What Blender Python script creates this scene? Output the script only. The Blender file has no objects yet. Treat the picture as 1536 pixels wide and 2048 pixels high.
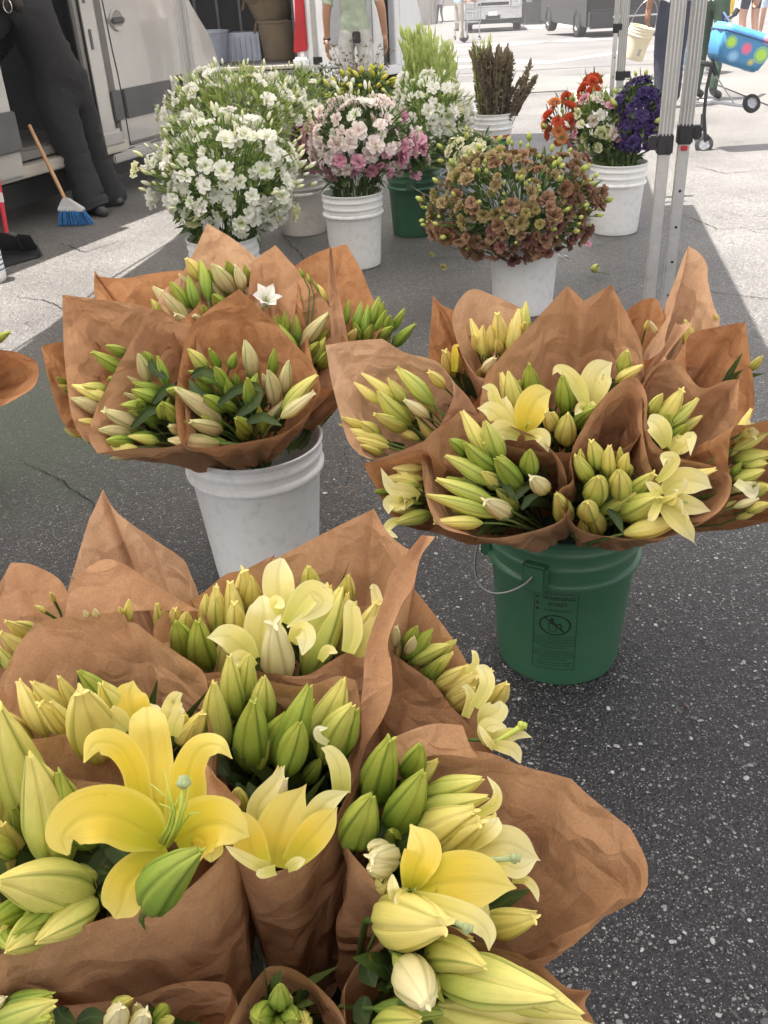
import bpy, bmesh, math, random
from mathutils import Vector, Matrix, noise
import numpy as np
random.seed(7); np.random.seed(7)
SC = bpy.context.scene
COL = SC.collection
rad = math.radians
# ------------------------------------------------------------ camera
CAM_H = 1.32; FOC = 1850.0; PITCH = rad(30.3); ROLL = rad(3.1)
FWD = Vector((0, math.cos(PITCH), -math.sin(PITCH)))
_r0 = Vector((1, 0, 0)); _u0 = _r0.cross(FWD)
RGT = _r0*math.cos(ROLL) - _u0*math.sin(ROLL)
UPV = _u0*math.cos(ROLL) + _r0*math.sin(ROLL)
CAM = Vector((0, 0, CAM_H))
cd = bpy.data.cameras.new('camera'); cam = bpy.data.objects.new('camera', cd); COL.objects.link(cam)
cd.sensor_fit = 'VERTICAL'; cd.sensor_height = 24.0; cd.lens = 24.0*FOC/2048.0
cd.clip_start = 0.02; cd.clip_end = 900
mw = Matrix((RGT, UPV, -FWD)).transposed().to_4x4(); mw.translation = CAM
cam.matrix_world = mw
cd.dof.use_dof = False
SC.camera = cam
# ------------------------------------------------------------ light
SUN_EL = rad(76.5); SUN_AZ = rad(-92)          # azimuth from +Y towards +X: the sun stands over the vans
wd = bpy.data.worlds.new('World'); SC.world = wd; wd.use_nodes = True
nt = wd.node_tree; nt.nodes.clear()
sky = nt.nodes.new('ShaderNodeTexSky'); sky.sky_type = 'NISHITA'; sky.sun_disc = False
sky.sun_elevation = SUN_EL; sky.sun_rotation = SUN_AZ; sky.dust_density = 2.0; sky.air_density = 1.0
bg = nt.nodes.new('ShaderNodeBackground'); bg.inputs[1].default_value = 0.105
wo = nt.nodes.new('ShaderNodeOutputWorld')
hs = nt.nodes.new('ShaderNodeHueSaturation'); hs.inputs['Saturation'].default_value = .42      # a milky summer haze
tn = nt.nodes.new('ShaderNodeMix'); tn.data_type = 'RGBA'; tn.blend_type = 'MULTIPLY'; tn.inputs[0].default_value = 1.0; tn.inputs[7].default_value = (1.10, 1.0, 0.90, 1)
nt.links.new(sky.outputs[0], hs.inputs['Color']); nt.links.new(hs.outputs[0], tn.inputs[6]); nt.links.new(tn.outputs[2], bg.inputs[0]); nt.links.new(bg.outputs[0], wo.inputs[0])
sl = bpy.data.lights.new('sun', 'SUN'); sl.energy = 4.9; sl.angle = rad(0.6); sl.color = (1.0, 0.94, 0.87)
sun = bpy.data.objects.new('sun', sl); COL.objects.link(sun)
sdir = Vector((math.sin(SUN_AZ)*math.cos(SUN_EL), math.cos(SUN_AZ)*math.cos(SUN_EL), math.sin(SUN_EL)))
sun.rotation_euler = (-sdir).to_track_quat('-Z', 'Y').to_euler(); sun.location = (0, 0, 12)
SC.view_settings.view_transform = 'Standard'; SC.view_settings.look = 'None'
SC.view_settings.gamma = 1.0; SC.view_settings.use_curve_mapping = False
SC.view_settings.exposure = 1.85
SC.cycles.max_bounces = 8; SC.cycles.diffuse_bounces = 4; SC.cycles.transmission_bounces = 6
SC.cycles.use_denoising = True
SC.cycles.caustics_reflective = False; SC.cycles.caustics_refractive = False
# ------------------------------------------------------------ measuring helpers (a photo pixel becomes a world point)
def ray(x, y): return FWD + RGT*((x-768)/FOC) - UPV*((y-1024)/FOC)
def atz(x, y, z=0.0):
    d = ray(x, y); return CAM + d*((z-CAM_H)/d.z)
def aty(x, y, Y):
    d = ray(x, y); return CAM + d*(Y/d.y)
def depth(P): return (P-CAM).dot(FWD)
def zg(Y): return -0.03*max(0.0, Y-13.0)       # the street falls away gently beyond the kerb
def atg(x, y):
    P = atz(x, y, 0)
    if P.y <= 13: return P
    d = ray(x, y); k = d.z/d.y
    Y = (0.39-CAM_H)/(k+0.03)
    return CAM + d*(Y/d.y)
# ------------------------------------------------------------ object helpers
def tag(o, label=None, cat=None, group=None, kind=None):
    if label: o['label'] = label
    if cat: o['category'] = cat
    if group: o['group'] = group
    if kind: o['kind'] = kind
    return o
def empty(name, loc=(0, 0, 0), rz=0.0, label=None, cat=None, group=None):
    o = bpy.data.objects.new(name, None); COL.objects.link(o)
    o.location = loc; o.rotation_euler = (0, 0, rz); o.empty_display_size = 0.1
    return tag(o, label, cat, group)
def link(name, me, parent=None, mat=None):
    if mat is not None and not me.materials: me.materials.append(mat)
    o = bpy.data.objects.new(name, me); COL.objects.link(o)
    if parent is not None: o.parent = parent
    return o
def wmat(o):
    """the world matrix of an unevaluated chain of parents"""
    m = o.matrix_basis.copy()
    while o.parent is not None:
        o = o.parent; m = o.matrix_basis @ m
    return m
class MB:
    """collects verts and faces of one mesh"""
    def __init__(s): s.v = []; s.f = []; s.uv = None; s.mi = []
    def add(s, vs, fs, mi=0):
        n = len(s.v); s.v += [tuple(v) for v in vs]; s.f += [tuple(i+n for i in f) for f in fs]; s.mi += [mi]*len(fs)
    def box(s, c, d, M=None, mi=0, bev=0.0):
        x, y, z = [q/2 for q in d]; c = Vector(c)
        vs = [Vector((a*x, b*y, e*z)) for a in (-1, 1) for b in (-1, 1) for e in (-1, 1)]
        if M is not None: vs = [M @ v for v in vs]
        s.add([v+c for v in vs], [(0, 1, 3, 2), (4, 6, 7, 5), (0, 4, 5, 1), (2, 3, 7, 6), (0, 2, 6, 4), (1, 5, 7, 3)], mi)
    def tube(s, pts, r, n=8, mi=0, cap=True):
        pts = [Vector(p) for p in pts]; rs = r if isinstance(r, (list, tuple)) else [r]*len(pts)
        vs = []; fs = []; up = None
        for i, p in enumerate(pts):
            t = (pts[min(i+1, len(pts)-1)]-pts[max(i-1, 0)]).normalized()
            if up is None: up = t.orthogonal().normalized()
            up = (up - t*up.dot(t)); up = up.normalized() if up.length > 1e-6 else t.orthogonal().normalized()
            w = t.cross(up)
            for k in range(n):
                a = 2*math.pi*k/n; vs.append(p+(up*math.cos(a)+w*math.sin(a))*rs[i])
        for i in range(len(pts)-1):
            for k in range(n):
                k2 = (k+1) % n; fs.append((i*n+k, i*n+k2, (i+1)*n+k2, (i+1)*n+k))
        if cap: fs.append(tuple(range(n-1, -1, -1))); fs.append(tuple((len(pts)-1)*n+k for k in range(n)))
        s.add(vs, fs, mi)
    def lathe(s, prof, n=32, c=(0, 0, 0), mi=0, a0=0, a1=2*math.pi):
        c = Vector(c); vs = []; fs = []; full = abs(a1-a0-2*math.pi) < 1e-6; m = n if full else n+1
        for r, z in prof:
            for k in range(m):
                a = a0+(a1-a0)*k/n; vs.append(c+Vector((r*math.cos(a), r*math.sin(a), z)))
        for i in range(len(prof)-1):
            for k in range(n):
                k2 = (k+1) % m; fs.append((i*m+k, i*m+k2, (i+1)*m+k2, (i+1)*m+k))
        s.add(vs, fs, mi)
    def prism(s, poly, y0, y1, mi=0):
        """polygon in x-z pushed from y0 to y1"""
        n = len(poly); vs = [(x, y0, z) for x, z in poly]+[(x, y1, z) for x, z in poly]
        fs = [tuple(range(n)), tuple(range(2*n-1, n-1, -1))]+[(i, i+n, (i+1) % n+n, (i+1) % n) for i in range(n)]
        s.add(vs, fs, mi)
    def mesh(s, name, mats, smooth=False, bevel=0.0, fix=True):
        me = bpy.data.meshes.new(name); me.from_pydata(s.v, [], s.f)
        for m in (mats if isinstance(mats, (list, tuple)) else [mats]): me.materials.append(m)
        if any(s.mi): me.polygons.foreach_set('material_index', s.mi)
        if fix or bevel:
            bm = bmesh.new(); bm.from_mesh(me)
            if fix: bmesh.ops.recalc_face_normals(bm, faces=bm.faces)
            if bevel:
                es = [e for e in bm.edges if len(e.link_faces) == 2 and e.calc_face_angle(0) > 0.6]
                bmesh.ops.bevel(bm, geom=es, offset=bevel, segments=2, affect='EDGES', clamp_overlap=True)
            bm.to_mesh(me); bm.free()
        if smooth:
            me.polygons.foreach_set('use_smooth', [True]*len(me.polygons))
            if smooth != 'all':
                try: me.set_sharp_from_angle(angle=rad(38))
                except Exception: pass
        me.update(); return me
    def build(s, name, mats, parent=None, smooth=False, bevel=0.0, fix=True):
        return link(name, s.mesh(name, mats, smooth, bevel, fix), parent)
# ------------------------------------------------------------ materials
def newmat(name):
    m = bpy.data.materials.new(name); m.use_nodes = True; n = m.node_tree; n.nodes.clear()
    out = n.nodes.new('ShaderNodeOutputMaterial'); b = n.nodes.new('ShaderNodeBsdfPrincipled')
    n.links.new(b.outputs[0], out.inputs[0]); return m, n, b, out
def N(n, t, **k):
    q = n.nodes.new(t)
    for a, v in k.items():
        if a.startswith('i_'): q.inputs[int(a[2:])].default_value = v
        else: setattr(q, a, v)
    return q
def ramp(n, src, stops, interp='LINEAR'):
    r = n.nodes.new('ShaderNodeValToRGB'); r.color_ramp.interpolation = interp
    e = r.color_ramp.elements
    while len(e) < len(stops): e.new(0.5)
    for i, (p, c) in enumerate(stops):
        e[i].position = p; e[i].color = (c, c, c, 1) if isinstance(c, (int, float)) else (*c, 1)
    if src is not None: n.links.new(src, r.inputs[0])
    return r
def mixc(n, fac, a, b, mode='MIX'):
    m = n.nodes.new('ShaderNodeMix'); m.data_type = 'RGBA'; m.blend_type = mode
    for s_, i in ((fac, 0), (a, 6), (b, 7)):
        if hasattr(s_, 'links'): n.links.new(s_, m.inputs[i])
        else: m.inputs[i].default_value = s_ if i == 0 else (*s_, 1)
    return m.outputs[2]
def math_(n, op, a, b=0.0):
    m = n.nodes.new('ShaderNodeMath'); m.operation = op
    for i, q in enumerate((a, b)):
        if hasattr(q, 'links'): n.links.new(q, m.inputs[i])
        else: m.inputs[i].default_value = q
    return m.outputs[0]
def simple(name, col, rough=0.5, metal=0.0, var=0.12, scale=8.0, bump=0.0, bscale=60, spec=0.5, dirt=None, coat=0.0, transl=0.0):
    m, n, b, out = newmat(name)
    tc = N(n, 'ShaderNodeTexCoord'); ns = N(n, 'ShaderNodeTexNoise'); ns.inputs['Scale'].default_value = scale; ns.inputs['Detail'].default_value = 5
    n.links.new(tc.outputs['Object'], ns.inputs[0])
    lo = tuple(c*(1-var) for c in col); hi = tuple(min(1, c*(1+var)) for c in col)
    r = ramp(n, ns.outputs[0], [(0.3, lo), (0.7, hi)]); c = r.outputs[0]
    if dirt:
        n2 = N(n, 'ShaderNodeTexNoise'); n2.inputs['Scale'].default_value = dirt[1]; n2.inputs['Detail'].default_value = 8; n2.inputs['Roughness'].default_value = .7
        n.links.new(tc.outputs['Object'], n2.inputs[0])
        r2 = ramp(n, n2.outputs[0], [(0.50, 0.0), (0.60, dirt[2]*.35), (0.72, dirt[2])])
        c = mixc(n, r2.outputs[0], c, dirt[0])
    n.links.new(c, b.inputs['Base Color'])
    b.inputs['Roughness'].default_value = rough; b.inputs['Metallic'].default_value = metal
    b.inputs['Specular IOR Level'].default_value = spec; b.inputs['Coat Weight'].default_value = coat
    if bump:
        n3 = N(n, 'ShaderNodeTexNoise'); n3.inputs['Scale'].default_value = bscale; n3.inputs['Detail'].default_value = 4
        n.links.new(tc.outputs['Object'], n3.inputs[0])
        bp = N(n, 'ShaderNodeBump'); bp.inputs['Strength'].default_value = bump; bp.inputs['Distance'].default_value = 0.01
        n.links.new(n3.outputs[0], bp.inputs['Height']); n.links.new(bp.outputs[0], b.inputs['Normal'])
    if transl:
        t = N(n, 'ShaderNodeBsdfTranslucent'); n.links.new(c, t.inputs[0])
        ms = N(n, 'ShaderNodeMixShader'); ms.inputs[0].default_value = transl
        n.links.new(b.outputs[0], ms.inputs[1]); n.links.new(t.outputs[0], ms.inputs[2]); n.links.new(ms.outputs[0], out.inputs[0])
    return m
def petal_mat(name, base, mid, tip, vein, transl=0.35, rough=0.45, rand=0.12, bump=.07, vs=.75, edge=.0):
    """colour runs along the petal (UV v), a vein runs down the middle (UV u = .5)"""
    m, n, b, out = newmat(name)
    uv = N(n, 'ShaderNodeUVMap'); sp = N(n, 'ShaderNodeSeparateXYZ'); n.links.new(uv.outputs[0], sp.inputs[0])
    oi = N(n, 'ShaderNodeObjectInfo')
    tc = N(n, 'ShaderNodeTexCoord'); ns = N(n, 'ShaderNodeTexNoise'); ns.inputs['Scale'].default_value = 14; ns.inputs['Detail'].default_value = 3
    n.links.new(tc.outputs['Object'], ns.inputs[0])
    v = math_(n, 'ADD', sp.outputs[1], math_(n, 'MULTIPLY', math_(n, 'SUBTRACT', ns.outputs[0], 0.5), 0.35))
    v = math_(n, 'ADD', v, math_(n, 'MULTIPLY', math_(n, 'SUBTRACT', oi.outputs['Random'], 0.5), rand*2.5))
    r = ramp(n, v, [(0.0, base), (0.45, mid), (0.95, tip)])
    d = math_(n, 'ABSOLUTE', math_(n, 'SUBTRACT', math_(n, 'FRACT', sp.outputs[0]), 0.5))
    vr = ramp(n, d, [(0.0, vs), (0.03, vs*.55), (0.10, 0.0)])
    er = ramp(n, d, [(0.36, 0.0), (0.485, edge)])
    c = mixc(n, er.outputs[0], r.outputs[0], tip)
    c = mixc(n, vr.outputs[0], c, vein)
    # fine streaks along the petal
    mp = N(n, 'ShaderNodeMapping'); mp.inputs['Scale'].default_value = (60, 2.5, 1); n.links.new(uv.outputs[0], mp.inputs[0])
    st = N(n, 'ShaderNodeTexNoise'); st.inputs['Scale'].default_value = 1.0; st.inputs['Detail'].default_value = 3; n.links.new(mp.outputs[0], st.inputs[0])
    sr = ramp(n, st.outputs[0], [(0.3, 0.93), (0.7, 1.03)])
    c = mixc(n, 1.0, c, sr.outputs[0], 'MULTIPLY')
    # small brown bruises, as on handled flowers
    n2 = N(n, 'ShaderNodeTexNoise'); n2.inputs['Scale'].default_value = 70; n2.inputs['Detail'].default_value = 2; n.links.new(tc.outputs['Object'], n2.inputs[0])
    br = ramp(n, n2.outputs[0], [(0.70, 0.0), (0.78, 0.5)])
    c = mixc(n, br.outputs[0], c, (0.30, 0.16, 0.03))
    n.links.new(c, b.inputs['Base Color']); b.inputs['Roughness'].default_value = rough
    b.inputs['Specular IOR Level'].default_value = 0.35
    bp = N(n, 'ShaderNodeBump'); bp.inputs['Strength'].default_value = bump; bp.inputs['Distance'].default_value = 0.002
    n.links.new(st.outputs[0], bp.inputs['Height']); n.links.new(bp.outputs[0], b.inputs['Normal'])
    t = N(n, 'ShaderNodeBsdfTranslucent'); n.links.new(c, t.inputs[0])
    ms = N(n, 'ShaderNodeMixShader'); ms.inputs[0].default_value = transl
    n.links.new(b.outputs[0], ms.inputs[1]); n.links.new(t.outputs[0], ms.inputs[2]); n.links.new(ms.outputs[0], out.inputs[0])
    return m
M = {}
YL = (0.84, 0.60, 0.075); YP = (0.88, 0.74, 0.26); GR = (0.16, 0.27, 0.035); GM = (0.42, 0.50, 0.07)
M['bud_green'] = petal_mat('bud_green', (0.13, 0.22, 0.035), (0.26, 0.38, 0.05), (0.46, 0.50, 0.09), (0.085, 0.15, 0.02), .15, vs=.85, edge=.35)
M['bud_mid'] = petal_mat('bud_mid', (0.32, 0.42, 0.07), (0.56, 0.60, 0.13), (0.84, 0.74, 0.23), (0.20, 0.27, 0.035), .18, vs=.85, edge=.6)
M['bud_yellow'] = petal_mat('bud_yellow', (0.60, 0.62, 0.14), (0.86, 0.76, 0.22), (0.92, 0.79, 0.30), (0.40, 0.38, 0.06), .25, vs=.8, edge=.6)
M['bud_cream'] = petal_mat('bud_cream', (0.60, 0.58, 0.22), (0.86, 0.78, 0.42), (0.90, 0.82, 0.52), (0.50, 0.46, 0.14), .25, vs=.7, edge=.5)
M['bud_pink'] = petal_mat('bud_pink', (0.38, 0.36, 0.14), (0.56, 0.43, 0.23), (0.74, 0.70, 0.34), (0.20, 0.27, 0.05), .18, vs=.85, edge=.5)
M['petal_yellow'] = petal_mat('petal_yellow', (0.56, 0.56, 0.04), (0.88, 0.66, 0.07), (0.92, 0.78, 0.24), (0.70, 0.56, 0.06), .42, rand=.05, vs=.5, edge=.4)
M['petal_pale'] = petal_mat('petal_pale', (0.64, 0.64, 0.14), (0.90, 0.80, 0.30), (0.92, 0.86, 0.48), (0.70, 0.66, 0.20), .42, rand=.05, vs=.5, edge=.4)
M['petal_cream'] = petal_mat('petal_cream', (0.74, 0.72, 0.34), (0.88, 0.83, 0.55), (0.90, 0.86, 0.64), (0.70, 0.66, 0.30), .35, rand=.05)
M['petal_white'] = petal_mat('petal_white', (0.66, 0.70, 0.40), (0.86, 0.85, 0.78), (0.90, 0.89, 0.85), (0.62, 0.66, 0.42), .3, rand=.05)
M['leaf'] = petal_mat('leaf', (0.022, 0.042, 0.008), (0.036, 0.066, 0.011), (0.060, 0.098, 0.018), (0.08, 0.12, 0.035), .15, .55)
M['stem'] = simple('stem', (0.10, 0.17, 0.035), .5, transl=.05)
M['stigma'] = simple('stigma', (0.36, 0.42, 0.20), .8)
M['filament'] = simple('filament', (0.52, 0.60, 0.10), .5, transl=.2)

def kraft(name, a, b_, hi, glow=.22):
    m, n, b, out = newmat(name)
    tc = N(n, 'ShaderNodeTexCoord'); geo = N(n, 'ShaderNodeNewGeometry')
    n1 = N(n, 'ShaderNodeTexNoise'); n1.inputs['Scale'].default_value = 95; n1.inputs['Detail'].default_value = 6; n1.inputs['Roughness'].default_value = .75
    n2 = N(n, 'ShaderNodeTexNoise'); n2.inputs['Scale'].default_value = 9; n2.inputs['Detail'].default_value = 4
    n3 = N(n, 'ShaderNodeTexNoise'); n3.inputs['Scale'].default_value = 420; n3.inputs['Detail'].default_value = 3
    for q in (n1, n2, n3): n.links.new(tc.outputs['Object'], q.inputs[0])
    r1 = ramp(n, n1.outputs[0], [(0.30, tuple(q*.98 for q in a)), (0.70, tuple(min(1, q*1.02) for q in b_))])
    r2 = ramp(n, n2.outputs[0], [(0.35, 0.10), (0.75, 0.42)])
    c = mixc(n, r2.outputs[0], r1.outputs[0], hi)
    r3 = ramp(n, n3.outputs[0], [(0.3, 0.88), (0.7, 1.08)])
    c = mixc(n, 1.0, c, r3.outputs[0], 'MULTIPLY')
    # damp, darker patches where wet leaves have lain against the sheet
    n4 = N(n, 'ShaderNodeTexNoise'); n4.inputs['Scale'].default_value = 5.5; n4.inputs['Detail'].default_value = 6; n4.inputs['Distortion'].default_value = .6
    n.links.new(tc.outputs['Object'], n4.inputs[0])
    r4 = ramp(n, n4.outputs[0], [(0.52, 0.0), (0.70, 0.09)])
    c = mixc(n, r4.outputs[0], c, (0.27, 0.125, 0.045))
    n.links.new(c, b.inputs['Base Color']); b.inputs['Roughness'].default_value = 0.78; b.inputs['Specular IOR Level'].default_value = .25
    # soft creases: warped ridges
    n5 = N(n, 'ShaderNodeTexNoise'); n5.inputs['Scale'].default_value = 7; n5.inputs['Detail'].default_value = 2; n5.inputs['Distortion'].default_value = .3
    n.links.new(tc.outputs['Object'], n5.inputs[0])
    wv = N(n, 'ShaderNodeVectorMath', operation='SCALE'); wv.inputs['Scale'].default_value = .16; n.links.new(n5.outputs['Color'], wv.inputs[0])
    wa = N(n, 'ShaderNodeVectorMath', operation='ADD'); n.links.new(tc.outputs['Object'], wa.inputs[0]); n.links.new(wv.outputs[0], wa.inputs[1])
    def facets(sc, metric):
        v = N(n, 'ShaderNodeTexVoronoi'); v.feature = 'F1'; v.distance = metric; v.inputs['Scale'].default_value = sc; n.links.new(wa.outputs[0], v.inputs[0]); return v.outputs['Distance']
    rr = math_(n, 'ADD', math_(n, 'MULTIPLY', facets(9, 'MANHATTAN'), 1.0), math_(n, 'MULTIPLY', facets(23, 'CHEBYCHEV'), .42))
    h = math_(n, 'ADD', rr, math_(n, 'MULTIPLY', n3.outputs[0], .03))
    bp = N(n, 'ShaderNodeBump'); bp.inputs['Strength'].default_value = .62; bp.inputs['Distance'].default_value = .024
    n.links.new(h, bp.inputs['Height']); n.links.new(bp.outputs[0], b.inputs['Normal'])
    t = N(n, 'ShaderNodeBsdfTranslucent'); n.links.new(c, t.inputs[0])
    ms = N(n, 'ShaderNodeMixShader'); ms.inputs[0].default_value = glow
    n.links.new(b.outputs[0], ms.inputs[1]); n.links.new(t.outputs[0], ms.inputs[2]); n.links.new(ms.outputs[0], out.inputs[0])
    return m
M['kraft'] = kraft('kraft', (0.44, 0.225, 0.108), (0.53, 0.295, 0.155), (0.57, 0.345, 0.20))
M['kraft_pale'] = kraft('kraft_pale', (0.53, 0.31, 0.175), (0.60, 0.37, 0.22), (0.64, 0.42, 0.265))
M['kraft_deep'] = kraft('kraft_deep', (0.39, 0.17, 0.07), (0.49, 0.24, 0.105), (0.53, 0.285, 0.14))
# ============================================================ the ground
def asphalt():
    m, n, b, out = newmat('asphalt')
    geo = N(n, 'ShaderNodeNewGeometry'); pos = geo.outputs['Position']
    def vor(sc, feat='F1'):
        v = N(n, 'ShaderNodeTexVoronoi'); v.feature = feat; v.inputs['Scale'].default_value = sc; n.links.new(wp, v.inputs[0]); return v
    wn = N(n, 'ShaderNodeTexNoise'); wn.inputs['Scale'].default_value = 90; wn.inputs['Detail'].default_value = 2; n.links.new(pos, wn.inputs[0])
    va = N(n, 'ShaderNodeVectorMath', operation='SCALE'); va.inputs['Scale'].default_value = .006; n.links.new(wn.outputs['Color'], va.inputs[0])
    vb = N(n, 'ShaderNodeVectorMath', operation='ADD'); n.links.new(pos, vb.inputs[0]); n.links.new(va.outputs[0], vb.inputs[1]); wp = vb.outputs[0]
    res = []
    for sc, thr in ((105, .74), (180, .64), (300, .52)):
        v = vor(sc); cell = v.outputs['Color']; dist = v.outputs['Distance']
        sp = N(n, 'ShaderNodeSeparateColor'); n.links.new(cell, sp.inputs[0])
        pick = ramp(n, sp.outputs[0], [(thr, 0.0), (thr+.01, 1.0)])
        rr = ramp(n, dist, [(0.26, 1.0), (0.42, 0.0)])
        mask = math_(n, 'MULTIPLY', pick.outputs[0], rr.outputs[0])
        tone = ramp(n, sp.outputs[1], [(0.0, (0.035, 0.034, 0.036)), (0.55, (0.12, 0.118, 0.116)), (1.0, (0.46, 0.45, 0.43))])
        res.append((mask, tone.outputs[0], dist))
    n1 = N(n, 'ShaderNodeTexNoise'); n1.inputs['Scale'].default_value = 400; n1.inputs['Detail'].default_value = 4; n.links.new(pos, n1.inputs[0])
    n2 = N(n, 'ShaderNodeTexNoise'); n2.inputs['Scale'].default_value = 1.1; n2.inputs['Detail'].default_value = 7; n.links.new(pos, n2.inputs[0])
    base = ramp(n, n1.outputs[0], [(0.3, (0.009, 0.008, 0.010)), (0.7, (0.034, 0.031, 0.034))]).outputs[0]
    # weathered paler away from the stall; far tone also raised to look sunlit
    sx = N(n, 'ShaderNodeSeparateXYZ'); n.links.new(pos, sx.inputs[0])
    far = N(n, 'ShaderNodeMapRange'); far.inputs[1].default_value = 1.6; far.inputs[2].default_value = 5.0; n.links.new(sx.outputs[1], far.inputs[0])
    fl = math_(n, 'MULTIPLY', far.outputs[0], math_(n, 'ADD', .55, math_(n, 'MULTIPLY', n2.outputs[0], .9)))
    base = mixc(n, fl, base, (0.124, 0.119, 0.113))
    sc2 = N(n, 'ShaderNodeSeparateColor'); vv = vor(210); n.links.new(vv.outputs['Color'], sc2.inputs[0])
    spk = ramp(n, sc2.outputs[2], [(0.0, 0.50), (0.35, 0.78), (0.8, 1.15), (1.0, 1.95)])
    base = mixc(n, 1.0, base, spk.outputs[0], 'MULTIPLY')
    n7 = N(n, 'ShaderNodeTexNoise'); n7.inputs['Scale'].default_value = 38; n7.inputs['Detail'].default_value = 5; n7.inputs['Roughness'].default_value = .8; n.links.new(pos, n7.inputs[0])
    r7 = ramp(n, n7.outputs[0], [(0.35, 0.70), (0.65, 1.30)]); base = mixc(n, 1.0, base, r7.outputs[0], 'MULTIPLY')
    c = base
    for mask, tone, _ in reversed(res): c = mixc(n, mask, c, tone)
    r2 = ramp(n, n2.outputs[0], [(0.3, 0.70), (0.7, 1.25)])
    c = mixc(n, 1.0, c, r2.outputs[0], 'MULTIPLY')
    # green paint worn into the ground left of the white bucket
    P0 = atz(40, 880)
    vs = N(n, 'ShaderNodeVectorMath', operation='SUBTRACT'); vs.inputs[1].default_value = (P0.x-.15, P0.y+.1, 0); n.links.new(pos, vs.inputs[0])
    vl = N(n, 'ShaderNodeVectorMath', operation='LENGTH'); n.links.new(vs.outputs[0], vl.inputs[0])
    n3 = N(n, 'ShaderNodeTexNoise'); n3.inputs['Scale'].default_value = 7; n3.inputs['Detail'].default_value = 8; n3.inputs['Roughness'].default_value = .75; n.links.new(pos, n3.inputs[0])
    g = math_(n, 'SUBTRACT', math_(n, 'ADD', math_(n, 'MULTIPLY', n3.outputs[0], 1.5), .20), math_(n, 'MULTIPLY', vl.outputs['Value'], .95))
    gr = ramp(n, g, [(0.1, 0.0), (0.75, 0.62)])
    c = mixc(n, gr.outputs[0], c, (0.055, 0.085, 0.045))
    # hairline cracks
    n4 = N(n, 'ShaderNodeTexNoise'); n4.inputs['Scale'].default_value = 1.4; n4.inputs['Detail'].default_value = 7; n4.inputs['Roughness'].default_value = .62; n.links.new(pos, n4.inputs[0])
    ck = math_(n, 'ABSOLUTE', math_(n, 'SUBTRACT', n4.outputs[0], .5))
    n5 = N(n, 'ShaderNodeTexNoise'); n5.inputs['Scale'].default_value = .6; n.links.new(pos, n5.inputs[0])
    on = ramp(n, n5.outputs[0], [(0.58, 0.0), (0.66, .7)])
    cr = ramp(n, ck, [(0.0, 1.0), (0.0035, 0.8), (0.007, 0.0)])
    cm = math_(n, 'MULTIPLY', cr.outputs[0], on.outputs[0])
    c = mixc(n, cm, c, (0.012, 0.011, 0.011))
    n.links.new(c, b.inputs['Base Color'])
    b.inputs['Roughness'].default_value = .46; b.inputs['Specular IOR Level'].default_value = .5
    dome = lambda d, a: math_(n, 'MULTIPLY', math_(n, 'SUBTRACT', .5, math_(n, 'MINIMUM', d, .5)), a)
    h = math_(n, 'ADD', math_(n, 'MULTIPLY', res[0][0], .5), math_(n, 'MULTIPLY', res[1][0], .4))
    h = math_(n, 'ADD', h, math_(n, 'ADD', dome(res[0][2], 2.6), dome(res[1][2], 2.0)))
    h = math_(n, 'ADD', h, math_(n, 'MULTIPLY', n1.outputs[0], 1.1)); h = math_(n, 'SUBTRACT', h, math_(n, 'MULTIPLY', cm, 2.5))
    bp = N(n, 'ShaderNodeBump'); bp.inputs['Strength'].default_value = .9; bp.inputs['Distance'].default_value = .003
    n.links.new(h, bp.inputs['Height']); n.links.new(bp.outputs[0], b.inputs['Normal'])
    return m
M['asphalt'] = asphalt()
def speck(name, a, b_, sc=120, rough=.8):
    m, n, b, out = newmat(name)
    geo = N(n, 'ShaderNodeNewGeometry'); n1 = N(n, 'ShaderNodeTexNoise'); n1.inputs['Scale'].default_value = sc; n1.inputs['Detail'].default_value = 6; n.links.new(geo.outputs['Position'], n1.inputs[0])
    n2 = N(n, 'ShaderNodeTexNoise'); n2.inputs['Scale'].default_value = .9; n2.inputs['Detail'].default_value = 6; n.links.new(geo.outputs['Position'], n2.inputs[0])
    r = ramp(n, n1.outputs[0], [(0.3, a), (0.7, b_)]); r2 = ramp(n, n2.outputs[0], [(0.3, .8), (0.7, 1.15)])
    c = mixc(n, 1.0, r.outputs[0], r2.outputs[0], 'MULTIPLY'); n.links.new(c, b.inputs['Base Color']); b.inputs['Roughness'].default_value = rough
    bp = N(n, 'ShaderNodeBump'); bp.inputs['Strength'].default_value = .3; bp.inputs['Distance'].default_value = .004
    n.links.new(n1.outputs[0], bp.inputs['Height']); n.links.new(bp.outputs[0], b.inputs['Normal'])
    return m
M['street'] = speck('street', (0.085, 0.082, 0.082), (0.128, 0.125, 0.125))
M['concrete'] = speck('concrete', (0.095, 0.092, 0.087), (0.15, 0.145, 0.138), 60)
M['road_paint'] = speck('road_paint', (0.20, 0.20, 0.197), (0.30, 0.30, 0.295), 40)
M['stucco'] = speck('stucco', (0.36, 0.33, 0.29), (0.44, 0.41, 0.37), 30)

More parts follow.
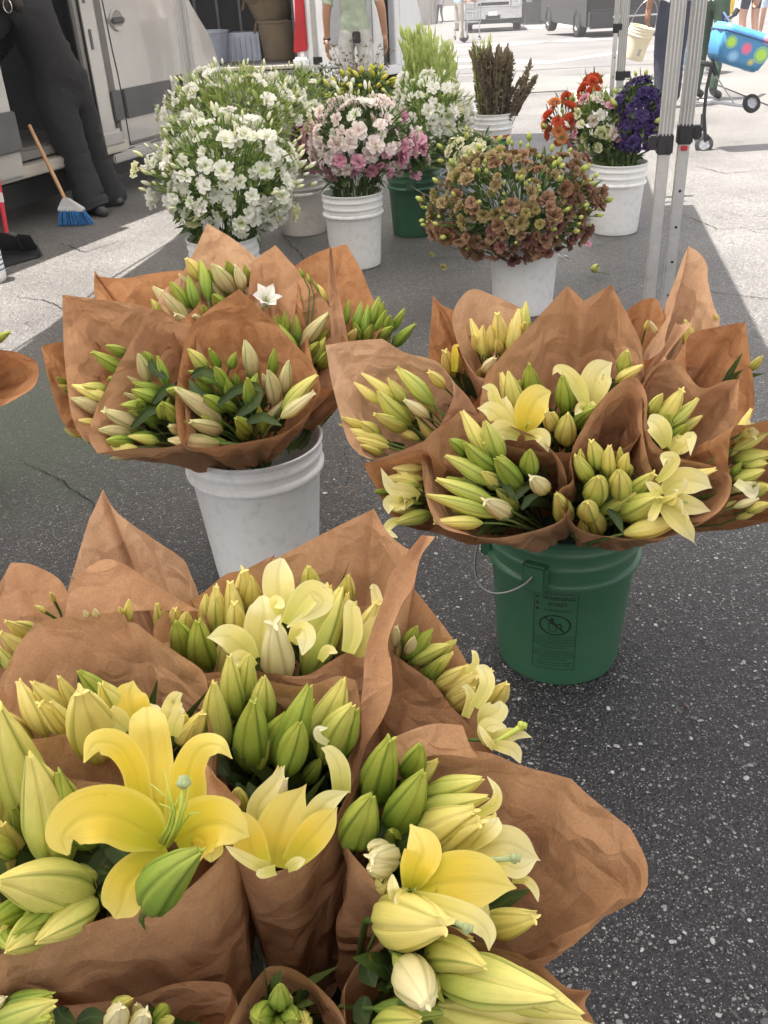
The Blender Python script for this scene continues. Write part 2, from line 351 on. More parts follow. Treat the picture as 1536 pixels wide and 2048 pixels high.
def strip_sheet(name, quads, mat, lift):
    """ground sheets given as quads of world xy, cut so they follow the fall of the street"""
    mb = MB()
    for q in quads:
        q = [Vector((p[0], p[1], 0)) for p in q]; nY = 6
        vs = []; fs = []
        for i in range(nY+1):
            t = i/nY; a = q[0].lerp(q[3], t); b = q[1].lerp(q[2], t)
            for p in (a, b): vs.append((p.x, p.y, zg(p.y)+lift))
        for i in range(nY): fs.append((2*i, 2*i+1, 2*i+3, 2*i+2))
        mb.add(vs, fs)
    return tag(mb.build(name, mat, fix=False), kind='structure')
mb = MB()
ys = [-60, -10, 0, 5, 10, 13, 16, 20, 30, 50, 100, 300]
xs = [-150, -30, -5, 0, 5, 30, 150]
vs = [(x, y, zg(y)) for y in ys for x in xs]; fs = []
for i in range(len(ys)-1):
    for j in range(len(xs)-1):
        a = i*len(xs)+j; fs.append((a, a+1, a+1+len(xs), a+len(xs)))
mb.add(vs, fs)
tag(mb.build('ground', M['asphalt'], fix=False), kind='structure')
DIR = Vector((0.195, 0.981, 0)).normalized(); PER = Vector((DIR.y, -DIR.x, 0))     # the row of canopies runs along DIR
def kerb_pt(px, py): return atg(px, py)
def line_quad(px0, py0, px1, py1, w0, w1):
    """quad from a photo line; w in photo pixels vertically"""
    a = atg(px0, py0-w0/2); b = atg(px0, py0+w0/2); c = atg(px1, py1+w1/2); d = atg(px1, py1-w1/2)
    return [a.xy, b.xy, c.xy, d.xy]
def band(py_l, py_r, x0=-4000, x1=5200):
    a = atg(400, py_l); b = atg(1500, py_r); d = (b-a); d.z = 0; d.normalize()
    return a-d*60, b+d*60
def bandquad(l0, r0, l1, r1):
    a, b = band(l0, r0); c, d = band(l1, r1)
    return [a.xy, b.xy, d.xy, c.xy]
strip_sheet('street', [bandquad(175, 118, 40, -22)], M['street'], .004)
strip_sheet('gutter', [bandquad(222, 162, 194, 134)], M['concrete'], .008)
# a low concrete joint: two thin saw cuts across the lot
strip_sheet('joint_line', [bandquad(265, 224, 262.5, 221.5), bandquad(276, 237, 274, 235)], simple('joint', (0.05, 0.048, 0.045), .9), .004)
pv = []
pv.append(line_quad(905, 92, 1230, 78, 3, 2.6)); pv.append(line_quad(915, 101, 1210, 73, 3, 2))
pv.append(line_quad(905, 121, 1100, 126, 7, 6)); pv.append(line_quad(1100, 126, 1236, 106, 5, 5))
pv.append(line_quad(1250, 104, 1420, 86, 5, 4)); pv.append(line_quad(1050, 54, 1085, 54, 7, 7)); pv.append(line_quad(1110, 53, 1160, 53, 7, 6))
pv.append(line_quad(900, 136, 985, 133, 6, 5)); pv.append(line_quad(1000, 60, 1165, 44, 3, 2)); pv.append(line_quad(1250, 95, 1536, 100, 3, 3))
o = strip_sheet('lane_markings', pv, M['road_paint'], .008)
def poly_sheet(name, pts, mat, lift):
    mb = MB(); P = [atg(*p) for p in pts]; mb.add([(p.x, p.y, zg(p.y)+lift) for p in P], [tuple(range(len(P)))])
    return tag(mb.build(name, mat, fix=False), kind='structure')
poly_sheet('painted_patch', [(1128, 214), (1218, 214), (1222, 158), (1140, 160)], M['road_paint'], .004)
poly_sheet('pale_wedge', [(1402, 158), (1536, 212), (1640, 250), (1700, 180), (1536, 152)], M['concrete'], .012)
poly_sheet('pale_wedge', [(1395, 186), (1440, 205), (1400, 206)], M['road_paint'], .004)
# loose light aggregate standing proud of the near asphalt
def stones():
    rs = random.Random(3); ico = bmesh.new(); bmesh.ops.create_icosphere(ico, subdivisions=1, radius=1)
    iv = [v.co.copy() for v in ico.verts]; fi = [tuple(v.index for v in f.verts) for f in ico.faces]; ico.free()
    mb = MB(); cols = []
    def one(x, y, s):
        a = rs.random()*6.28; sx, sy, sz = s*rs.uniform(.7, 1.5), s*rs.uniform(.55, 1), s*rs.uniform(.3, .5)
        ca, sa = math.cos(a), math.sin(a); vs = []
        for v in iv:
            k = rs.uniform(.78, 1.15); X = v.x*sx*k; Y = v.y*sy*k
            vs.append((x+X*ca-Y*sa, y+X*sa+Y*ca, v.z*sz*k+s*.04))
        mb.add(vs, fi); t = rs.random()**2.0; c = .07+.48*t
        cols.extend([(c, c*.975, c*.95)]*len(iv))
    for _ in range(7500):
        x = rs.uniform(-.3, 1.55); y = rs.uniform(.55, 2.6); one(x, y, min(.0062, .0017*math.exp(rs.gauss(.30, .52))))
    for _ in range(2500):
        x = rs.uniform(-1.6, 1.6); y = rs.uniform(1.9, 3.9); one(x, y, min(.0034, .0012*math.exp(rs.gauss(.15, .4))))
    me = mb.mesh('aggregate', simple('aggregate', (0.3, 0.3, 0.3), .6), fix=False)
    ca = me.color_attributes.new('tone', 'FLOAT_COLOR', 'POINT')
    ca.data.foreach_set('color', np.array([(*c, 1) for c in cols], dtype=np.float32).ravel())
    m = me.materials[0]; n = m.node_tree; at = N(n, 'ShaderNodeAttribute', attribute_name='tone')
    b = [q for q in n.nodes if q.type == 'BSDF_PRINCIPLED'][0]; n.links.new(at.outputs['Color'], b.inputs['Base Color'])
    o = link('aggregate', me); return tag(o, 'pale stone chips set in the dark asphalt', 'gravel', kind='stuff')
stones()
# dead leaf crumbs and bits of stem dropped round the buckets
def crumbs():
    rs = random.Random(5); mb = MB()
    for _ in range(70):
        c = atz(rs.uniform(640, 760), rs.uniform(860, 1060)) if rs.random() < .6 else atz(rs.uniform(40, 1500), rs.uniform(700, 1900))
        a = rs.random()*6.28; L = rs.uniform(.003, .010); w = L*rs.uniform(.15, .5)
        d = Vector((math.cos(a), math.sin(a), 0))*L; p = Vector((-d.y, d.x, 0)).normalized()*w
        c.z = .003; mb.add([c-d, c+p+Vector((0, 0, .003)), c+d+Vector((0, 0, .002)), c-p], [(0, 1, 2), (0, 2, 3)])
    return tag(mb.build('leaf_crumbs', simple('crumb', (0.20, 0.11, 0.07), .8, var=.5, scale=30)), 'dry leaf crumbs scattered on the asphalt between the buckets', 'debris', kind='stuff')
crumbs()

# cracks that open the old asphalt
def crack(pts, w, seed):
    rs = random.Random(seed); P = [atz(*p) for p in pts]; Q = []
    for a, b in zip(P, P[1:]):
        m = max(3, int((b-a).length/.022))
        for i in range(m): Q.append(a.lerp(b, i/m)+Vector((rs.gauss(0, .0045), rs.gauss(0, .0045), 0)))
    Q.append(P[-1]); mb = MB(); vs = []; w *= .6
    for i, p in enumerate(Q):
        t = (Q[min(i+1, len(Q)-1)]-Q[max(0, i-1)]).normalized(); n = Vector((-t.y, t.x, 0))*w*rs.uniform(.35, 1.2)*math.sin(math.pi*min(.97, max(.03, i/len(Q)))); vs += [(p.x+n.x, p.y+n.y, .004), (p.x-n.x, p.y-n.y, .004)]
    mb.add(vs, [(2*i, 2*i+1, 2*i+3, 2*i+2) for i in range(len(Q)-1)])
    tag(mb.build('crack', M['crack'], fix=False), kind='structure')
M['crack'] = simple('crack', (0.010, 0.009, 0.009), .95)
for i, (pts, w) in enumerate([([(0, 905), (120, 960), (210, 1030), (300, 1060), (345, 1042)], .0035), ([(655, 1010), (700, 960), (690, 900), (740, 860)], .002), ([(1372, 572), (1440, 588), (1536, 598), (1620, 620)], .006), ([(548, 452), (592, 500), (640, 560), (720, 590)], .006), ([(640, 470), (690, 520), (760, 560)], .005), ([(1290, 560), (1200, 600), (1150, 660)], .004), ([(0, 590), (90, 602), (180, 640)], .006), ([(1330, 1240), (1420, 1300), (1536, 1330)], .0016), ([(1380, 330), (1450, 348), (1536, 340)], .009), ([(1340, 420), (1440, 460), (1536, 452)], .006), ([(100, 480), (170, 505), (250, 480)], .008)]): crack(pts, w, i)
# ============================================================ canopies (their legs are in view, their roofs cast the shade)
M['alu'] = simple('alu', (0.62, 0.62, 0.62), .42, .75, var=.08, scale=20, dirt=((0.30, 0.28, 0.26), 30, .5))
M['alu_paint'] = simple('alu_paint', (0.44, 0.435, 0.425), .45, .25, var=.06, scale=15, dirt=((0.34, 0.32, 0.29), 40, .5))
M['black_plastic'] = simple('black_plastic', (0.025, 0.025, 0.028), .45)
M['red_plastic'] = simple('red_plastic', (0.55, 0.04, 0.06), .4)
M['canopy_cloth'] = simple('canopy_cloth', (0.78, 0.77, 0.75), .8, transl=.5, var=.03)
A0 = aty(1358, 0, 2.62); A1 = aty(1399, 0, 2.70)
RZ = -math.atan2(DIR.x, DIR.y)
def leg(canopy, P, rz, w=.042, clip_z=.82, label='', button=False, zt=2.1, side=1):
    """one telescopic canopy leg: the upper tube is the part, its fittings hang under it"""
    wl = w*.92; h0 = w/2
    up = MB(); up.box((0, 0, (clip_z+zt)/2), (w, w, zt-clip_z)); e = up.build('leg', M['alu_paint'], canopy, bevel=.003)
    e.location = Vector((P.x, P.y, 0))-canopy.location; e.rotation_euler = (0, 0, rz); e['label'] = label
    lo = MB(); lo.box((0, 0, (clip_z+.02)/2+.01), (wl, wl, clip_z+.0)); lo.build('lower_tube', M['alu'], e, bevel=.002)
    rb = MB()
    for k in (-1, 0, 1):
        for s in (-1, 1):
            rb.box((k*w*.27, s*(h0+.0008), (clip_z+zt)/2), (w*.10, .003, zt-clip_z-.02)); rb.box((s*(h0+.0008), k*w*.27, (clip_z+zt)/2), (.003, w*.10, zt-clip_z-.02))
    o = rb.build('rib', M['alu'], e); o['kind'] = 'stuff'
    cp = MB(); cp.box((0, 0, clip_z), (w*1.28, w*1.28, .052)); cp.box((side*w*.95, -h0*.2, clip_z+.004), (w*.7, w*.9, .036)); cp.box((-side*w*.3, -h0*1.25, clip_z-.006), (w*.5, .012, .03))
    cp.build('clamp', M['black_plastic'], e, bevel=.004)
    for k in range(5 if side > 0 else 0):
        hl = MB(); hl.tube([(0.002, -wl/2-.0008, clip_z-.15-.10*k), (0.002, -wl/2+.002, clip_z-.15-.10*k)], .0042, 10); hl.build('pin_hole', M['black_plastic'], e)
    if button:
        bt = MB(); bt.box((0.0, -wl/2-.004, clip_z-.035), (.018, .008, .013)); bt.build('release_button', M['red_plastic'], e, bevel=.002)
    ft = MB(); ft.box((0, 0, .004), (w*2.1, w*2.1, .008)); ft.build('foot_plate', M['alu'], e, bevel=.002)
    return e
def roof(name, corners, zE, zR, label, s=1.0):
    """four posts' tops joined by a hipped cloth roof with valance"""
    c = [Vector((p[0], p[1], zE)) for p in corners]; top = sum(c, Vector())/4; top.z = zR
    e = empty(name, (top.x, top.y, 0), 0, label, 'canopy'); o0 = Vector((top.x, top.y, 0))
    mb = MB(); n = 8
    for i in range(4):
        a, b = c[i], c[(i+1) % 4]; vs = []; fs = []
        for r in range(n+1):
            for k in range(n+1):
                p = a.lerp(b, k/n).lerp(top, r/n); sag = .05*math.sin(math.pi*k/n)*(1-r/n)*math.sin(math.pi*min(1, r/n+.15)); p.z -= sag
                vs.append(p-o0)
        for r in range(n):
            for k in range(n): q = r*(n+1)+k; fs.append((q, q+1, q+n+2, q+n+1))
        mb.add(vs, fs)
    cl = mb.build('roof_cloth', M['canopy_cloth'], e, smooth=True)
    v = MB()
    for i in range(4):
        a, b = c[i]-o0, c[(i+1) % 4]-o0; d = Vector((0, 0, -.22)); v.add([a, b, b+d, a+d], [(0, 1, 2, 3)])
    v.build('valance', M['canopy_cloth'], e)
    f = MB()
    for i in range(4):
        a, b = c[i]-o0, c[(i+1) % 4]-o0; m = (a+b)/2
        for p, q in ((a, m), (m, b)):
            f.tube([p+Vector((0, 0, -.05)), q+Vector((0, 0, -.42))], .009, 6); f.tube([p+Vector((0, 0, -.42)), q+Vector((0, 0, -.05))], .009, 6)
        f.tube([a+Vector((0, 0, -.03)), top-o0-Vector((0, 0, .04))], .012, 6)
    f.build('truss', M['alu'], e)
    return e
A = Vector((A1.x, 2.72, 0)); W = 3.0
def rc(a, l0, l1, w0=0.0, w1=W): return [(a-PER*w0+DIR*l0).xy, (a-PER*w0+DIR*l1).xy, (a-PER*w1+DIR*l1).xy, (a-PER*w1+DIR*l0).xy]
K0 = roof('canopy', rc(A, -3.05, 0), 2.08, 2.95, 'white pop-up canopy over the nearest flower buckets')
K1 = roof('canopy', rc(A, 0.01, 3.08), 2.10, 2.98, 'white pop-up canopy between the paired legs and the back leg')
K2 = roof('canopy', rc(A, 3.09, 6.0, .22, 2.6), 2.12, 2.9, 'white pop-up canopy over the farthest flower buckets')
leg(K0, A0, RZ, .033, .885, 'left one of the paired aluminium legs behind the green bucket', side=-1)
leg(K1, A1, RZ, .033, .895, 'right one of the paired aluminium legs, red button under its clamp', button=True)
leg(K1, aty(1252, 0, 6.0), RZ, .044, .72, 'thicker leg behind the orange flowers')
leg(K2, aty(1236, 0, 5.86), RZ, .026, .98, 'slim leg behind the orange flowers')
leg(K1, aty(350, 0, 6.9), RZ, .038, .66, 'left leg in front of the silver van hood')
leg(K2, aty(366, 0, 6.95), RZ, .038, .66, 'right leg in front of the silver van hood')
leg(K2, aty(624, 0, 7.2), RZ, .032, .80, 'thin leg beside the open van door')
# ============================================================ vehicles
M['silver_paint'] = simple('silver_paint', (0.45, 0.44, 0.425), .16, .30, var=.03, coat=1.0, dirt=((0.38, 0.34, 0.29), 5, .35))
M['white_paint'] = simple('white_paint', (0.74, 0.75, 0.76), .25, 0, var=.03, coat=.5, dirt=((0.5, 0.48, 0.45), 6, .3))
M['black_paint'] = simple('black_paint', (0.006, 0.0065, 0.007), .35, 0, coat=.15)
M['trim'] = simple('trim', (0.085, 0.085, 0.09), .6, bump=.15, bscale=300)
M['inside'] = simple('inside', (0.06, 0.06, 0.065), .8)
M['inside_grey'] = simple('inside_grey', (0.30, 0.31, 0.33), .6)
M['rubber'] = simple('rubber', (0.022, 0.022, 0.024), .8, bump=.2, bscale=120)
M['chrome'] = simple('chrome', (0.66, 0.67, 0.69), .18, .9)
M['steel'] = simple('steel', (0.45, 0.46, 0.48), .35, .8)
M['dark_glass'] = simple('dark_glass', (0.025, 0.03, 0.035), .06, spec=.7, coat=.5)
M['lamp_glass'] = simple('lamp_glass', (0.62, 0.64, 0.66), .12, spec=.8, coat=.5)
M['lamp_red'] = simple('lamp_red', (0.52, 0.02, 0.03), .2, coat=.8, transl=.3)
M['step_alu'] = simple('step_alu', (0.50, 0.47, 0.42), .4, .5)
def wheel(name, c, r, w, parent, axis='y', spokes=5):
    """a tyre with its rim under one part"""
    e = MB(); prof = [(r*.62, -w/2), (r*.90, -w/2), (r*.985, -w*.38), (r, -w*.15), (r, w*.15), (r*.985, w*.38), (r*.90, w/2), (r*.62, w/2), (r*.58, 0), (r*.62, -w/2)]
    e.lathe(prof, 36); o = e.build(name, M['rubber'], parent, smooth=True)
    o.location = c; o.rotation_euler = (rad(90), 0, 0) if axis == 'y' else (rad(90), 0, rad(90)) if axis == 'x' else (0, 0, 0)
    h = MB(); h.lathe([(0.001, w*.30), (r*.16, w*.32), (r*.20, w*.2), (r*.52, w*.12), (r*.60, w*.36), (r*.61, 0), (r*.60, -w*.36), (r*.52, -w*.12), (r*.2, -w*.2), (r*.16, -w*.32), (0.001, -w*.3)], 30)
    for k in range(spokes):
        a = 2*math.pi*k/spokes; R = Matrix.Rotation(a, 3, 'Z')
        for s in (-1, 1): h.box(R @ Vector((r*.38, 0, s*w*.22)), (r*.4, r*.13, w*.12), R)
    rr = h.build('rim', M['steel'], o, smooth=True); return o
# ---------- van one: silver, seen along its open sliding door. local x runs to the nose, y into the van, z up
v1 = empty('cargo_van', (-1.74, 6.93, 0), math.atan2(.91, .42), 'silver cargo van with open sliding door where the woman in black leans in', 'van')
mb = MB()
HOOD = [(0.06, .30), (.72, .30), (.78, .46), (.88, .62), (1.02, .70), (1.16, .68), (1.28, .56), (1.33, .40), (1.47, .38), (1.53, .55), (1.52, .74), (1.42, .97), (1.22, 1.19), (.92, 1.62), (.52, 2.25), (.30, 2.50), (.06, 2.58)]
mb.prism(HOOD, 0, 1.95); mb.build('cab', M['silver_paint'], v1, smooth=True, bevel=.05)
mb = MB(); mb.box((-.05, .03, 1.42), (.20, .07, 2.2)); mb.box((-.05, .08, 1.42), (.12, .08, 2.2)); mb.box((-.03, .05, .40), (.24, .16, .12)); mb.build('pillar', M['silver_paint'], v1, smooth=True, bevel=.02)
mb = MB(); mb.box((-.125, -.008, 1.40), (.014, .016, 2.1)); mb.box((-.155, .07, 1.40), (.02, .06, 2.1)); mb.build('door_seal', M['black_plastic'], v1)
mb = MB(); mb.box((-.055, -.0085, 1.02), (.022, .004, .12)); mb.build('striker_plate', M['trim'], v1)
mb = MB(); mb.box((-.06, -.0085, 1.24), (.022, .004, .02)); mb.build('door_contact', M['trim'], v1)
mb = MB()
mb.box((-2.2, .98, 2.52), (4.5, 1.96, .10)); mb.build('roof', M['silver_paint'], v1, bevel=.03)
mb = MB()
mb.box((-2.2, 1.92, 1.45), (4.5, .06, 2.1)); mb.box((.02, 1.0, 1.5), (.04, 1.9, 2.1)); mb.build('cargo_wall', M['inside'], v1)
mb = MB(); mb.box((-2.2, 1.0, .42), (4.4, 1.9, .05))
for k in range(7): mb.box((-2.2, .14+.26*k, .448), (4.4, .05, .012))
mb.build('cargo_floor', simple('cargo_floor', (0.20, 0.19, 0.18), .5), v1)
mb = MB(); mb.box((-.75, .07, .345), (1.75, .20, .07)); mb.box((-.75, .16, .40), (1.6, .12, .05)); mb.build('step', M['step_alu'], v1, bevel=.01)
mb = MB(); mb.box((-2.9, .0, .31), (2.6, .07, .10)); mb.build('sill', M['silver_paint'], v1, bevel=.01)
mb = MB(); mb.box((.35, .01, .27), (.8, .06, .06)); mb.build('sill', M['silver_paint'], v1, bevel=.01)
mb = MB(); mb.box((-1.4, .9, .19), (3.8, 1.5, .14)); mb.build('underbody', M['black_plastic'], v1)
# the slid-back door hangs proud of the body side
mb = MB(); mb.box((-1.66, -.085, 1.36), (1.30, .06, 2.05)); d = mb.build('sliding_door', M['silver_paint'], v1, smooth=True, bevel=.02)
mb = MB(); mb.box((-1.66, -.125, .60), (1.29, .025, .22)); mb.build('rubbing_strip', M['trim'], d, bevel=.008)
mb = MB(); mb.box((-1.66, -.118, 1.75), (1.1, .006, .62)); mb.build('window', M['dark_glass'], d, bevel=.02)
mb = MB(); mb.box((-3.7, .0, 1.4), (2.9, .06, 2.15)); mb.build('side_panel', M['silver_paint'], v1, bevel=.02)
# front door skin with gaps, strip, handle and window
mb = MB()
gap = [(.135, 2.3), (.135, 1.25), (.15, .95), (.165, .80), (.17, .60), (.17, .33)]
for a, b in zip(gap, gap[1:]): mb.tube([(a[0], -.001, a[1]), (b[0], -.001, b[1])], .0045, 6)
for a, b in zip([(.98, 1.3), (1.0, .95), (.96, .75), (.80, .60), (.74, .33)], [(1.0, .95), (.96, .75), (.80, .60), (.74, .33), (.17, .33)]): mb.tube([(a[0], -.001, a[1]), (b[0], -.001, b[1])], .004, 6)
mb.build('door_gap', M['black_plastic'], v1)
mb = MB(); mb.box((.09, -.010, .60), (.105, .022, .19)); mb.build('rubbing_strip', M['trim'], v1, bevel=.006)
mb = MB(); mb.box((.46, -.010, .60), (.57, .022, .19)); mb.build('rubbing_strip', M['trim'], v1, bevel=.006)
mb = MB(); mb.prism([(.30, 1.33), (.95, 1.30), (.93, 1.42), (.55, 2.1), (.30, 2.2)], -.006, .004); mb.build('window', M['dark_glass'], v1)
h = MB(); h.lathe([(0.001, .0), (.045, .002), (.055, .010), (.062, .014), (.066, .008), (.068, 0)], 24); ho = h.build('handle_cup', simple('cup', (0.42, 0.41, 0.39), .35), v1, smooth=True); ho.location = (.245, -.002, 1.115); ho.rotation_euler = (rad(90), 0, 0)
h = MB(); h.box((.235, -.028, 1.115), (.135, .022, .038)); h.box((.19, -.015, 1.115), (.03, .03, .034)); h.build('handle', M['trim'], v1, bevel=.009)
mb = MB(); mb.box((1.43, .30, .86), (.14, .42, .20)); mb.build('headlight', M['lamp_glass'], v1, bevel=.03)
mb = MB(); mb.box((1.45, .95, .42), (.22, 2.0, .24)); mb.build('bumper', M['trim'], v1, bevel=.04)
mb = MB(); mb.box((1.02, -.004, .70), (.36, .012, .03)); mb.build('arch_trim', M['trim'], v1, bevel=.004)
wheel('wheel', (1.03, .14, .335), .335, .22, v1); wheel('wheel', (1.03, 1.8, .335), .335, .22, v1); wheel('wheel', (-3.3, .14, .335), .335, .22, v1)
# ---------- van two: white, seen from behind with its rear doors open; x to the right, y forward
P2 = atz(480, 140, .56)
v2 = empty('cargo_van', (P2.x+.55, P2.y, 0), rad(-6), 'white cargo van with rear doors open on dark baskets and a white tub', 'van')
mb = MB()
L2 = 4.6
mb.box((-1.0, L2/2, 1.55), (2.0, L2, .001)) if False else None
mb.box((.06, L2/2, 1.5), (.10, L2, 2.0)); mb.box((-2.06, L2/2, 1.5), (.10, L2, 2.0)); mb.box((-1.0, L2/2, 2.54), (2.2, L2, .10)); mb.box((-1.0, L2-.1, 1.5), (2.1, .1, 2.0))
mb.build('body', M['white_paint'], v2, bevel=.03)
mb = MB(); mb.box((-.02, L2/2, 1.5), (.03, L2-.3, 1.9)); mb.box((-1.98, L2/2, 1.5), (.03, L2-.3, 1.9)); mb.box((-1.0, 2.2, 1.5), (1.9, .05, 1.9)); mb.box((-1.0, 1.1, 2.45), (1.9, 2.2, .04)); mb.build('cargo_lining', M['inside'], v2)
mb = MB(); mb.box((-1.0, 1.15, .56), (1.9, 2.2, .06)); mb.build('cargo_floor', simple('cf2', (0.10, 0.10, 0.105), .5), v2)
mb = MB(); mb.box((-1.0, .02, .565), (1.94, .10, .03)); mb.build('sill_strip', M['step_alu'], v2, bevel=.006)
mb = MB(); mb.box((-1.0, -.02, .49), (2.0, .12, .09)); mb.box((-1.0, -.05, .40), (1.98, .10, .05)); mb.build('bumper', M['trim'], v2, bevel=.015)
mb = MB(); mb.box((.055, .12, .30), (.16, .36, .22)); mb.build('corner_bumper', M['trim'], v2, bevel=.03)
mb = MB(); mb.box((.05, .05, .60), (.15, .22, .09)); mb.build('bumper_cap', M['white_paint'], v2, bevel=.02)
mb = MB(); mb.prism([(-.02, .68), (.12, .70), (.12, 1.25), (.04, 1.25), (.02, .95)], -.025, .06); mb.build('tail_light', M['lamp_red'], v2, bevel=.01)
mb = MB()
for k in range(6): mb.box((-1.75+.26*k, 2.16, 1.2), (.03, .03, 1.6))
mb.build('lining_rib', M['inside_grey'], v2)
dr = MB(); dr.box((.48, .02, 1.35), (.72, .05, 1.62)); dd = dr.build('rear_door', M['white_paint'], v2, bevel=.015)
dr = MB(); dr.box((.52, -.012, 1.38), (.46, .012, 1.3)); dr.build('door_card', M['inside_grey'], dd, bevel=.02)
dr = MB()
for k in range(9): dr.tube([(.19, -.010, .75+.14*k), (.19, -.001, .75+.14*k)], .007, 8)
dr.tube([(.62, -.03, .78), (.62, -.008, .78)], .012, 8); dr.build('rivet', M['black_plastic'], dd)
mb = MB()
for s in (-2.12, .12): mb.box((s*1.0, .5, .22), (.02, .5, .12))
mb.build('mud_guard', M['black_plastic'], v2)
wheel('wheel', (.0, .75, .33), .33, .2, v2, 'x'); wheel('wheel', (-2.0, .75, .33), .33, .2, v2, 'x')
# load in van two: tub and baskets are things of their own
M['tub'] = simple('tub', (0.42, 0.47, 0.56), .35, transl=.2)
def at_v2(x, y, z): return wmat(v2) @ Vector((x, y, z))
t = empty('storage_tub', at_v2(-.98, .45, .595), rad(4), 'translucent white plastic tub just inside the open rear doors of the white van', 'tub')
mb = MB(); mb.lathe([(.001, 0), (.20, 0), (.205, .012), (.235, .27), (.25, .275), (.25, .29), (.232, .292), (.20, .02), (.001, .015)], 28); mb.build('tub_body', M['tub'], t, smooth=True)
mb = MB(); mb.box((-.19, -.155, .09), (.05, .02, .09)); mb.build('tub_label', M['black_plastic'], t)
t2 = empty('storage_tub', at_v2(-.60, .62, .595), rad(-8), 'ribbed white plastic crate beside the round tub in the white van', 'tub')
mb = MB(); mb.box((0, 0, .13), (.34, .30, .26))
for k in range(6): mb.box((-.14+.055*k, -.153, .12), (.016, .008, .2))
mb.build('crate_body', M['tub'], t2, bevel=.012)
M['wicker'] = simple('wicker', (0.15, 0.115, 0.07), .8, bump=.6, bscale=70)
def basket(P, r0, r1, h, label, tilt=0):
    e = empty('wicker_basket', P, 0, label, 'basket', 'baskets stacked in the white van'); e.rotation_euler = (tilt, 0, 0)
    mb = MB(); prof = [(.001, 0), (r0, 0)]
    for k in range(13): t_ = k/12; prof.append((r0+(r1-r0)*t_+.006*(k % 2), h*t_))
    prof += [(r1-.02, h), (r0-.02, .02), (.001, .02)]
    mb.lathe(prof, 26); mb.build('basket_wall', M['wicker'], e, smooth=True)
    mb = MB(); mb.tube([(r1*math.cos(a), r1*math.sin(a), h+.005*math.sin(9*a)) for a in [k*2*math.pi/28 for k in range(29)]], .016, 7); mb.build('basket_rim', M['wicker'], e, smooth=True)
    mb = MB()
    for s in (-1, 1): mb.tube([(s*r1, -.09, h), (s*(r1+.03), -.06, h-.09), (s*(r1+.03), .06, h-.09), (s*r1, .09, h)], .011, 6)
    mb.build('basket_handle', M['wicker'], e, smooth=True)
basket(at_v2(-.24, .55, .595), .17, .215, .34, 'dark wicker basket standing on the van floor under the others')
basket(at_v2(-.30, .55, .94), .16, .25, .20, 'wide wicker basket in the middle of the van stack')
basket(at_v2(-.40, .50, 1.15), .15, .24, .16, 'tilted straw basket on top of the van stack', rad(24))
# ---------- van three: white, beyond the man in green; its side runs away to the right
PA = atz(690, 150, .35); PB = atz(795, 133, .35)
v3 = empty('cargo_van', (PA.x, PA.y, 0), math.atan2(PB.y-PA.y, PB.x-PA.x), 'white van with dark open side door behind the man in the green shirt', 'van')
Lp = (PB-PA).length
mb = MB(); mb.box((Lp*.32, .03, 1.35), (Lp*.68, .06, 2.0)); mb.build('side_panel', M['white_paint'], v3, bevel=.02)
mb = MB(); mb.box((Lp*.3, -.012, .75), (Lp*.6, .02, .26)); mb.build('rubbing_strip', simple('grey_strip', (0.35, 0.33, 0.32), .5), v3, bevel=.005)
mb = MB(); mb.box((Lp*.83, .35, 1.4), (Lp*.36, .5, 2.1)); mb.build('cargo_wall', M['inside'], v3)
mb = MB(); mb.box((Lp*.69, .02, 1.4), (.05, .08, 2.1)); mb.box((Lp*.99, .02, 1.4), (.10, .1, 2.1)); mb.box((Lp*.84, .02, .33), (Lp*.42, .12, .10)); mb.build('door_frame', M['white_paint'], v3, bevel=.01)
mb = MB(); mb.prism([(Lp+.02, .3), (Lp+.40, .3), (Lp+.56, .34), (Lp+.60, .60), (Lp+.50, .9), (Lp+.36, 1.25), (Lp+.20, 2.1), (Lp+.12, 2.45), (Lp+.02, 2.5)], 0, 1.9); mb.build('cab', M['white_paint'], v3, smooth=True, bevel=.06)
mb = MB(); mb.prism([(Lp+.08, 1.25), (Lp+.30, 1.22), (Lp+.18, 1.95), (Lp+.08, 2.1)], -.006, .004); mb.build('window', M['dark_glass'], v3)
mb = MB(); mb.box((Lp*.5, 1.9, 1.4), (Lp*1.02, .06, 2.1)); mb.box((Lp*.5, .97, 2.44), (Lp*1.02, 1.95, .08)); mb.build('body', M['white_paint'], v3, bevel=.02)
wheel('wheel', (.45, .12, .33), .33, .2, v3); wheel('wheel', (Lp+.28, .14, .33), .30, .2, v3)
# ---------- pickup truck facing us across the street
PT = atg(1038, 62); gz = PT.z
tr = empty('pickup_truck', (PT.x-.85, PT.y+.4, zg(PT.y)-.24), rad(-7), 'white pickup truck with a chrome grille parked across the street', 'truck')
w = 1.96; s_ = 1.0
mb = MB(); mb.prism([(-w/2, .62), (w/2, .62), (w/2, 1.25), (w/2-.08, 1.42), (-w/2+.08, 1.42), (-w/2, 1.25)], 0, 1.4); mb.build('hood', M['white_paint'], tr, bevel=.05)
mb = MB(); mb.prism([(-w/2, .62), (w/2, .62), (w/2, 1.35), (w/2-.18, 2.0), (-w/2+.18, 2.0), (-w/2, 1.35)], 1.41, 3.6); mb.build('cab', M['white_paint'], tr, bevel=.06)
mb = MB(); mb.box((0, 1.40, 1.66), (1.5, .03, .46)); mb.build('windshield', M['dark_glass'], tr)
mb = MB(); mb.box((0, 4.7, 1.0), (w, 2.1, .7)); mb.build('bed', M['white_paint'], tr, bevel=.04)
mb = MB()
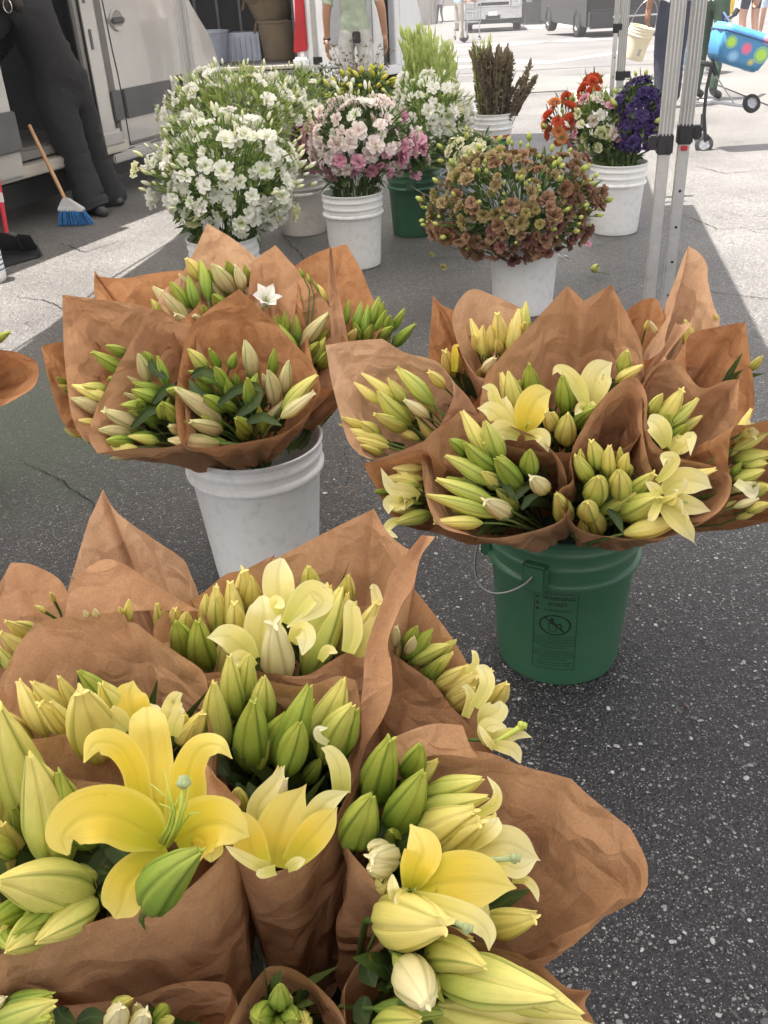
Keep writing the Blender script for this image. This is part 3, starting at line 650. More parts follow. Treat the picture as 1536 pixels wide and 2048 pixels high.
mb.box((0, -.02, 1.36), (w*.86, .06, .05)); mb.box((0, -.02, 1.02), (w*.6, .05, .045)); mb.box((0, -.03, 1.18), (w*.58, .06, .09)); mb.box((0, -.02, .74), (w*1.0, .22, .20)); mb.box((0, -.06, .86), (w*.98, .14, .05))
mb.box((-.56, -.02, 1.18), (.05, .06, .38)); mb.box((.56, -.02, 1.18), (.05, .06, .38)); mb.build('grille_chrome', M['chrome'], tr, bevel=.012)
mb = MB(); mb.box((0, -.005, 1.18), (1.1, .03, .34)); mb.box((0, -.14, .70), (.5, .02, .12)); mb.box((0, .05, .55), (w*.92, .3, .12)); mb.build('grille_black', M['black_plastic'], tr)
for s in (-1, 1):
    mb = MB(); mb.box((s*.78, -.015, 1.16), (.34, .05, .42)); hl = mb.build('headlight', M['lamp_glass'], tr, bevel=.03)
    mb = MB(); mb.box((s*.78, -.045, 1.19), (.15, .01, .13)); mb.box((s*.78, -.045, 1.05), (.26, .01, .05)); mb.build('lens', M['chrome'], hl)
    wheel('wheel', (s*.84, .62, .63), .39, .26, tr, 'x'); wheel('wheel', (s*.84, 4.6, .63), .39, .26, tr, 'x')
mb = MB(); mb.box((0, -.165, .80), (.32, .01, .13)); mb.build('number_plate', M['white_paint'], tr)
# ---------- black SUV, seen from behind with its hatch up
PS = atg(1176, 76)
sv = empty('parked_suv', (PS.x+.92, PS.y, zg(PS.y)), rad(5), 'black SUV with its tailgate raised beside the back canopy leg', 'SUV')
mb = MB(); mb.prism([(-1.0, .24), (1.0, .24), (1.02, 1.1), (.98, 1.15), (-.98, 1.15), (-1.02, 1.1)], 0, 4.4); mb.build('body', M['black_paint'], sv, bevel=.05)
mb = MB(); mb.box((-.93, .05, 1.5), (.09, .1, .75)); mb.box((.93, .05, 1.5), (.09, .1, .75)); mb.box((0, 2.1, 1.90), (1.9, 4.0, .08)); mb.box((0, 3.6, 1.5), (1.8, .06, .7)); mb.build('cabin_frame', M['black_paint'], sv, bevel=.02)
mb = MB()
for s in (-1, 1): mb.box((s*.96, 1.8, 1.5), (.03, 3.4, .6))
mb.build('side_window', M['dark_glass'], sv)
mb = MB(); mb.box((0, 1.0, 1.0), (1.7, 1.6, .5)); mb.build('boot_lining', M['inside'], sv)
mb = MB(); mb.box((0, -.55, 2.25), (1.75, 1.2, .06), Matrix.Rotation(rad(-28), 3, 'X')); mb.build('tailgate', M['black_paint'], sv, bevel=.02)
mb = MB(); mb.box((0, -.08, .42), (1.95, .24, .42)); mb.build('bumper', M['black_plastic'], sv, bevel=.05)
mb = MB(); mb.box((.2, -.2, .46), (1.2, .03, .04)); mb.build('bumper_trim', M['chrome'], sv)
for s in (-1, 1):
    mb = MB(); mb.box((s*.93, -.03, 1.08), (.16, .08, .36)); mb.build('tail_light', M['lamp_red'], sv, bevel=.02)
    wheel('wheel', (s*.91, .85, .34), .34, .22, sv, 'x'); wheel('wheel', (s*.91, 3.6, .34), .34, .22, sv, 'x')
for k, (x, c, h) in enumerate(((-.55, (0.5, 0.35, 0.25), .22), (-.2, (0.7, 0.7, 0.68), .16), (.35, (0.10, 0.30, 0.22), .2))):
    P = wmat(sv) @ Vector((x, .35, 1.255)); mb = MB(); mb.box((0, 0, h/2), (.30, .28, h)); mb.box((0, 0, h+.008), (.31, .29, .014))
    o = mb.build('storage_box', simple('box_%d' % k, c, .6), None, bevel=.012); o.location = P
    tag(o, ('tan box at the left of the black SUV boot', 'white box in the middle of the black SUV boot', 'green box at the right of the black SUV boot')[k], 'box')
# ---------- dark stall with cloth-covered tables between truck and SUV
PQ = atg(1122, 46)
st = empty('market_stall', (PQ.x, PQ.y, zg(PQ.y)), 0, 'dark draped market stall between the pickup truck and the black SUV', 'stall')
M['dark_cloth'] = simple('dark_cloth', (0.06, 0.055, 0.06), .9)
mb = MB()
for i in range(28):
    x = -1.75+3.5*i/27; x2 = -1.75+3.5*(i+1)/27; y = .05*math.sin(i*1.9); y2 = .05*math.sin((i+1)*1.9)
    mb.add([(x, y, .05), (x2, y2, .05), (x2, y2*.4, .8), (x, y*.4, .8)], [(0, 1, 2, 3)])
mb.box((0, .4, .81), (3.5, .8, .03)); mb.build('tablecloth', M['dark_cloth'], st)
mb = MB()
for x in (-1.8, 0.1, 1.8): mb.tube([(x, -.15, 0), (x, -.15, 2.4)], .025, 8)
for x in (-1.8, 1.8): mb.tube([(x, 2.4, 0), (x, 2.4, 2.4)], .025, 8)
mb.build('post', M['alu'], st)
mb = MB(); mb.box((0, 1.1, 2.45), (3.9, 2.9, .1)); mb.box((0, 2.4, 1.3), (3.7, .05, 2.3)); mb.build('awning', M['dark_cloth'], st)
for k in range(4):
    mb = MB(); x = -1.3+.85*k; mb.lathe([(.001, 0), (.12, 0), (.15, .26), (.13, .27), (.1, .03), (.001, .02)], 14)
    o = mb.build('produce_tub', simple('ptub%d' % k, ((.5, .5, .5), (.35, .2, .12), (.45, .42, .4), (.3, .3, .32))[k], .5), None, smooth=True); o.location = (PQ.x+x, PQ.y+.4, zg(PQ.y)+.826)
    tag(o, ('white tub at the left end of the dark stall table', 'brown tub second along the dark stall table', 'grey tub third along the dark stall table', 'slate tub at the right end of the dark stall table')[k], 'tub', 'tubs on the dark stall table')
# ---------- low wall and far kerb, upper left
WA = atg(760, 60); WB = atg(945, 40)
def lowwall():
    a, b = WA.xy.to_3d(), WB.xy.to_3d(); d = (b-a).normalized(); mid = (a+b)/2; mid.z = zg(mid.y); L = 9
    e = empty('street_wall', mid, math.atan2(d.y, d.x), 'sunlit beige stucco wall along the far pavement', 'wall')
    mb = MB(); mb.box((-2.6, .4, 1.0), (L, .25, 2.6)); mb.build('wall_face', M['stucco'], e)
    mb = MB(); mb.box((-2.6, .4, 2.34), (L+.1, .36, .08)); mb.build('coping', M['concrete'], e, bevel=.01)
    mb = MB()
    for k in range(4): mb.box((-5.2+2.0*k, .26, .95), (.35, .06, 2.5))
    mb.build('pilaster', M['stucco'], e)
lowwall()
p = atg(915, 62); e = empty('utility_post', (p.x, p.y, zg(p.y)), 0, 'tan timber post in front of the sunlit wall', 'post')
mb = MB(); mb.box((0, 0, 1.3), (.16, .16, 2.6)); mb.build('post_shaft', simple('tan_timber', (0.42, 0.36, 0.28), .8, bump=.3), e, bevel=.01)
mb = MB(); mb.box((0, 0, .04), (.26, .26, .08)); mb.build('post_footing', M['concrete'], e)
strip_sheet('far_pavement', [[WA.xy+Vector((-30, -.6)), WB.xy+Vector((2.2, -.9)), WB.xy+Vector((2.2, 3)), WA.xy+Vector((-30, 3))]], M['concrete'], .10)
# ============================================================ people
M['skin'] = simple('skin', (0.50, 0.29, 0.20), .5, var=.06, transl=.06)
M['skin_tan'] = simple('skin_tan', (0.40, 0.22, 0.14), .5, var=.06, transl=.06)
M['hair_dark'] = simple('hair_dark', (0.022, 0.016, 0.013), .5, var=.3, scale=50, bump=.5, bscale=90)
M['hair_brown'] = simple('hair_brown', (0.09, 0.055, 0.035), .5, var=.3, scale=50, bump=.5, bscale=90)
def cloth(name, c, **k): return simple(name, c, .85, bump=.9, bscale=14, var=.16, **k)
M['black_knit'] = cloth('black_knit', (0.010, 0.010, 0.012)); M['black_pants'] = cloth('black_pants', (0.011, 0.0115, 0.014))
M['sage_tee'] = cloth('sage_tee', (0.34, 0.40, 0.31)); M['grey_shorts'] = cloth('grey_shorts', (0.50, 0.50, 0.48))
M['white_tee'] = cloth('white_tee', (0.72, 0.71, 0.70)); M['navy'] = cloth('navy', (0.035, 0.04, 0.065)); M['denim'] = cloth('denim', (0.12, 0.20, 0.31))
M['sky_shirt'] = cloth('sky_shirt', (0.30, 0.44, 0.62)); M['khaki'] = cloth('khaki', (0.42, 0.38, 0.34)); M['green_cloth'] = cloth('green_cloth', (0.05, 0.09, 0.06))
M['rust_shirt'] = cloth('rust_shirt', (0.30, 0.14, 0.10)); M['yellow_cloth'] = cloth('yellow_cloth', (0.80, 0.55, 0.05)); M['pale_blue'] = cloth('pale_blue', (0.45, 0.55, 0.66)); M['lilac'] = cloth('lilac', (0.45, 0.42, 0.55))
M['shoe_grey'] = simple('shoe_grey', (0.50, 0.52, 0.54), .6); M['shoe_dark'] = simple('shoe_dark', (0.04, 0.04, 0.045), .6)
def skin_mesh(name, J, E, sub=1, root=0):
    """J: list of (pos, rx[, ry]); E: edges; grows a continuous surface over the skeleton"""
    me = bpy.data.meshes.new(name+'_skel'); me.from_pydata([tuple(j[0]) for j in J], E, [])
    o = bpy.data.objects.new('tmp', me); COL.objects.link(o)
    sk = o.modifiers.new('s', 'SKIN'); sk.use_smooth_shade = True; sk.branch_smoothing = .4
    lay = me.skin_vertices[0].data
    for i, j in enumerate(J): lay[i].radius = (j[1], j[2] if len(j) > 2 else j[1]); lay[i].use_root = (i == root)
    ss = o.modifiers.new('d', 'SUBSURF'); ss.levels = sub; ss.render_levels = sub
    dg = bpy.context.evaluated_depsgraph_get(); dg.update()
    out = bpy.data.meshes.new_from_object(o.evaluated_get(dg)); bpy.data.objects.remove(o); bpy.data.meshes.remove(me)
    out.name = name; return out
def person(label, base, face, pose, mats, group=None, scale=1.0, hair=None, extra=None):
    """pose: joint name -> local position (x right, y forward, z up) for a 1.7 m body; every joint has a default"""
    P = dict(hip=(0, 0, .93), waist=(0, .0, 1.08), chest=(0, .0, 1.28), neckb=(0, -.01, 1.44), neck=(0, 0, 1.50), head=(0, .02, 1.60), top=(0, .01, 1.68),
             hL=(-.09, 0, .90), kL=(-.10, .02, .49), aL=(-.10, -.02, .09), tL=(-.11, .14, .03), hR=(.09, 0, .90), kR=(.10, .02, .49), aR=(.10, -.02, .09), tR=(.11, .14, .03),
             sL=(-.17, 0, 1.40), eL=(-.24, -.02, 1.12), wL=(-.25, .06, .88), sR=(.17, 0, 1.40), eR=(.24, -.02, 1.12), wR=(.25, .06, .88))
    P.update(pose or {}); P = {k: Vector(v)*scale for k, v in P.items()}
    R = dict(hip=(.155, .115), waist=(.135, .10), chest=(.16, .115), neckb=(.10, .075), neck=(.055, .055), head=(.078, .095), top=(.05, .06),
             h=(.095, .1), k=(.062, .062), a=(.042, .045), t=(.042, .028), s=(.065, .06), e=(.043, .043), w=(.028, .026))
    names = ['hip', 'waist', 'chest', 'neckb', 'neck', 'head', 'top']
    for s in 'LR': names += ['h'+s, 'k'+s, 'a'+s, 't'+s, 's'+s, 'e'+s, 'w'+s]
    ix = {k: i for i, k in enumerate(names)}
    fat = (mats or {}).get('fat', 1.0)
    J = []
    for k in names:
        r = R[k] if k in R else R[k[0]]
        f = fat if k not in ('head', 'top', 'neck') else 1
        if k[0] == 'a' and k != 'arm': f *= mats.get('flare', 1.0)
        J.append((P[k], r[0]*scale*f, r[1]*scale*f))
    E = [('hip', 'waist'), ('waist', 'chest'), ('chest', 'neckb'), ('neckb', 'neck'), ('neck', 'head'), ('head', 'top')]
    for s in 'LR': E += [('hip', 'h'+s), ('h'+s, 'k'+s), ('k'+s, 'a'+s), ('a'+s, 't'+s), ('neckb', 's'+s), ('s'+s, 'e'+s), ('e'+s, 'w'+s)]
    me = skin_mesh('person_body', J, [(ix[a], ix[b]) for a, b in E], mats.get('sub', 2))
    e = empty('person', base, face, label, 'person', group)
    sk = mats['skin']; top = mats['top']; bot = mats['bottom']; shoe = mats.get('shoe', M['shoe_dark'])
    for m in (sk, top, bot, shoe): me.materials.append(m)
    sleeve = mats.get('sleeve', .5); hem = mats.get('hem', 1.0)      # share of the arm / leg that is covered
    segs = [(P[a], P[b], a, b) for a, b in E]
    for po in me.polygons:
        c = po.center; best = 9; bi = None
        for a, b, na, nb in segs:
            ab = b-a; t = max(0, min(1, (c-a).dot(ab)/max(ab.length_squared, 1e-9))); d = (c-(a+ab*t)).length
            if d < best: best = d; bi = (na, nb, t)
        na, nb, t = bi; m = 0
        if nb in ('waist', 'chest'): m = 1
        elif nb == 'neckb': m = 1
        elif nb == 'neck': m = 1 if t < .35 else 0
        elif nb[0] == 's': m = 1
        elif nb[0] == 'e': m = 1 if t < min(1, sleeve*2) else 0
        elif nb[0] == 'w': m = 1 if t < sleeve*2-1 else 0
        elif nb[0] == 'h' and nb != 'head': m = 2 if c.z < P['hip'].z+.03 else 1
        elif nb[0] == 'k': m = 2 if t < min(1, hem*2) else 0
        elif nb[0] == 'a': m = (2 if t < hem*2-1 else 0) if t < .93 else 3
        elif nb[0] == 't' and nb != 'top': m = 3
        po.material_index = m
    wr = mats.get('wrinkle', .004); covered = set()
    for po in me.polygons:
        if po.material_index in (1, 2): covered.update(po.vertices)
    nn = [v.normal.copy() for v in me.vertices]
    for i in covered:
        v = me.vertices[i]; c = v.co; v.co = c+nn[i]*wr*(.35*noise.noise(Vector((c.x*9, c.y*9, c.z*16)))+1.8*(abs(noise.noise(Vector((c.x*7+5, c.y*7, c.z*22+c.x*12))))-.25))
    # hands: palm and five bent fingers joined to the body mesh
    hb = MB()
    for s in 'LR':
        w = P['w'+s]; d = (w-P['e'+s]).normalized(); side = Vector((1 if s == 'R' else -1, 0, 0)); fw = (Vector((0, 1, 0))-d*d.y).normalized(); out = d.cross(fw)
        q = scale; curl = mats.get('curl', .6); inw = -side
        pts = [w-d*.03*q, w+d*.02*q, w+d*.055*q, w+d*.085*q]
        for sh in (-.018, 0, .018): hb.tube([p+fw*sh*q for p in pts], [.018*q, .019*q, .019*q, .013*q], 8)
        for k in range(4):
            b0 = w+d*.078*q+fw*(.030-.019*k)*q; l = (.036, .041, .038, .029)[k]*q
            b1 = b0+(d*math.cos(curl*.5)+inw*math.sin(curl*.5))*l; b2 = b1+(d*math.cos(curl*1.4)+inw*math.sin(curl*1.4))*l*.8; b3 = b2+(d*math.cos(curl*2.3)+inw*math.sin(curl*2.3))*l*.55
            hb.tube([b0, b1, b2, b3], [.0095*q, .009*q, .008*q, .006*q], 7)
        t0 = w+d*.025*q+fw*.025*q; t1 = t0+(d*.6+fw*.75+inw*.3).normalized()*.034*q; t2 = t1+(d*.9+fw*.25+inw*.4).normalized()*.028*q
        hb.tube([t0, t1, t2], [.013*q, .011*q, .008*q], 7)
    hm = hb.mesh('hands', sk, smooth='all')
    bm = bmesh.new(); bm.from_mesh(me); bm.from_mesh(hm); bm.to_mesh(me); bm.free(); bpy.data.meshes.remove(hm)
    me.polygons.foreach_set('use_smooth', [True]*len(me.polygons)); me.update()
    body = link('body', me, e)
    # face: nose, ears, eyes, mouth
    hd = P['head']; up = (P['top']-P['neck']).normalized(); fr = mats.get('look', Vector((0, 1, 0))); fr = (fr-up*fr.dot(up)).normalized(); sd = fr.cross(up)
    fb = MB(); fb.tube([hd+fr*.088*scale+up*.02*scale, hd+fr*.108*scale-up*.018*scale, hd+fr*.092*scale-up*.028*scale], [.008*scale, .014*scale, .012*scale], 7)
    for s in (-1, 1): fb.tube([hd+sd*s*.076*scale+up*.02*scale, hd+sd*s*.088*scale-up*.0*scale, hd+sd*s*.076*scale-up*.025*scale], [.012*scale, .014*scale, .008*scale], 6)
    fb.build('face', sk, e, smooth='all')
    eb = MB()
    for s in (-1, 1): eb.tube([hd+fr*.086*scale+sd*s*.032*scale+up*.018*scale, hd+fr*.096*scale+sd*s*.032*scale+up*.018*scale], .009*scale, 8)
    eb.tube([hd+fr*.094*scale+sd*.022*scale-up*.055*scale, hd+fr*.098*scale-up*.057*scale, hd+fr*.094*scale-sd*.022*scale-up*.055*scale], .006*scale, 6)
    eb.build('eyes_and_mouth', simple('facedark', (0.12, 0.05, 0.045), .5), e)
    # hair
    hm_ = hair or M['hair_dark']; h = MB(); n = 14; vs = []; fs = []
    for i in range(8):
        a = i/7*rad(112)
        for k in range(n):
            b = 2*math.pi*k/n; r = .098*scale*(1+.05*math.sin(k*3.1+i)); cutf = 1.0
            v = up*math.cos(a)*r*1.18+(sd*math.cos(b)*.84+fr*math.sin(b)*1.02)*math.sin(a)*r
            if math.sin(b) > .35 and a > rad(60): v = v*.86-fr*.012*scale
            vs.append(hd+up*.015*scale+v)
    for i in range(7):
        for k in range(n): k2 = (k+1) % n; fs.append((i*n+k, i*n+k2, (i+1)*n+k2, (i+1)*n+k))
    h.add(vs, fs)
    for lk in mats.get('locks', []): h.tube([Vector(p)*scale for p in lk[0]], [r*scale for r in lk[1]], 10)
    h.build('hair', hm_, e, smooth='all')
    return e
def P0(x, y): p = atg(x, y); return (p.x, p.y, zg(p.y))
# the woman in black: feet by the step, bent over into the van
wf = atz(200, 420)
def WJ(px, py, Y): return tuple(aty(px, py, Y)-Vector((wf.x, wf.y, 0)))
yw = wf.y
person('woman in black top and flared trousers bending into the silver van, with a hoop earring', (wf.x, wf.y, 0), 0,
       dict(hip=WJ(122, 178, yw-.02), waist=WJ(98, 118, yw-.04), chest=WJ(62, 45, yw-.06), neckb=WJ(28, -22, yw-.08), neck=WJ(12, -42, yw-.1), head=WJ(-2, -58, yw-.12), top=WJ(-22, -66, yw-.14),
            hL=WJ(108, 200, yw-.08), hR=WJ(148, 205, yw+.10), kL=WJ(148, 305, yw-.08), kR=WJ(182, 295, yw+.16), aL=WJ(188, 408, yw-.08), aR=WJ(222, 392, yw+.22), tL=WJ(204, 418, yw-.16), tR=WJ(236, 400, yw+.14),
            sL=WJ(8, 20, yw-.2), sR=WJ(60, -20, yw+.15), eL=WJ(-30, 80, yw-.25), eR=WJ(20, 60, yw+.3), wL=WJ(-60, 130, yw-.2), wR=WJ(-10, 120, yw+.35)),
       dict(skin=M['skin'], top=M['black_knit'], bottom=M['black_pants'], sleeve=1.0, hem=1.0, shoe=M['shoe_dark'], fat=1.62, sub=3, wrinkle=.010, look=Vector((-.6, -.2, -1)), flare=1.25,
            locks=[([WJ(-2, -60, yw-.2), WJ(14, -20, yw-.26), WJ(34, 10, yw-.26), WJ(52, 34, yw-.24)], [.06, .05, .04, .008]), ([WJ(-10, -50, yw-.2), WJ(4, 0, yw-.28), WJ(20, 30, yw-.28)], [.05, .045, .01])]), None, 1.0)
wo_ = [o for o in SC.objects if o.get('category') == 'person'][-1]
for kk, aa, tt in (((148, 305, yw-.08), (190, 424, yw-.12), (212, 426, yw-.24)), ((182, 295, yw+.16), (224, 402, yw+.18), (244, 408, yw+.08))):
    a, b = Vector(WJ(*kk)), Vector(WJ(*aa)); mb = MB(); rs = random.Random(int(kk[0])); mb.tube([a.lerp(b, .97*i/15)+Vector((rs.gauss(0, .0035), rs.gauss(0, .003), 0)) for i in range(16)], [(.090+.030*(i/15)**2)*(1+.035*math.sin(i*2.4+kk[0])) for i in range(16)], 22, cap=False); mb.build('trouser_leg', M['black_pants'], wo_, smooth='all')
    t = Vector(WJ(*tt)); t.z = .03; b.z = .03; mb = MB(); mb.tube([b, b.lerp(t, .6), t], [.036, .036, .022], 10); mb.build('shoe', M['shoe_dark'], wo_, smooth='all')
hp = Vector(WJ(15, 12, yw-.33))
mb = MB(); mb.tube([hp+Vector((.024*math.cos(a), 0, .036*math.sin(a))) for a in [k*2*math.pi/16 for k in range(17)]], .003, 6); mb.build('hoop_earring', M['chrome'], wo_)
# man in the sage tee
gm = aty(712, 110, 9.0)
person('man in sage green tee and pale grey shorts seen from behind between the white vans', (gm.x, gm.y, 0), rad(-8),
       dict(eL=(-.25, -.02, 1.12), wL=(-.27, .02, .86), eR=(.26, -.02, 1.13), wR=(.28, .03, .88)),
       dict(skin=M['skin_tan'], top=M['sage_tee'], bottom=M['grey_shorts'], sleeve=.40, hem=.5, shoe=M['shoe_dark'], fat=1.02, curl=.4, sub=3, wrinkle=.008), None, 0.93, M['hair_brown'])
gme = [o for o in SC.objects if o.get('category') == 'person'][-1]
mb = MB(); mb.box((.03, -.125, .84), (.07, .03, .09)); mb.build('waist_pouch', M['black_plastic'], gme, bevel=.008)
mb = MB(); mb.lathe([(.030, -.012), (.034, 0), (.030, .012)], 14, (-.25, .02, .83)); mb.build('wristband', M['black_plastic'], gme)
for k, (lab, px, py, rz, pose, mt, sc_, hr) in enumerate([
    ('shopper in light blue shirt and khaki trousers pushing a cart beside the pickup truck', 918, 86, rad(-60), dict(wR=(.2, .32, .98), wL=(-.2, .3, .98), eR=(.24, .08, 1.1), eL=(-.24, .06, 1.1), kL=(-.1, .14, .5), aL=(-.1, .2, .09), tL=(-.1, .34, .04)), dict(skin=M['skin'], top=M['sky_shirt'], bottom=M['khaki'], sleeve=.8, hem=1, shoe=M['shoe_dark']), 1.0, M['hair_brown']),
    ('distant walker in lilac top and black trousers by the sunlit wall', 880, 47, rad(20), dict(kL=(-.09, .12, .5), aL=(-.09, .18, .09), tL=(-.09, .32, .04), aR=(.09, -.22, .12)), dict(skin=M['skin'], top=M['lilac'], bottom=M['black_pants'], sleeve=.4, hem=1), .97, M['hair_dark']),
    ('walker in rust shirt and faded jeans carrying a cream bucket', 1400, 148, rad(75), dict(wR=(.30, .05, .84), wL=(-.33, .06, .80), eL=(-.28, 0, 1.1), kL=(-.1, .16, .5), aL=(-.1, .22, .09), tL=(-.1, .36, .04), aR=(.1, -.2, .1), tR=(.1, -.06, .05)), dict(skin=M['skin_tan'], top=M['rust_shirt'], bottom=M['denim'], sleeve=.45, hem=1, shoe=M['shoe_grey'], curl=1.0), .93, M['hair_dark']),
    ('shopper in white tee and dark navy jeans standing behind the paired canopy legs', 1330, 215, rad(15), dict(wR=(.26, .1, .9), eL=(-.26, 0, 1.15)), dict(skin=M['skin_tan'], top=M['white_tee'], bottom=M['navy'], sleeve=.42, hem=1, fat=1.1), .98, M['hair_brown']),
    ('shopper in dark green trousers holding the handle of the walking cart', 1408, 200, rad(-50), dict(wR=(.24, .36, .93), eR=(.26, .1, 1.1)), dict(skin=M['skin'], top=M['white_tee'], bottom=M['green_cloth'], sleeve=.35, hem=1, curl=1.1), .97, M['hair_brown']),
    ('walker in navy shorts, bare legs, at the far right kerb', 1492, 95, rad(10), dict(kL=(-.1, .08, .5), aR=(.1, -.1, .1)), dict(skin=M['skin'], top=M['lilac'], bottom=M['navy'], sleeve=.4, hem=.36, fat=1.1), 1.0, M['hair_dark']),
    ('walker in pale blue shorts and white shoes at the right edge', 1530, 72, rad(-15), dict(aL=(-.1, .15, .1)), dict(skin=M['skin'], top=M['white_tee'], bottom=M['pale_blue'], sleeve=.4, hem=.40, shoe=M['shoe_grey']), .95, M['hair_brown']),
    ('walker in a yellow outfit behind the cart holder', 1450, 62, rad(0), dict(), dict(skin=M['skin'], top=M['yellow_cloth'], bottom=M['yellow_cloth'], sleeve=.6, hem=.9), .95, M['hair_dark'])]):
    person(lab, P0(px, py), rz, pose, mt, None, sc_, hr)
# ============================================================ folding walking cart with its dotted bag
W0 = atz(1408, 300); 
ct = empty('folding_cart', (0, 0, 0), 0, 'black folding three-wheel cart holding the dotted blue bag on the sunlit asphalt', 'cart')
YC = W0.y
def C(px, py, dy=0.0): return aty(px, py, YC+dy)
mb = MB(); mb.tube([C(1411, 283), C(1408, 230), C(1413, 180), C(1424, 130)], .014, 8); mb.tube([C(1424, 130), C(1438, 62), C(1452, 40), C(1468, 30)], .014, 8)
mb.tube([C(1403, 262, -.03), C(1405, 228, -.02)], .012, 8); mb.build('frame_tube', M['black_plastic'], ct, smooth=True)
mb = MB(); mb.tube([C(1410, 207), C(1425, 203), C(1470, 210), C(1497, 213)], .012, 8); mb.tube([C(1424, 140), C(1469, 208)], .005, 6); mb.tube([C(1424, 203, .02), C(1410, 212, .02), C(1409, 250, .02)], .010, 8); mb.build('lower_bar', M['steel'], ct, smooth=True)
mb = MB(); mb.tube([C(1400, 126), C(1426, 130), C(1432, 150)], .02, 8); mb.build('hinge', M['black_plastic'], ct, smooth=True)
mb = MB(); mb.tube([C(1468, 30), C(1476, 18)], .02, 8); mb.build('grip', M['black_plastic'], ct, smooth=True)
mb = MB(); mb.tube([C(1424, 95), C(1438, 112), C(1446, 122)], .008, 6); mb.build('brake_lever', M['black_plastic'], ct, smooth=True)
wh = wheel('wheel', C(1503, 207), .068, .035, ct, 'z', 6); wh.rotation_euler = (rad(62), rad(18), 0)
wh = wheel('wheel', C(1408, 289), .068, .035, ct, 'z', 6); wh.rotation_euler = (rad(70), rad(-35), 0)
wh = wheel('wheel', C(1405, 283, .42), .066, .035, ct, 'z', 6); wh.rotation_euler = (rad(70), rad(-35), 0)
mb = MB(); mb.tube([C(1409, 250, .02), C(1407, 284, .42)], .010, 8); mb.build('axle', M['steel'], ct)
def dotted():
    m, n, b, out = newmat('dotted_cloth')
    tc = N(n, 'ShaderNodeTexCoord'); col = None
    base = (0.07, 0.27, 0.52)
    c = None; dots = [((-.12, -.13, .05), .045, (0.45, 0.75, 0.10)), ((.0, -.13, .0), .042, (0.85, 0.16, 0.30)), ((.12, -.13, -.05), .06, (0.45, 0.75, 0.10)), ((.05, -.13, -.10), .032, (0.75, 0.65, 0.10)), ((-.09, -.13, -.05), .045, (0.30, 0.55, 0.85)),
            ((-.04, -.02, .12), .05, (0.60, 0.80, 0.15)), ((.04, -.05, .11), .035, (0.85, 0.16, 0.30)), ((-.03, -.19, .05), .018, (0.75, 0.85, 0.25)), ((.15, -.13, .05), .035, (0.85, 0.25, 0.35)), ((-.14, -.15, -.05), .02, (0.8, 0.8, 0.2)), ((-.1, -.05, .11), .03, (.7, .85, .3)), ((.1, .1, .1), .05, (.45, .75, .1))]
    cur = None
    for P, r, k in dots:
        s = N(n, 'ShaderNodeVectorMath', operation='DISTANCE'); s.inputs[1].default_value = P; n.links.new(tc.outputs['Object'], s.inputs[0])
        q = ramp(n, math_(n, 'DIVIDE', s.outputs['Value'], r), [(0.0, 1.0), (0.62, 1.0), (0.66, 0.5), (0.98, 0.5), (1.0, 0.0)], 'LINEAR')
        cur = mixc(n, q.outputs[0], cur if cur is not None else base, k)
    n.links.new(cur, b.inputs['Base Color']); b.inputs['Roughness'].default_value = .55
    return m
bgp = C(1478, 95, -.02)
bag = empty('insulated_bag', bgp, rad(4), 'bright blue insulated bag with green and pink dots hanging on the cart', 'bag')
bm = bmesh.new(); bmesh.ops.create_cube(bm, size=1); bmesh.ops.subdivide_edges(bm, edges=bm.edges, cuts=5, use_grid_fill=True)
for v in bm.verts:
    p = v.co; k = 1-.22*max(0, -p.z*2-.1); v.co = Vector((p.x*.40*k, p.y*.26*k, p.z*.25))
    if p.z > .3: v.co.x *= .86; v.co.y *= .8; v.co.z += .02
    v.co += v.co.normalized()*.010*noise.noise(v.co*14); v.co = Matrix.Rotation(rad(-17), 3, 'Y').inverted() @ v.co
bmesh.ops.bevel(bm, geom=[e for e in bm.edges if e.calc_face_angle(0) > .7], offset=.012, segments=2, affect='EDGES')
me = bpy.data.meshes.new('bag_shell'); bm.to_mesh(me); bm.free(); me.materials.append(dotted()); me.polygons.foreach_set('use_smooth', [True]*len(me.polygons)); link('bag_shell', me, bag)
mb = MB(); R17 = Matrix.Rotation(rad(17), 3, 'Y')
mb.tube([R17 @ Vector(p) for p in [(-.205, -.133, .075), (0, -.137, .078), (.198, -.133, .075), (.198, .13, .075), (-.205, .13, .075), (-.205, -.133, .075)]], .005, 6)
mb.tube([R17 @ Vector(p) for p in [(-.17, -.1, .12), (-.21, 0, .18), (-.17, .05, .12)]], .008, 6); mb.build('piping', simple('navy_piping', (0.03, 0.06, 0.16), .6), bag)
# cream bucket carried by the walker, seen from below its rim
# ============================================================ buckets
M['pail_white'] = simple('pail_white', (0.84, 0.84, 0.83), .36, var=.03, scale=5, dirt=((0.34, 0.30, 0.26), 34, .34), transl=.12, bump=.08, bscale=25)
M['pail_dirty'] = simple('pail_dirty', (0.58, 0.55, 0.51), .5, var=.06, scale=5, dirt=((0.28, 0.24, 0.20), 9, .65), transl=.06, bump=.1, bscale=30)
M['pail_cream'] = simple('pail_cream', (0.72, 0.66, 0.50), .4, var=.03, transl=.2)
M['pail_green'] = simple('pail_green', (0.036, 0.118, 0.062), .36, var=.10, scale=4, dirt=((0.06, 0.10, 0.07), 8, .5), bump=.08, bscale=25)
M['pail_grey'] = simple('pail_grey', (0.30, 0.33, 0.38), .45, var=.05)
M['wire'] = simple('wire', (0.40, 0.40, 0.41), .3, .9)
M['ink'] = simple('ink', (0.008, 0.014, 0.010), .6)
M['water'] = simple('water', (0.03, 0.04, 0.03), .05, spec=.6)
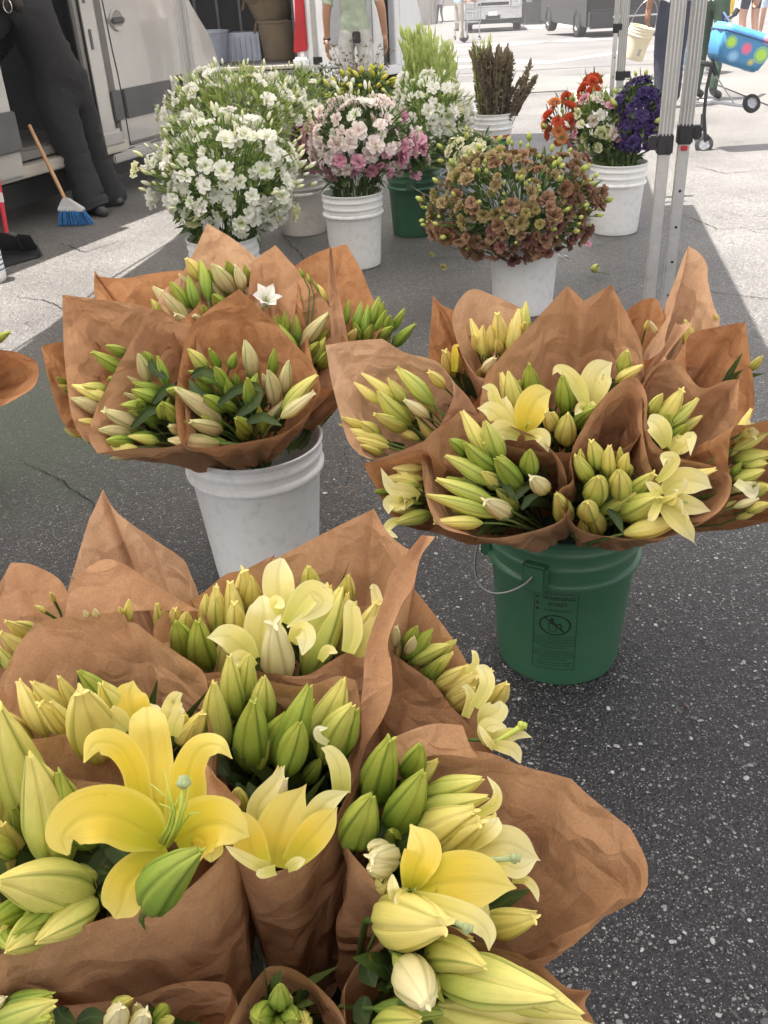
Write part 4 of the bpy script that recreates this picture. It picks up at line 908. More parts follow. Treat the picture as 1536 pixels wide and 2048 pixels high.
def bucket(P, label, mat, rz=0.0, H=.37, rt=.151, rb=.129, handle=None, bands=3, group=None, water=True):
    e = empty('bucket', P, rz, label, 'bucket', group)
    r = lambda z: rb+(rt-rb)*z/H
    prof = [(.001, .004), (rb*.86, .004), (rb*.93, 0), (rb*.985, .003), (rb, .012)]
    zt = [H-.105+.0, H-.068, H-.034][3-bands:]
    z = .02
    prof += [(r(.03), .03), (r(H*.35), H*.35), (r(zt[0]-.012), zt[0]-.012)]
    for i, b in enumerate(zt):
        w = .0105 if i == 0 else .0055
        prof += [(r(b)+.001, b-.006), (r(b)+w, b-.004), (r(b)+w+.0008, b+.003), (r(b)+w-.001, b+.006), (r(b)+.0032, b+.010), (r(b)+.003, b+.024)]
    prof += [(rt+.0035, H-.012), (rt+.0055, H-.008), (rt+.006, H-.002), (rt+.003, H), (rt-.001, H-.002), (rt-.004, H-.012), (rb-.003, .02), (.001, .015)]
    mb = MB(); mb.lathe(prof, 56); mb.build('pail', mat, e, smooth=True)
    if water:
        mb = MB(); mb.lathe([(.001, H*.55), (r(H*.55)-.0045, H*.55)], 32); mb.build('water', M['water'], e)
    if handle is not None:
        a0, drop = handle          # angle of one lug; the wire hangs down on the front side
        for s in (0, math.pi):
            lg = MB(); R = Matrix.Rotation(a0+s, 3, 'Z'); lg.box(R @ Vector((rt+.006, 0, H-.075)), (.022, .052, .058), R); lg.build('handle_lug', mat, e, bevel=.005)
        pts = []
        for k in range(25):
            t = k/24; a = a0+math.pi*t; rr = rt+.020+.030*math.sin(math.pi*t)
            pts.append((rr*math.cos(a), rr*math.sin(a), H-.072-drop*math.sin(math.pi*t)))
        mb = MB(); mb.tube(pts, .0021, 8); w = mb.build('wire_handle', M['wire'], e, smooth=True)
        mb = MB(); mb.tube(pts[10:15], .009, 10); mb.build('grip', M['pail_white'], w, smooth=True)
    return e
def bpos(px, py_rim, Y): p = aty(px, py_rim, Y); return (p.x, Y, 0)
def text_mesh(body, size, align='CENTER'):
    c = bpy.data.curves.new('t', 'FONT'); c.body = body; c.size = size; c.align_x = align; c.extrude = 0.0
    o = bpy.data.objects.new('t', c); COL.objects.link(o); dg = bpy.context.evaluated_depsgraph_get(); dg.update()
    me = bpy.data.meshes.new_from_object(o.evaluated_get(dg)); bpy.data.objects.remove(o); bpy.data.curves.remove(c)
    vs = [v.co.copy() for v in me.vertices]; fs = [tuple(p.vertices) for p in me.polygons]; bpy.data.meshes.remove(me); return vs, fs
def warning_label(e, ang, zc, rfun, h=.20, w=.088):
    """flat print bent round the pail"""
    mb = MB()
    def put(vs, fs, ox=0, oy=0):
        P = []
        for v in vs:
            x = v.x+ox; z = v.y+oy+zc; R = rfun(z)+.0009; a = ang+x/R; P.append((R*math.cos(a), R*math.sin(a), z))
        mb.add(P, fs)
    def rect(x0, y0, x1, y1, n=8):
        vs = []; fs = []
        for i in range(n+1):
            x = x0+(x1-x0)*i/n; vs += [Vector((x, y0, 0)), Vector((x, y1, 0))]
        for i in range(n): fs.append((2*i, 2*i+2, 2*i+3, 2*i+1))
        put(vs, fs)
    t = .0011
    rect(-w/2, h/2-t, w/2, h/2); rect(-w/2, -h/2, w/2, -h/2+t); rect(-w/2, -h/2, -w/2+t, h/2, 1); rect(w/2-t, -h/2, w/2, h/2, 1); rect(-w/2, -h*.06, w/2, -h*.06+t*.8)
    for body, s, x, y in (('WARNING', .0135, .005, h*.42), ('AVISO', .0135, .003, h*.345), ('AVERTISSEMENT', .0078, .004, h*.275)):
        v, f = text_mesh(body, s); put(v, f, x, y)
    for y in (h*.445, h*.37, h*.295): put([Vector((-w*.46, y-.004, 0)), Vector((-w*.38, y-.004, 0)), Vector((-w*.42, y+.005, 0))], [(0, 1, 2)])
    # struck-out circle with a small child over a pail
    cy = h*.10; R0, R1 = .029, .0258; n = 40; vs = []; fs = []
    for k in range(n):
        a = 2*math.pi*k/n; vs += [Vector((R0*1.12*math.cos(a), cy+R0*.92*math.sin(a), 0)), Vector((R1*1.12*math.cos(a), cy+R1*.92*math.sin(a), 0))]
    for k in range(n): a = 2*k; b = 2*((k+1) % n); fs.append((a, b, b+1, a+1))
    put(vs, fs)
    def bar(x0, y0, x1, y1, wd):
        d = Vector((x1-x0, y1-y0, 0)); p = Vector((-d.y, d.x, 0)).normalized()*wd/2; m = []
        for i in range(7):
            q = Vector((x0, y0, 0))+d*i/6; m += [q+p, q-p]
        put(m, [(2*i, 2*i+2, 2*i+3, 2*i+1) for i in range(6)])
    bar(-.022, cy+.019, .022, cy-.019, .0032)
    bar(-.013, cy+.004, -.010, cy-.016, .0016); bar(.004, cy+.001, .002, cy-.016, .0016); bar(-.010, cy-.016, .002, cy-.016, .0016); bar(-.013, cy+.004, .004, cy+.002, .0016)
    bar(-.006, cy+.010, .001, cy+.001, .004); bar(.001, cy+.001, .012, cy+.004, .003); bar(.012, cy+.004, .014, cy-.010, .0022)
    put([Vector((-.006+.0045*math.cos(a), cy+.014+.0045*math.sin(a), 0)) for a in [k*math.pi/5 for k in range(10)]], [tuple(range(10))])
    rs = random.Random(2); y = -h*.10
    lines = ['CHILDREN CAN FALL INTO BUCKET', 'AND DROWN. KEEP CHILDREN AWAY', 'FROM BUCKET WITH EVEN A SMALL', 'AMOUNT OF LIQUID.', 'LOS NINOS PUEDEN CAER EN EL', 'BALDE Y AHOGARSE. MANTENGA', 'A LOS NINOS ALEJADOS DEL BALDE', 'AUN CON POCA AGUA.', 'LES ENFANTS PEUVENT TOMBER', 'DANS LE SEAU ET SE NOYER.']
    for i, l in enumerate(lines):
        v, f = text_mesh(l, .0053); put(v, f, 0, y-.0005); y -= .0073 if i not in (3, 7) else .0095
    mb.build('warning_print', M['ink'], e, fix=False)
BK = {}
BK['white'] = Vector(bpos(508, 905, 2.0)); BK['green'] = Vector(bpos(1127, 1075, 1.62)); BK['front'] = Vector((-.06, .68, 0))
b = bucket(BK['white'], 'scuffed white bucket under the wrapped pink and green lily buds, left of centre', M['pail_white'], 0, .375, .162, .129, None, 2)
b = bucket(BK['green'], 'green bucket with black warning print under the wrapped yellow lilies', M['pail_green'], 0, .372, .155, .131, (rad(-117)-0, .045), 3)
# the wire handle droops towards the left of the pail
for ch in list(b.children):
    if ch.name.startswith(('wire_handle', 'handle_lug')):
        for g in list(ch.children): bpy.data.objects.remove(g)
        bpy.data.objects.remove(ch)
gr, gH = .155, .372
for a in (rad(-121), rad(-121-64)):
    lg = MB(); R = Matrix.Rotation(a, 3, 'Z'); lg.box(R @ Vector((gr+.004, 0, gH-.082)), (.024, .050, .060), R); lg.build('handle_lug', M['pail_green'], b, bevel=.005)
mb = MB(); pts = []
for k in range(19):
    t = k/18; a = rad(-121-64*t); rr = gr+.018+.026*math.sin(math.pi*t); pts.append((rr*math.cos(a), rr*math.sin(a), gH-.075-.062*math.sin(math.pi*t)**.8))
mb.tube(pts, .0022, 8); mb.build('wire_handle', M['wire'], b, smooth=True)
mb = MB(); a = rad(-187); R = Matrix.Rotation(a, 3, 'Z'); mb.box(R @ Vector((gr+.026, 0, gH-.06)), (.03, .03, .028), R); mb.build('handle_clip', M['pail_white'], b, bevel=.006)
warning_label(b, rad(-105.5), .148, lambda z: .131+(.155-.131)*z/.372)
bucket(BK['front'], 'grey-white bucket at the bottom of the picture beneath the largest yellow lilies', M['pail_dirty'], 0, .37)
def far_bucket(px, pyr, Y, label, mat, **k): return bucket(bpos(px, pyr, Y), label, mat, **k)
BL = {}
BL['wl_front'] = far_bucket(446, 486, 4.05, 'white bucket half hidden behind the kraft paper, below the nearest white lisianthus', M['pail_white'])
BL['pink'] = far_bucket(705, 402, 4.85, 'clean white ribbed bucket holding the pale pink lisianthus', M['pail_white'])
BL['beige'] = far_bucket(601, 378, 5.62, 'dirty beige bucket with a sagging wire handle behind the white ones', M['pail_dirty'], handle=(rad(188), .05))
BL['green2'] = far_bucket(828, 350, 5.45, 'dark green bucket right of the pink lisianthus, wire handle on its side', M['pail_green'], handle=(rad(-100), .12))
BL['grey'] = far_bucket(892, 328, 6.0, 'blue-grey bucket squeezed behind the dark green bucket', M['pail_grey'])
BL['brown'] = far_bucket(1047, 540, 3.98, 'white bucket with wire handle under the rust-brown lisianthus', M['pail_white'], handle=(rad(-62), .10))
BL['mixed'] = far_bucket(1236, 345, 5.25, 'white bucket right of the brown lisianthus holding orange, pink and purple flowers', M['pail_white'])
BL['celosia'] = far_bucket(985, 253, 7.45, 'white bucket with a red and black printed label holding dark amaranth', M['pail_white'])
BL['glad'] = far_bucket(860, 262, 6.6, 'bucket of tall green spears behind the white lisianthus', M['pail_white'])
BL['back_white'] = far_bucket(640, 300, 6.4, 'bucket of yellow-green buds beside the thin canopy leg', M['pail_dirty'])
BL['wl_back'] = far_bucket(455, 330, 5.35, 'bucket hidden beneath the rear white lisianthus by the silver van', M['pail_white'])
BL['cream'] = far_bucket(938, 385, 5.15, 'bucket behind the brown lisianthus holding cream blooms', M['pail_grey'])
# printed label on the amaranth bucket
e = BL['celosia']; mb = MB()
def patch(mb, a0, a1, z0, z1, off=.0015, n=10):
    vs = []; fs = []
    for i in range(n+1):
        a = a0+(a1-a0)*i/n
        for z in (z0, z1): R = .129+.022*z/.37+off; vs.append((R*math.cos(a), R*math.sin(a), z))
    for i in range(n): fs.append((2*i, 2*i+2, 2*i+3, 2*i+1))
    mb.add(vs, fs)
mb = MB(); patch(mb, rad(-95), rad(-35), .10, .20); mb.build('black_print', simple('print_dark', (0.02, 0.03, 0.03), .5), e, fix=False)
mb = MB(); patch(mb, rad(-95), rad(-35), .205, .225); patch(mb, rad(-80), rad(-45), .13, .14, .003); mb.build('red_print', simple('print_red', (0.45, 0.07, 0.03), .5), e, fix=False)
mb = MB(); patch(mb, rad(-85), rad(-50), .155, .18, .003); mb.build('green_print', simple('print_green', (0.05, 0.22, 0.06), .5), e, fix=False)
# cream bucket carried by the walker
cb = aty(1264, 118, 12.6)
bc = bucket((cb.x, cb.y, cb.z), 'cream bucket hanging from the hand of the walker in faded jeans', M['pail_cream'], rad(0), .37, water=False); bc.rotation_euler = (rad(6), rad(14), 0)
mb = MB(); mb.tube([(.15*math.cos(a), 0, .36+.30*math.sin(a)) for a in [k*math.pi/16 for k in range(17)]], .004, 6); mb.build('wire_handle', M['wire'], bc)
mb = MB(); patch(mb, rad(-88), rad(-72), .06, .14); mb.build('grey_print', simple('print_grey', (0.35, 0.33, 0.28), .5), bc, fix=False)
# ============================================================ broom, dustpan, jug by the van
YB = atz(160, 450).y
e = empty('broom', (0, 0, 0), 0, 'wooden-handled broom with blue bristles leaning on the silver van', 'broom')
mb = MB(); a = aty(58, 250, YB+.12); c = aty(131, 400, YB+.02); mb.tube([a, c], .0125, 10); mb.build('handle', simple('broom_wood', (0.42, 0.24, 0.12), .5, bump=.1), e, smooth=True)
def loft(mb, rows):
    """rows of (left point, right point, half thickness) -> closed slab"""
    vs = []; fs = []
    for l, r, t in rows:
        n = Vector((0, t, 0)); vs += [l-n, r-n, r+n, l+n]
    for i in range(len(rows)-1):
        for k in range(4): fs.append((4*i+k, 4*i+(k+1) % 4, 4*i+4+(k+1) % 4, 4*i+4+k))
    fs.append((0, 1, 2, 3)); q = 4*(len(rows)-1); fs.append((q+3, q+2, q+1, q)); mb.add(vs, fs)
g = lambda x, y, d=0: aty(x, y, YB+d)
mb = MB(); loft(mb, [(g(125, 396), g(137, 396), .014), (g(120, 408), g(150, 405), .02), (g(117, 416), g(168, 417), .03), (g(118, 421), g(169, 422), .032)]); mb.build('broom_cap', simple('cap_grey', (0.42, 0.42, 0.42), .4), e, bevel=.004)
mb = MB(); rs = random.Random(4)
for k in range(170):
    u = rs.random(); v = rs.uniform(-.03, .03); p = g(119+49*u, 420, v); q = g(116+74*u+rs.uniform(-2, 2), 452-3*u+rs.uniform(-3, 2), v*1.5)
    mb.tube([p, p.lerp(q, .5)+Vector((0, 0, .004)), q], [.0035, .003, .0015], 4)
mb.build('bristles', simple('bristle_blue', (0.02, 0.16, 0.42), .5, var=.3, scale=30), e)
e = empty('dustpan', (0, 0, 0), 0, 'black lobby dustpan with a red upright handle beside the broom', 'dustpan')
YD = atz(40, 520).y; g = lambda x, y, d=0: aty(x, y, YD+d)
mb = MB(); mb.tube([g(-6, 350), g(8, 435), g(13, 465)], .013, 10); h = mb.build('handle', simple('red_handle', (0.52, 0.03, 0.05), .4), e, smooth=True)
mb = MB(); mb.tube([g(-1, 384), g(3, 404)], .0145, 10); mb.build('grip_sleeve', M['pail_dirty'], h)
G = lambda x, y, z=0.0: atz(x, y, z)
mb = MB()
p = [G(-45, 512, .015), G(-20, 545, .015), G(82, 510, .03), G(78, 496, .06)]
mb.add([G(-45, 505, .02), G(-35, 545, .008), G(80, 513, .008), G(76, 497, .03)], [(0, 1, 2, 3)])
mb.add([G(-45, 505, .02), G(76, 497, .03), G(60, 470, .13), G(-45, 462, .16)], [(0, 1, 2, 3)])
mb.add([G(80, 513, .008), G(76, 497, .03), G(60, 470, .13), G(68, 488, .05)], [(0, 1, 2, 3)])
mb.tube([G(82, 510, .02), G(74, 492, .03), G(40, 494, .02), G(-30, 512, .02)], .010, 8)
mb.tube([g(13, 465), g(30, 470), G(45, 500, .03)], .012, 8)
mb.build('pan', M['black_plastic'], e, bevel=.003)
mb = MB(); mb.add([G(40, 494, .035), G(58, 490, .04), G(57, 497, .03), G(42, 500, .03)], [(0, 1, 2, 3)]); mb.build('swept_petal', simple('petal_bit', (0.6, 0.36, 0.22), .7), e)
jp = atz(-14, 562); e = empty('plastic_jug', (jp.x, jp.y, 0), rad(12), 'white plastic jug with blue print cut off by the left edge', 'jug')
mb = MB(); mb.lathe([(.001, 0), (.066, 0), (.072, .01), (.074, .03), (.074, .17), (.066, .20), (.035, .235), (.022, .245), (.022, .27), (.001, .27)], 24); mb.build('jug_body', M['pail_white'], e, smooth=True)
mb = MB()
for z in (.06, .085, .11, .13):
    vs = []; fs = []
    for i in range(7):
        a = rad(-60+60*i/6); vs += [(.0752*math.cos(a), .0752*math.sin(a), z), (.0752*math.cos(a), .0752*math.sin(a), z+.008)]
    for i in range(6): fs.append((2*i, 2*i+2, 2*i+3, 2*i+1))
    mb.add(vs, fs)
mb.build('blue_print', simple('print_blue', (0.06, 0.14, 0.34), .5), e, fix=False)
mb = MB(); mb.lathe([(.001, .268), (.026, .268), (.026, .295), (.001, .297)], 18); mb.build('jug_cap', simple('cap_blue', (0.05, 0.15, 0.4), .4), e, smooth=True)
# shopping cart by the truck
sc = atg(935, 80); e = empty('shopping_cart', (sc.x, sc.y, zg(sc.y)), rad(25), 'small wire shopping cart with peach flowers in front of the pickup truck', 'cart')
mb = MB()
for z in (.45, .7, .9):
    mb.tube([(-.25, -.3, z), (.25, -.3, z), (.22, .35, z), (-.22, .35, z), (-.25, -.3, z)], .012, 6)
for k in range(6):
    x = -.25+.1*k; mb.tube([(x, -.3, .45), (x, -.3, .9)], .007, 5)
for s in (-1, 1):
    mb.tube([(s*.24, -.3, .9), (s*.24, -.55, 1.0)], .012, 6); mb.tube([(s*.22, -.28, .45), (s*.22, -.3, .08)], .014, 6); mb.tube([(s*.2, .33, .45), (s*.2, .35, .08)], .014, 6)
    for k in range(6): mb.tube([(s*.24, -.3+.12*k, .45), (s*.24, -.3+.12*k, .9)], .007, 5)
mb.tube([(-.24, -.55, 1.0), (.24, -.55, 1.0)], .016, 6); mb.build('basket_frame', M['steel'], e)
for s in (-1, 1):
    for y in (-.3, .35): wheel('wheel', (s*.21, y, .055), .055, .03, e, 'x')
# ============================================================ loose bunches in the far buckets
def flat_mat(name, lo, mid, hi, transl=.25):
    return petal_mat(name, lo, mid, hi, mid, transl, .6, .3, bump=.1)
M['lis_white'] = flat_mat('lis_white', (0.60, 0.68, 0.34), (0.86, 0.87, 0.76), (0.92, 0.91, 0.86), .45)
M['lis_blush'] = flat_mat('lis_blush', (0.64, 0.62, 0.40), (0.86, 0.72, 0.68), (0.90, 0.82, 0.79), .4)
M['lis_pink'] = flat_mat('lis_pink', (0.50, 0.36, 0.26), (0.68, 0.28, 0.40), (0.74, 0.38, 0.50))
M['lis_cream'] = flat_mat('lis_cream', (0.50, 0.58, 0.22), (0.72, 0.74, 0.42), (0.82, 0.80, 0.56))
M['lis_rust'] = flat_mat('lis_rust', (0.30, 0.22, 0.06), (0.28, 0.15, 0.075), (0.38, 0.23, 0.14))
M['lis_wine'] = flat_mat('lis_wine', (0.17, 0.07, 0.05), (0.19, 0.075, 0.06), (0.30, 0.14, 0.11))
M['lis_gold'] = flat_mat('lis_gold', (0.28, 0.30, 0.05), (0.36, 0.30, 0.10), (0.42, 0.32, 0.16))
M['lis_purple'] = flat_mat('lis_purple', (0.05, 0.035, 0.09), (0.040, 0.022, 0.11), (0.075, 0.042, 0.17))
M['dahlia'] = flat_mat('dahlia', (0.55, 0.14, 0.05), (0.70, 0.25, 0.08), (0.78, 0.36, 0.14))
M['dahlia_red'] = flat_mat('dahlia_red', (0.55, 0.05, 0.02), (0.66, 0.09, 0.03), (0.75, 0.14, 0.06))
M['bud_lime'] = flat_mat('bud_lime', (0.22, 0.32, 0.05), (0.42, 0.48, 0.10), (0.52, 0.55, 0.16), .1)
M['yellowgreen'] = flat_mat('yellowgreen', (0.26, 0.34, 0.03), (0.55, 0.54, 0.05), (0.70, 0.62, 0.16), .2)
M['foliage'] = flat_mat('foliage_m', (0.045, 0.085, 0.025), (0.075, 0.13, 0.038), (0.13, 0.19, 0.06), .25)
M['foliage_lime'] = flat_mat('foliage_lime', (0.13, 0.20, 0.05), (0.24, 0.33, 0.08), (0.40, 0.46, 0.16), .3)
M['spear'] = flat_mat('spear', (0.24, 0.34, 0.09), (0.50, 0.60, 0.18), (0.76, 0.80, 0.42), .4)
M['amaranth'] = flat_mat('amaranth', (0.15, 0.13, 0.08), (0.22, 0.15, 0.12), (0.27, 0.28, 0.13), .15)
def uvmesh(name, V, F, UV, mat, smooth=True):
    me = bpy.data.meshes.new(name); me.from_pydata(V, [], F); me.materials.append(mat)
    if smooth: me.polygons.foreach_set('use_smooth', [True]*len(me.polygons))
    l = me.uv_layers.new(name='UVMap'); li = np.zeros(len(me.loops), dtype=np.int32); me.loops.foreach_get('vertex_index', li)
    l.data.foreach_set('uv', np.array(UV, dtype=np.float32)[li].ravel()); me.update(); return me
def ruffle(seed, mat, name, n=9, nu=6, nv=5, open_=1.0, size=1.0, layers=3, point=0.0):
    """a double ruffled bloom, unit size, facing +z"""
    rs = random.Random(seed); V = []; F = []; UV = []
    for ly in range(layers):
        m = max(3, int(n*(1-.28*ly))); R = 1-.27*ly
        for k in range(m):
            a0 = 2*math.pi*(k+rs.uniform(-.15, .15))/m+ly*.5; wd = 2*math.pi/m*.85; tilt = rs.uniform(-.12, .12); b0 = len(V); ph = rs.uniform(0, 6)
            for j in range(nv+1):
                v = j/nv; ang = (rad(18)+rad(62)*open_*(v**1.1)*(1-.33*ly))+tilt
                r = R*v*math.sin(ang)*.95+.04; z = R*v*math.cos(ang)*.85-.25+.10*ly
                for i in range(nu+1):
                    u = i/nu-.5; w = wd*(.55+1.15*math.sin(math.pi*min(1, v*.70+.14)))*(1-point*v**2)
                    a = a0+u*w; rr = r*(1-.25*abs(u)*2*v*.3); wob = .09*v*v*math.sin(9*u+ph)+.05*v*rs.uniform(-1, 1)
                    V.append((rr*math.cos(a)*size, rr*math.sin(a)*size, (z+wob+.12*(2*abs(u))**2*v)*size)); UV.append((.3, v))
            for j in range(nv):
                for i in range(nu): q = b0+j*(nu+1)+i; F.append((q, q+1, q+nu+2, q+nu+1))
    return uvmesh(name, V, F, UV, mat)
def pompon(seed, mat, name):
    rs = random.Random(seed); V = []; F = []; UV = []
    for ly in range(6):
        m = 15-2*ly
        for k in range(m):
            a = 2*math.pi*(k+.5*(ly % 2))/m; el = rad(2+17*ly); d = Vector((math.cos(a)*math.cos(el), math.sin(a)*math.cos(el), math.sin(el))); t = Vector((-math.sin(a), math.cos(a), 0)); nrm = d.cross(t)
            b0 = len(V); L = 1-.09*ly
            for j, (v, w) in enumerate(((.3, .08), (.6, .17), (.85, .19), (1.0, .05))):
                for s in (-1, 0, 1): p = d*L*v+t*w*s+nrm*(-.07*abs(s)+.08*v*v); V.append(tuple(p)); UV.append((.3, v))
            for j in range(3):
                for i in range(2): q = b0+3*j+i; F.append((q, q+1, q+4, q+3))
    return uvmesh(name, V, F, UV, mat)
def podbud(mat, name, fat=.42, n=8, tip=.08):
    V = []; F = []; UV = []; rows = 7
    for j in range(rows):
        v = j/(rows-1); r = fat*(math.sin(math.pi*min(1, .08+v*.86))**.8)+tip*.2
        for k in range(n): a = 2*math.pi*k/n; q = 1+.12*math.cos(3*a); V.append((r*q*math.cos(a), r*q*math.sin(a), v*1.3)); UV.append((.3, v))
    for j in range(rows-1):
        for k in range(n): F.append((j*n+k, j*n+(k+1) % n, (j+1)*n+(k+1) % n, (j+1)*n+k))
    return uvmesh(name, V, F, UV, mat)
BLM = {}
def blooms(key, mat, count=4, **k):
    BLM[key] = [ruffle(s*7+len(BLM), M[mat], 'bloom_'+key, **k) for s in range(count)]
blooms('white', 'lis_white', n=6, open_=.72, layers=2, point=.28); blooms('blush', 'lis_blush', n=6, open_=.8, layers=3, point=.2); blooms('pink', 'lis_pink', n=6, open_=.85, layers=3, point=.15); blooms('cream', 'lis_cream', n=7, open_=.7, layers=3); blooms('rust', 'lis_rust', open_=.58, layers=4, n=7)
blooms('wine', 'lis_wine', open_=.6, layers=4, n=7); blooms('gold', 'lis_gold', open_=.55, layers=4, n=8); blooms('purple', 'lis_purple')
BLM['dahlia'] = [pompon(1, M['dahlia'], 'bloom_dahlia')]; BLM['dahlia_red'] = [pompon(2, M['dahlia_red'], 'bloom_dahlia')]
BLM['lime'] = [podbud(M['bud_lime'], 'bud_lime', .5)]; BLM['wbud'] = [podbud(M['lis_white'], 'bud_w', .34), podbud(M['lis_cream'], 'bud_c', .3)]
BLM['ybud'] = [podbud(M['yellowgreen'], 'bud_yg', .28)]
class Leaves:
    """thin blades gathered into one mesh"""
    def __init__(s): s.V = []; s.F = []; s.UV = []
    def blade(s, p, d, L, w, droop=.3, n=3, side=None):
        d = d.normalized(); sd = side or d.cross(Vector((random.uniform(-1, 1), random.uniform(-1, 1), random.uniform(-1, 1)))).normalized(); b = len(s.V); q = p.copy(); dd = d.copy()
        for j in range(n+1):
            v = j/n; ww = w*math.sin(math.pi*(.12+.86*v))
            s.V += [tuple(q-sd*ww), tuple(q+sd*ww)]; s.UV += [(.2, v), (.8, v)]
            q = q+dd*(L/n); dd = (dd+Vector((0, 0, -droop/n))).normalized()
        for j in range(n): s.F.append((b+2*j, b+2*j+1, b+2*j+3, b+2*j+2))
    def rod(s, pts, r, n=4):
        b = len(s.V); m = len(pts); prev = None
        for i, p in enumerate(pts):
            t = (pts[min(i+1, m-1)]-pts[max(0, i-1)]).normalized(); up = t.orthogonal().normalized() if prev is None else (prev-t*prev.dot(t)).normalized(); prev = up; w = t.cross(up)
            for k in range(n): a = 2*math.pi*k/n; s.V.append(tuple(p+(up*math.cos(a)+w*math.sin(a))*r)); s.UV.append((.3, i/(m-1)))
        for i in range(m-1):
            for k in range(n): s.F.append((b+i*n+k, b+i*n+(k+1) % n, b+(i+1)*n+(k+1) % n, b+(i+1)*n+k))
    def make(s, name, mat, parent, kind='stuff'):
        o = link(name, uvmesh(name, s.V, s.F, s.UV, mat), parent)
        if kind: o['kind'] = kind
        return o
def frame_to(d, roll=0.0):
    q = d.to_track_quat('Z', 'Y').to_matrix().to_4x4() if d.length > 0 else Matrix()
    return q @ Matrix.Rotation(roll, 4, 'Z')
def bunch(name, label, bk, cpx, cpy, Y, rx, ry, kinds, n, size, rs_seed, cat='flowers', fol='foliage', blades=420, rz_=None, buds=('wbud', 0), group=None, up=.35, bl=(.05, .004), poke=.16, front_only=False, jit=.30, stems=True):
    """an egg-shaped head of blooms, leaves and buds over its bucket"""
    rs = random.Random(rs_seed); random.seed(rs_seed*13+1)
    c = aty(cpx, cpy, Y); k = FOC/depth(c); RX = rx/k; RZ = ry/k; RY = rz_ or RX*.8
    b0 = BL[bk].location.copy() if isinstance(bk, str) else Vector(bk); b0.z += .30
    e = empty(name, (b0.x, b0.y, b0.z-.28), 0, label, cat, group); o0 = Vector(e.location)
    lf = Leaves(); st = Leaves(); pts = []
    tries = 0
    while len(pts) < n and tries < n*40:
        tries += 1
        th = rs.uniform(0, 2*math.pi); z = rs.uniform(-.80, 1.0)
        if rs.random() < .35: z = rs.uniform(-.9, .3)
        q = math.sqrt(max(0, 1-z*z)); d = Vector((q*math.cos(th), q*math.sin(th), z)); lump = 1+jit*noise.noise(d*2.2+Vector((rs_seed, 0, 0)))+rs.uniform(-.16, .08)
        p = c+Vector((d.x*RX, d.y*RY, d.z*RZ))*lump
        if d.y > .55 and z < .5: continue
        if all((p-w[0]).length > size*.86 for w in pts): pts.append((p, d))
    for i, (p, d) in enumerate(pts):
        key = kinds(d, rs) if callable(kinds) else rs.choice(kinds)
        if key is None: continue
        me = rs.choice(BLM[key]); nm = 'flower_bud' if 'bud' in key or key == 'lime' else 'bloom'
        o = link(nm, me, e); s = size*rs.uniform(.62, 1.25)*((.45 if key == 'lime' else .8) if nm == 'flower_bud' else 1)
        f = (Vector((d.x, d.y*1.0, d.z*.7+up*.6))+Vector((rs.uniform(-.5, .5), rs.uniform(-.5, .5), rs.uniform(-.4, .4)))).normalized()
        mm = frame_to(f, rs.uniform(0, 6.28)) @ Matrix.Diagonal((s, s*rs.uniform(.85, 1.0), s*rs.uniform(.8, 1.1), 1)); mm.translation = p-o0; o.matrix_basis = mm
        if stems and i % 2 == 0:
            m1 = b0.lerp(p, .55)+Vector((0, 0, .03)); st.rod([(b0+Vector((rs.uniform(-.07, .07), rs.uniform(-.07, .07), -.1))-o0), m1-o0, p-f*size*.3-o0], .0024, 4)
    nb = buds[1]
    for _ in range(nb):
        th = rs.uniform(0, 2*math.pi); z = rs.uniform(-.4, 1); q = math.sqrt(1-z*z); d = Vector((q*math.cos(th), q*math.sin(th), z)); p = c+Vector((d.x*RX, d.y*RY, d.z*RZ))*rs.uniform(1.0, 1.0+poke*1.6)
        if d.y > .6: continue
        o = link('flower_bud', rs.choice(BLM[buds[0]]), e); s = size*rs.uniform(.34, .6); f = (d+Vector((rs.uniform(-.4, .4), rs.uniform(-.4, .4), .5))).normalized()
        mm = frame_to(f) @ Matrix.Diagonal((s, s, s*1.3, 1)); mm.translation = p-o0; o.matrix_basis = mm
        st.rod([p-o0, p-f*.04-d*.03-o0], .0016, 4)
    for _ in range(blades):
        th = rs.uniform(0, 2*math.pi); z = rs.uniform(-1, 1); q = math.sqrt(1-z*z); d = Vector((q*math.cos(th), q*math.sin(th), z)); p = c+Vector((d.x*RX, d.y*RY, d.z*RZ))*rs.uniform(.62, 1.0)-o0
        dd = (d*rs.uniform(.4, 1)+Vector((0, 0, rs.uniform(.1, 1.0)))+Vector((rs.uniform(-.5, .5), rs.uniform(-.5, .5), 0))).normalized(); lf.blade(p, dd, bl[0]*rs.uniform(.6, 1.5), bl[1]*rs.uniform(.6, 1.5), rs.uniform(0, .8))
    for _ in range(240 if rx > 35 else 0):            # the leafy heart that closes the gaps between blooms
        th = rs.uniform(0, 2*math.pi); z = rs.uniform(-.9, .95); q = math.sqrt(1-z*z); d = Vector((q*math.cos(th), q*math.sin(th), z)); p = c+Vector((d.x*RX, d.y*RY, d.z*RZ))*rs.uniform(.45, .82)-o0
        lf.blade(p, (d+Vector((rs.uniform(-1, 1), rs.uniform(-1, 1), rs.uniform(-.6, 1)))).normalized(), .055*rs.uniform(.7, 1.3), .012*rs.uniform(.6, 1.3), rs.uniform(.2, 1))
    low = Leaves()
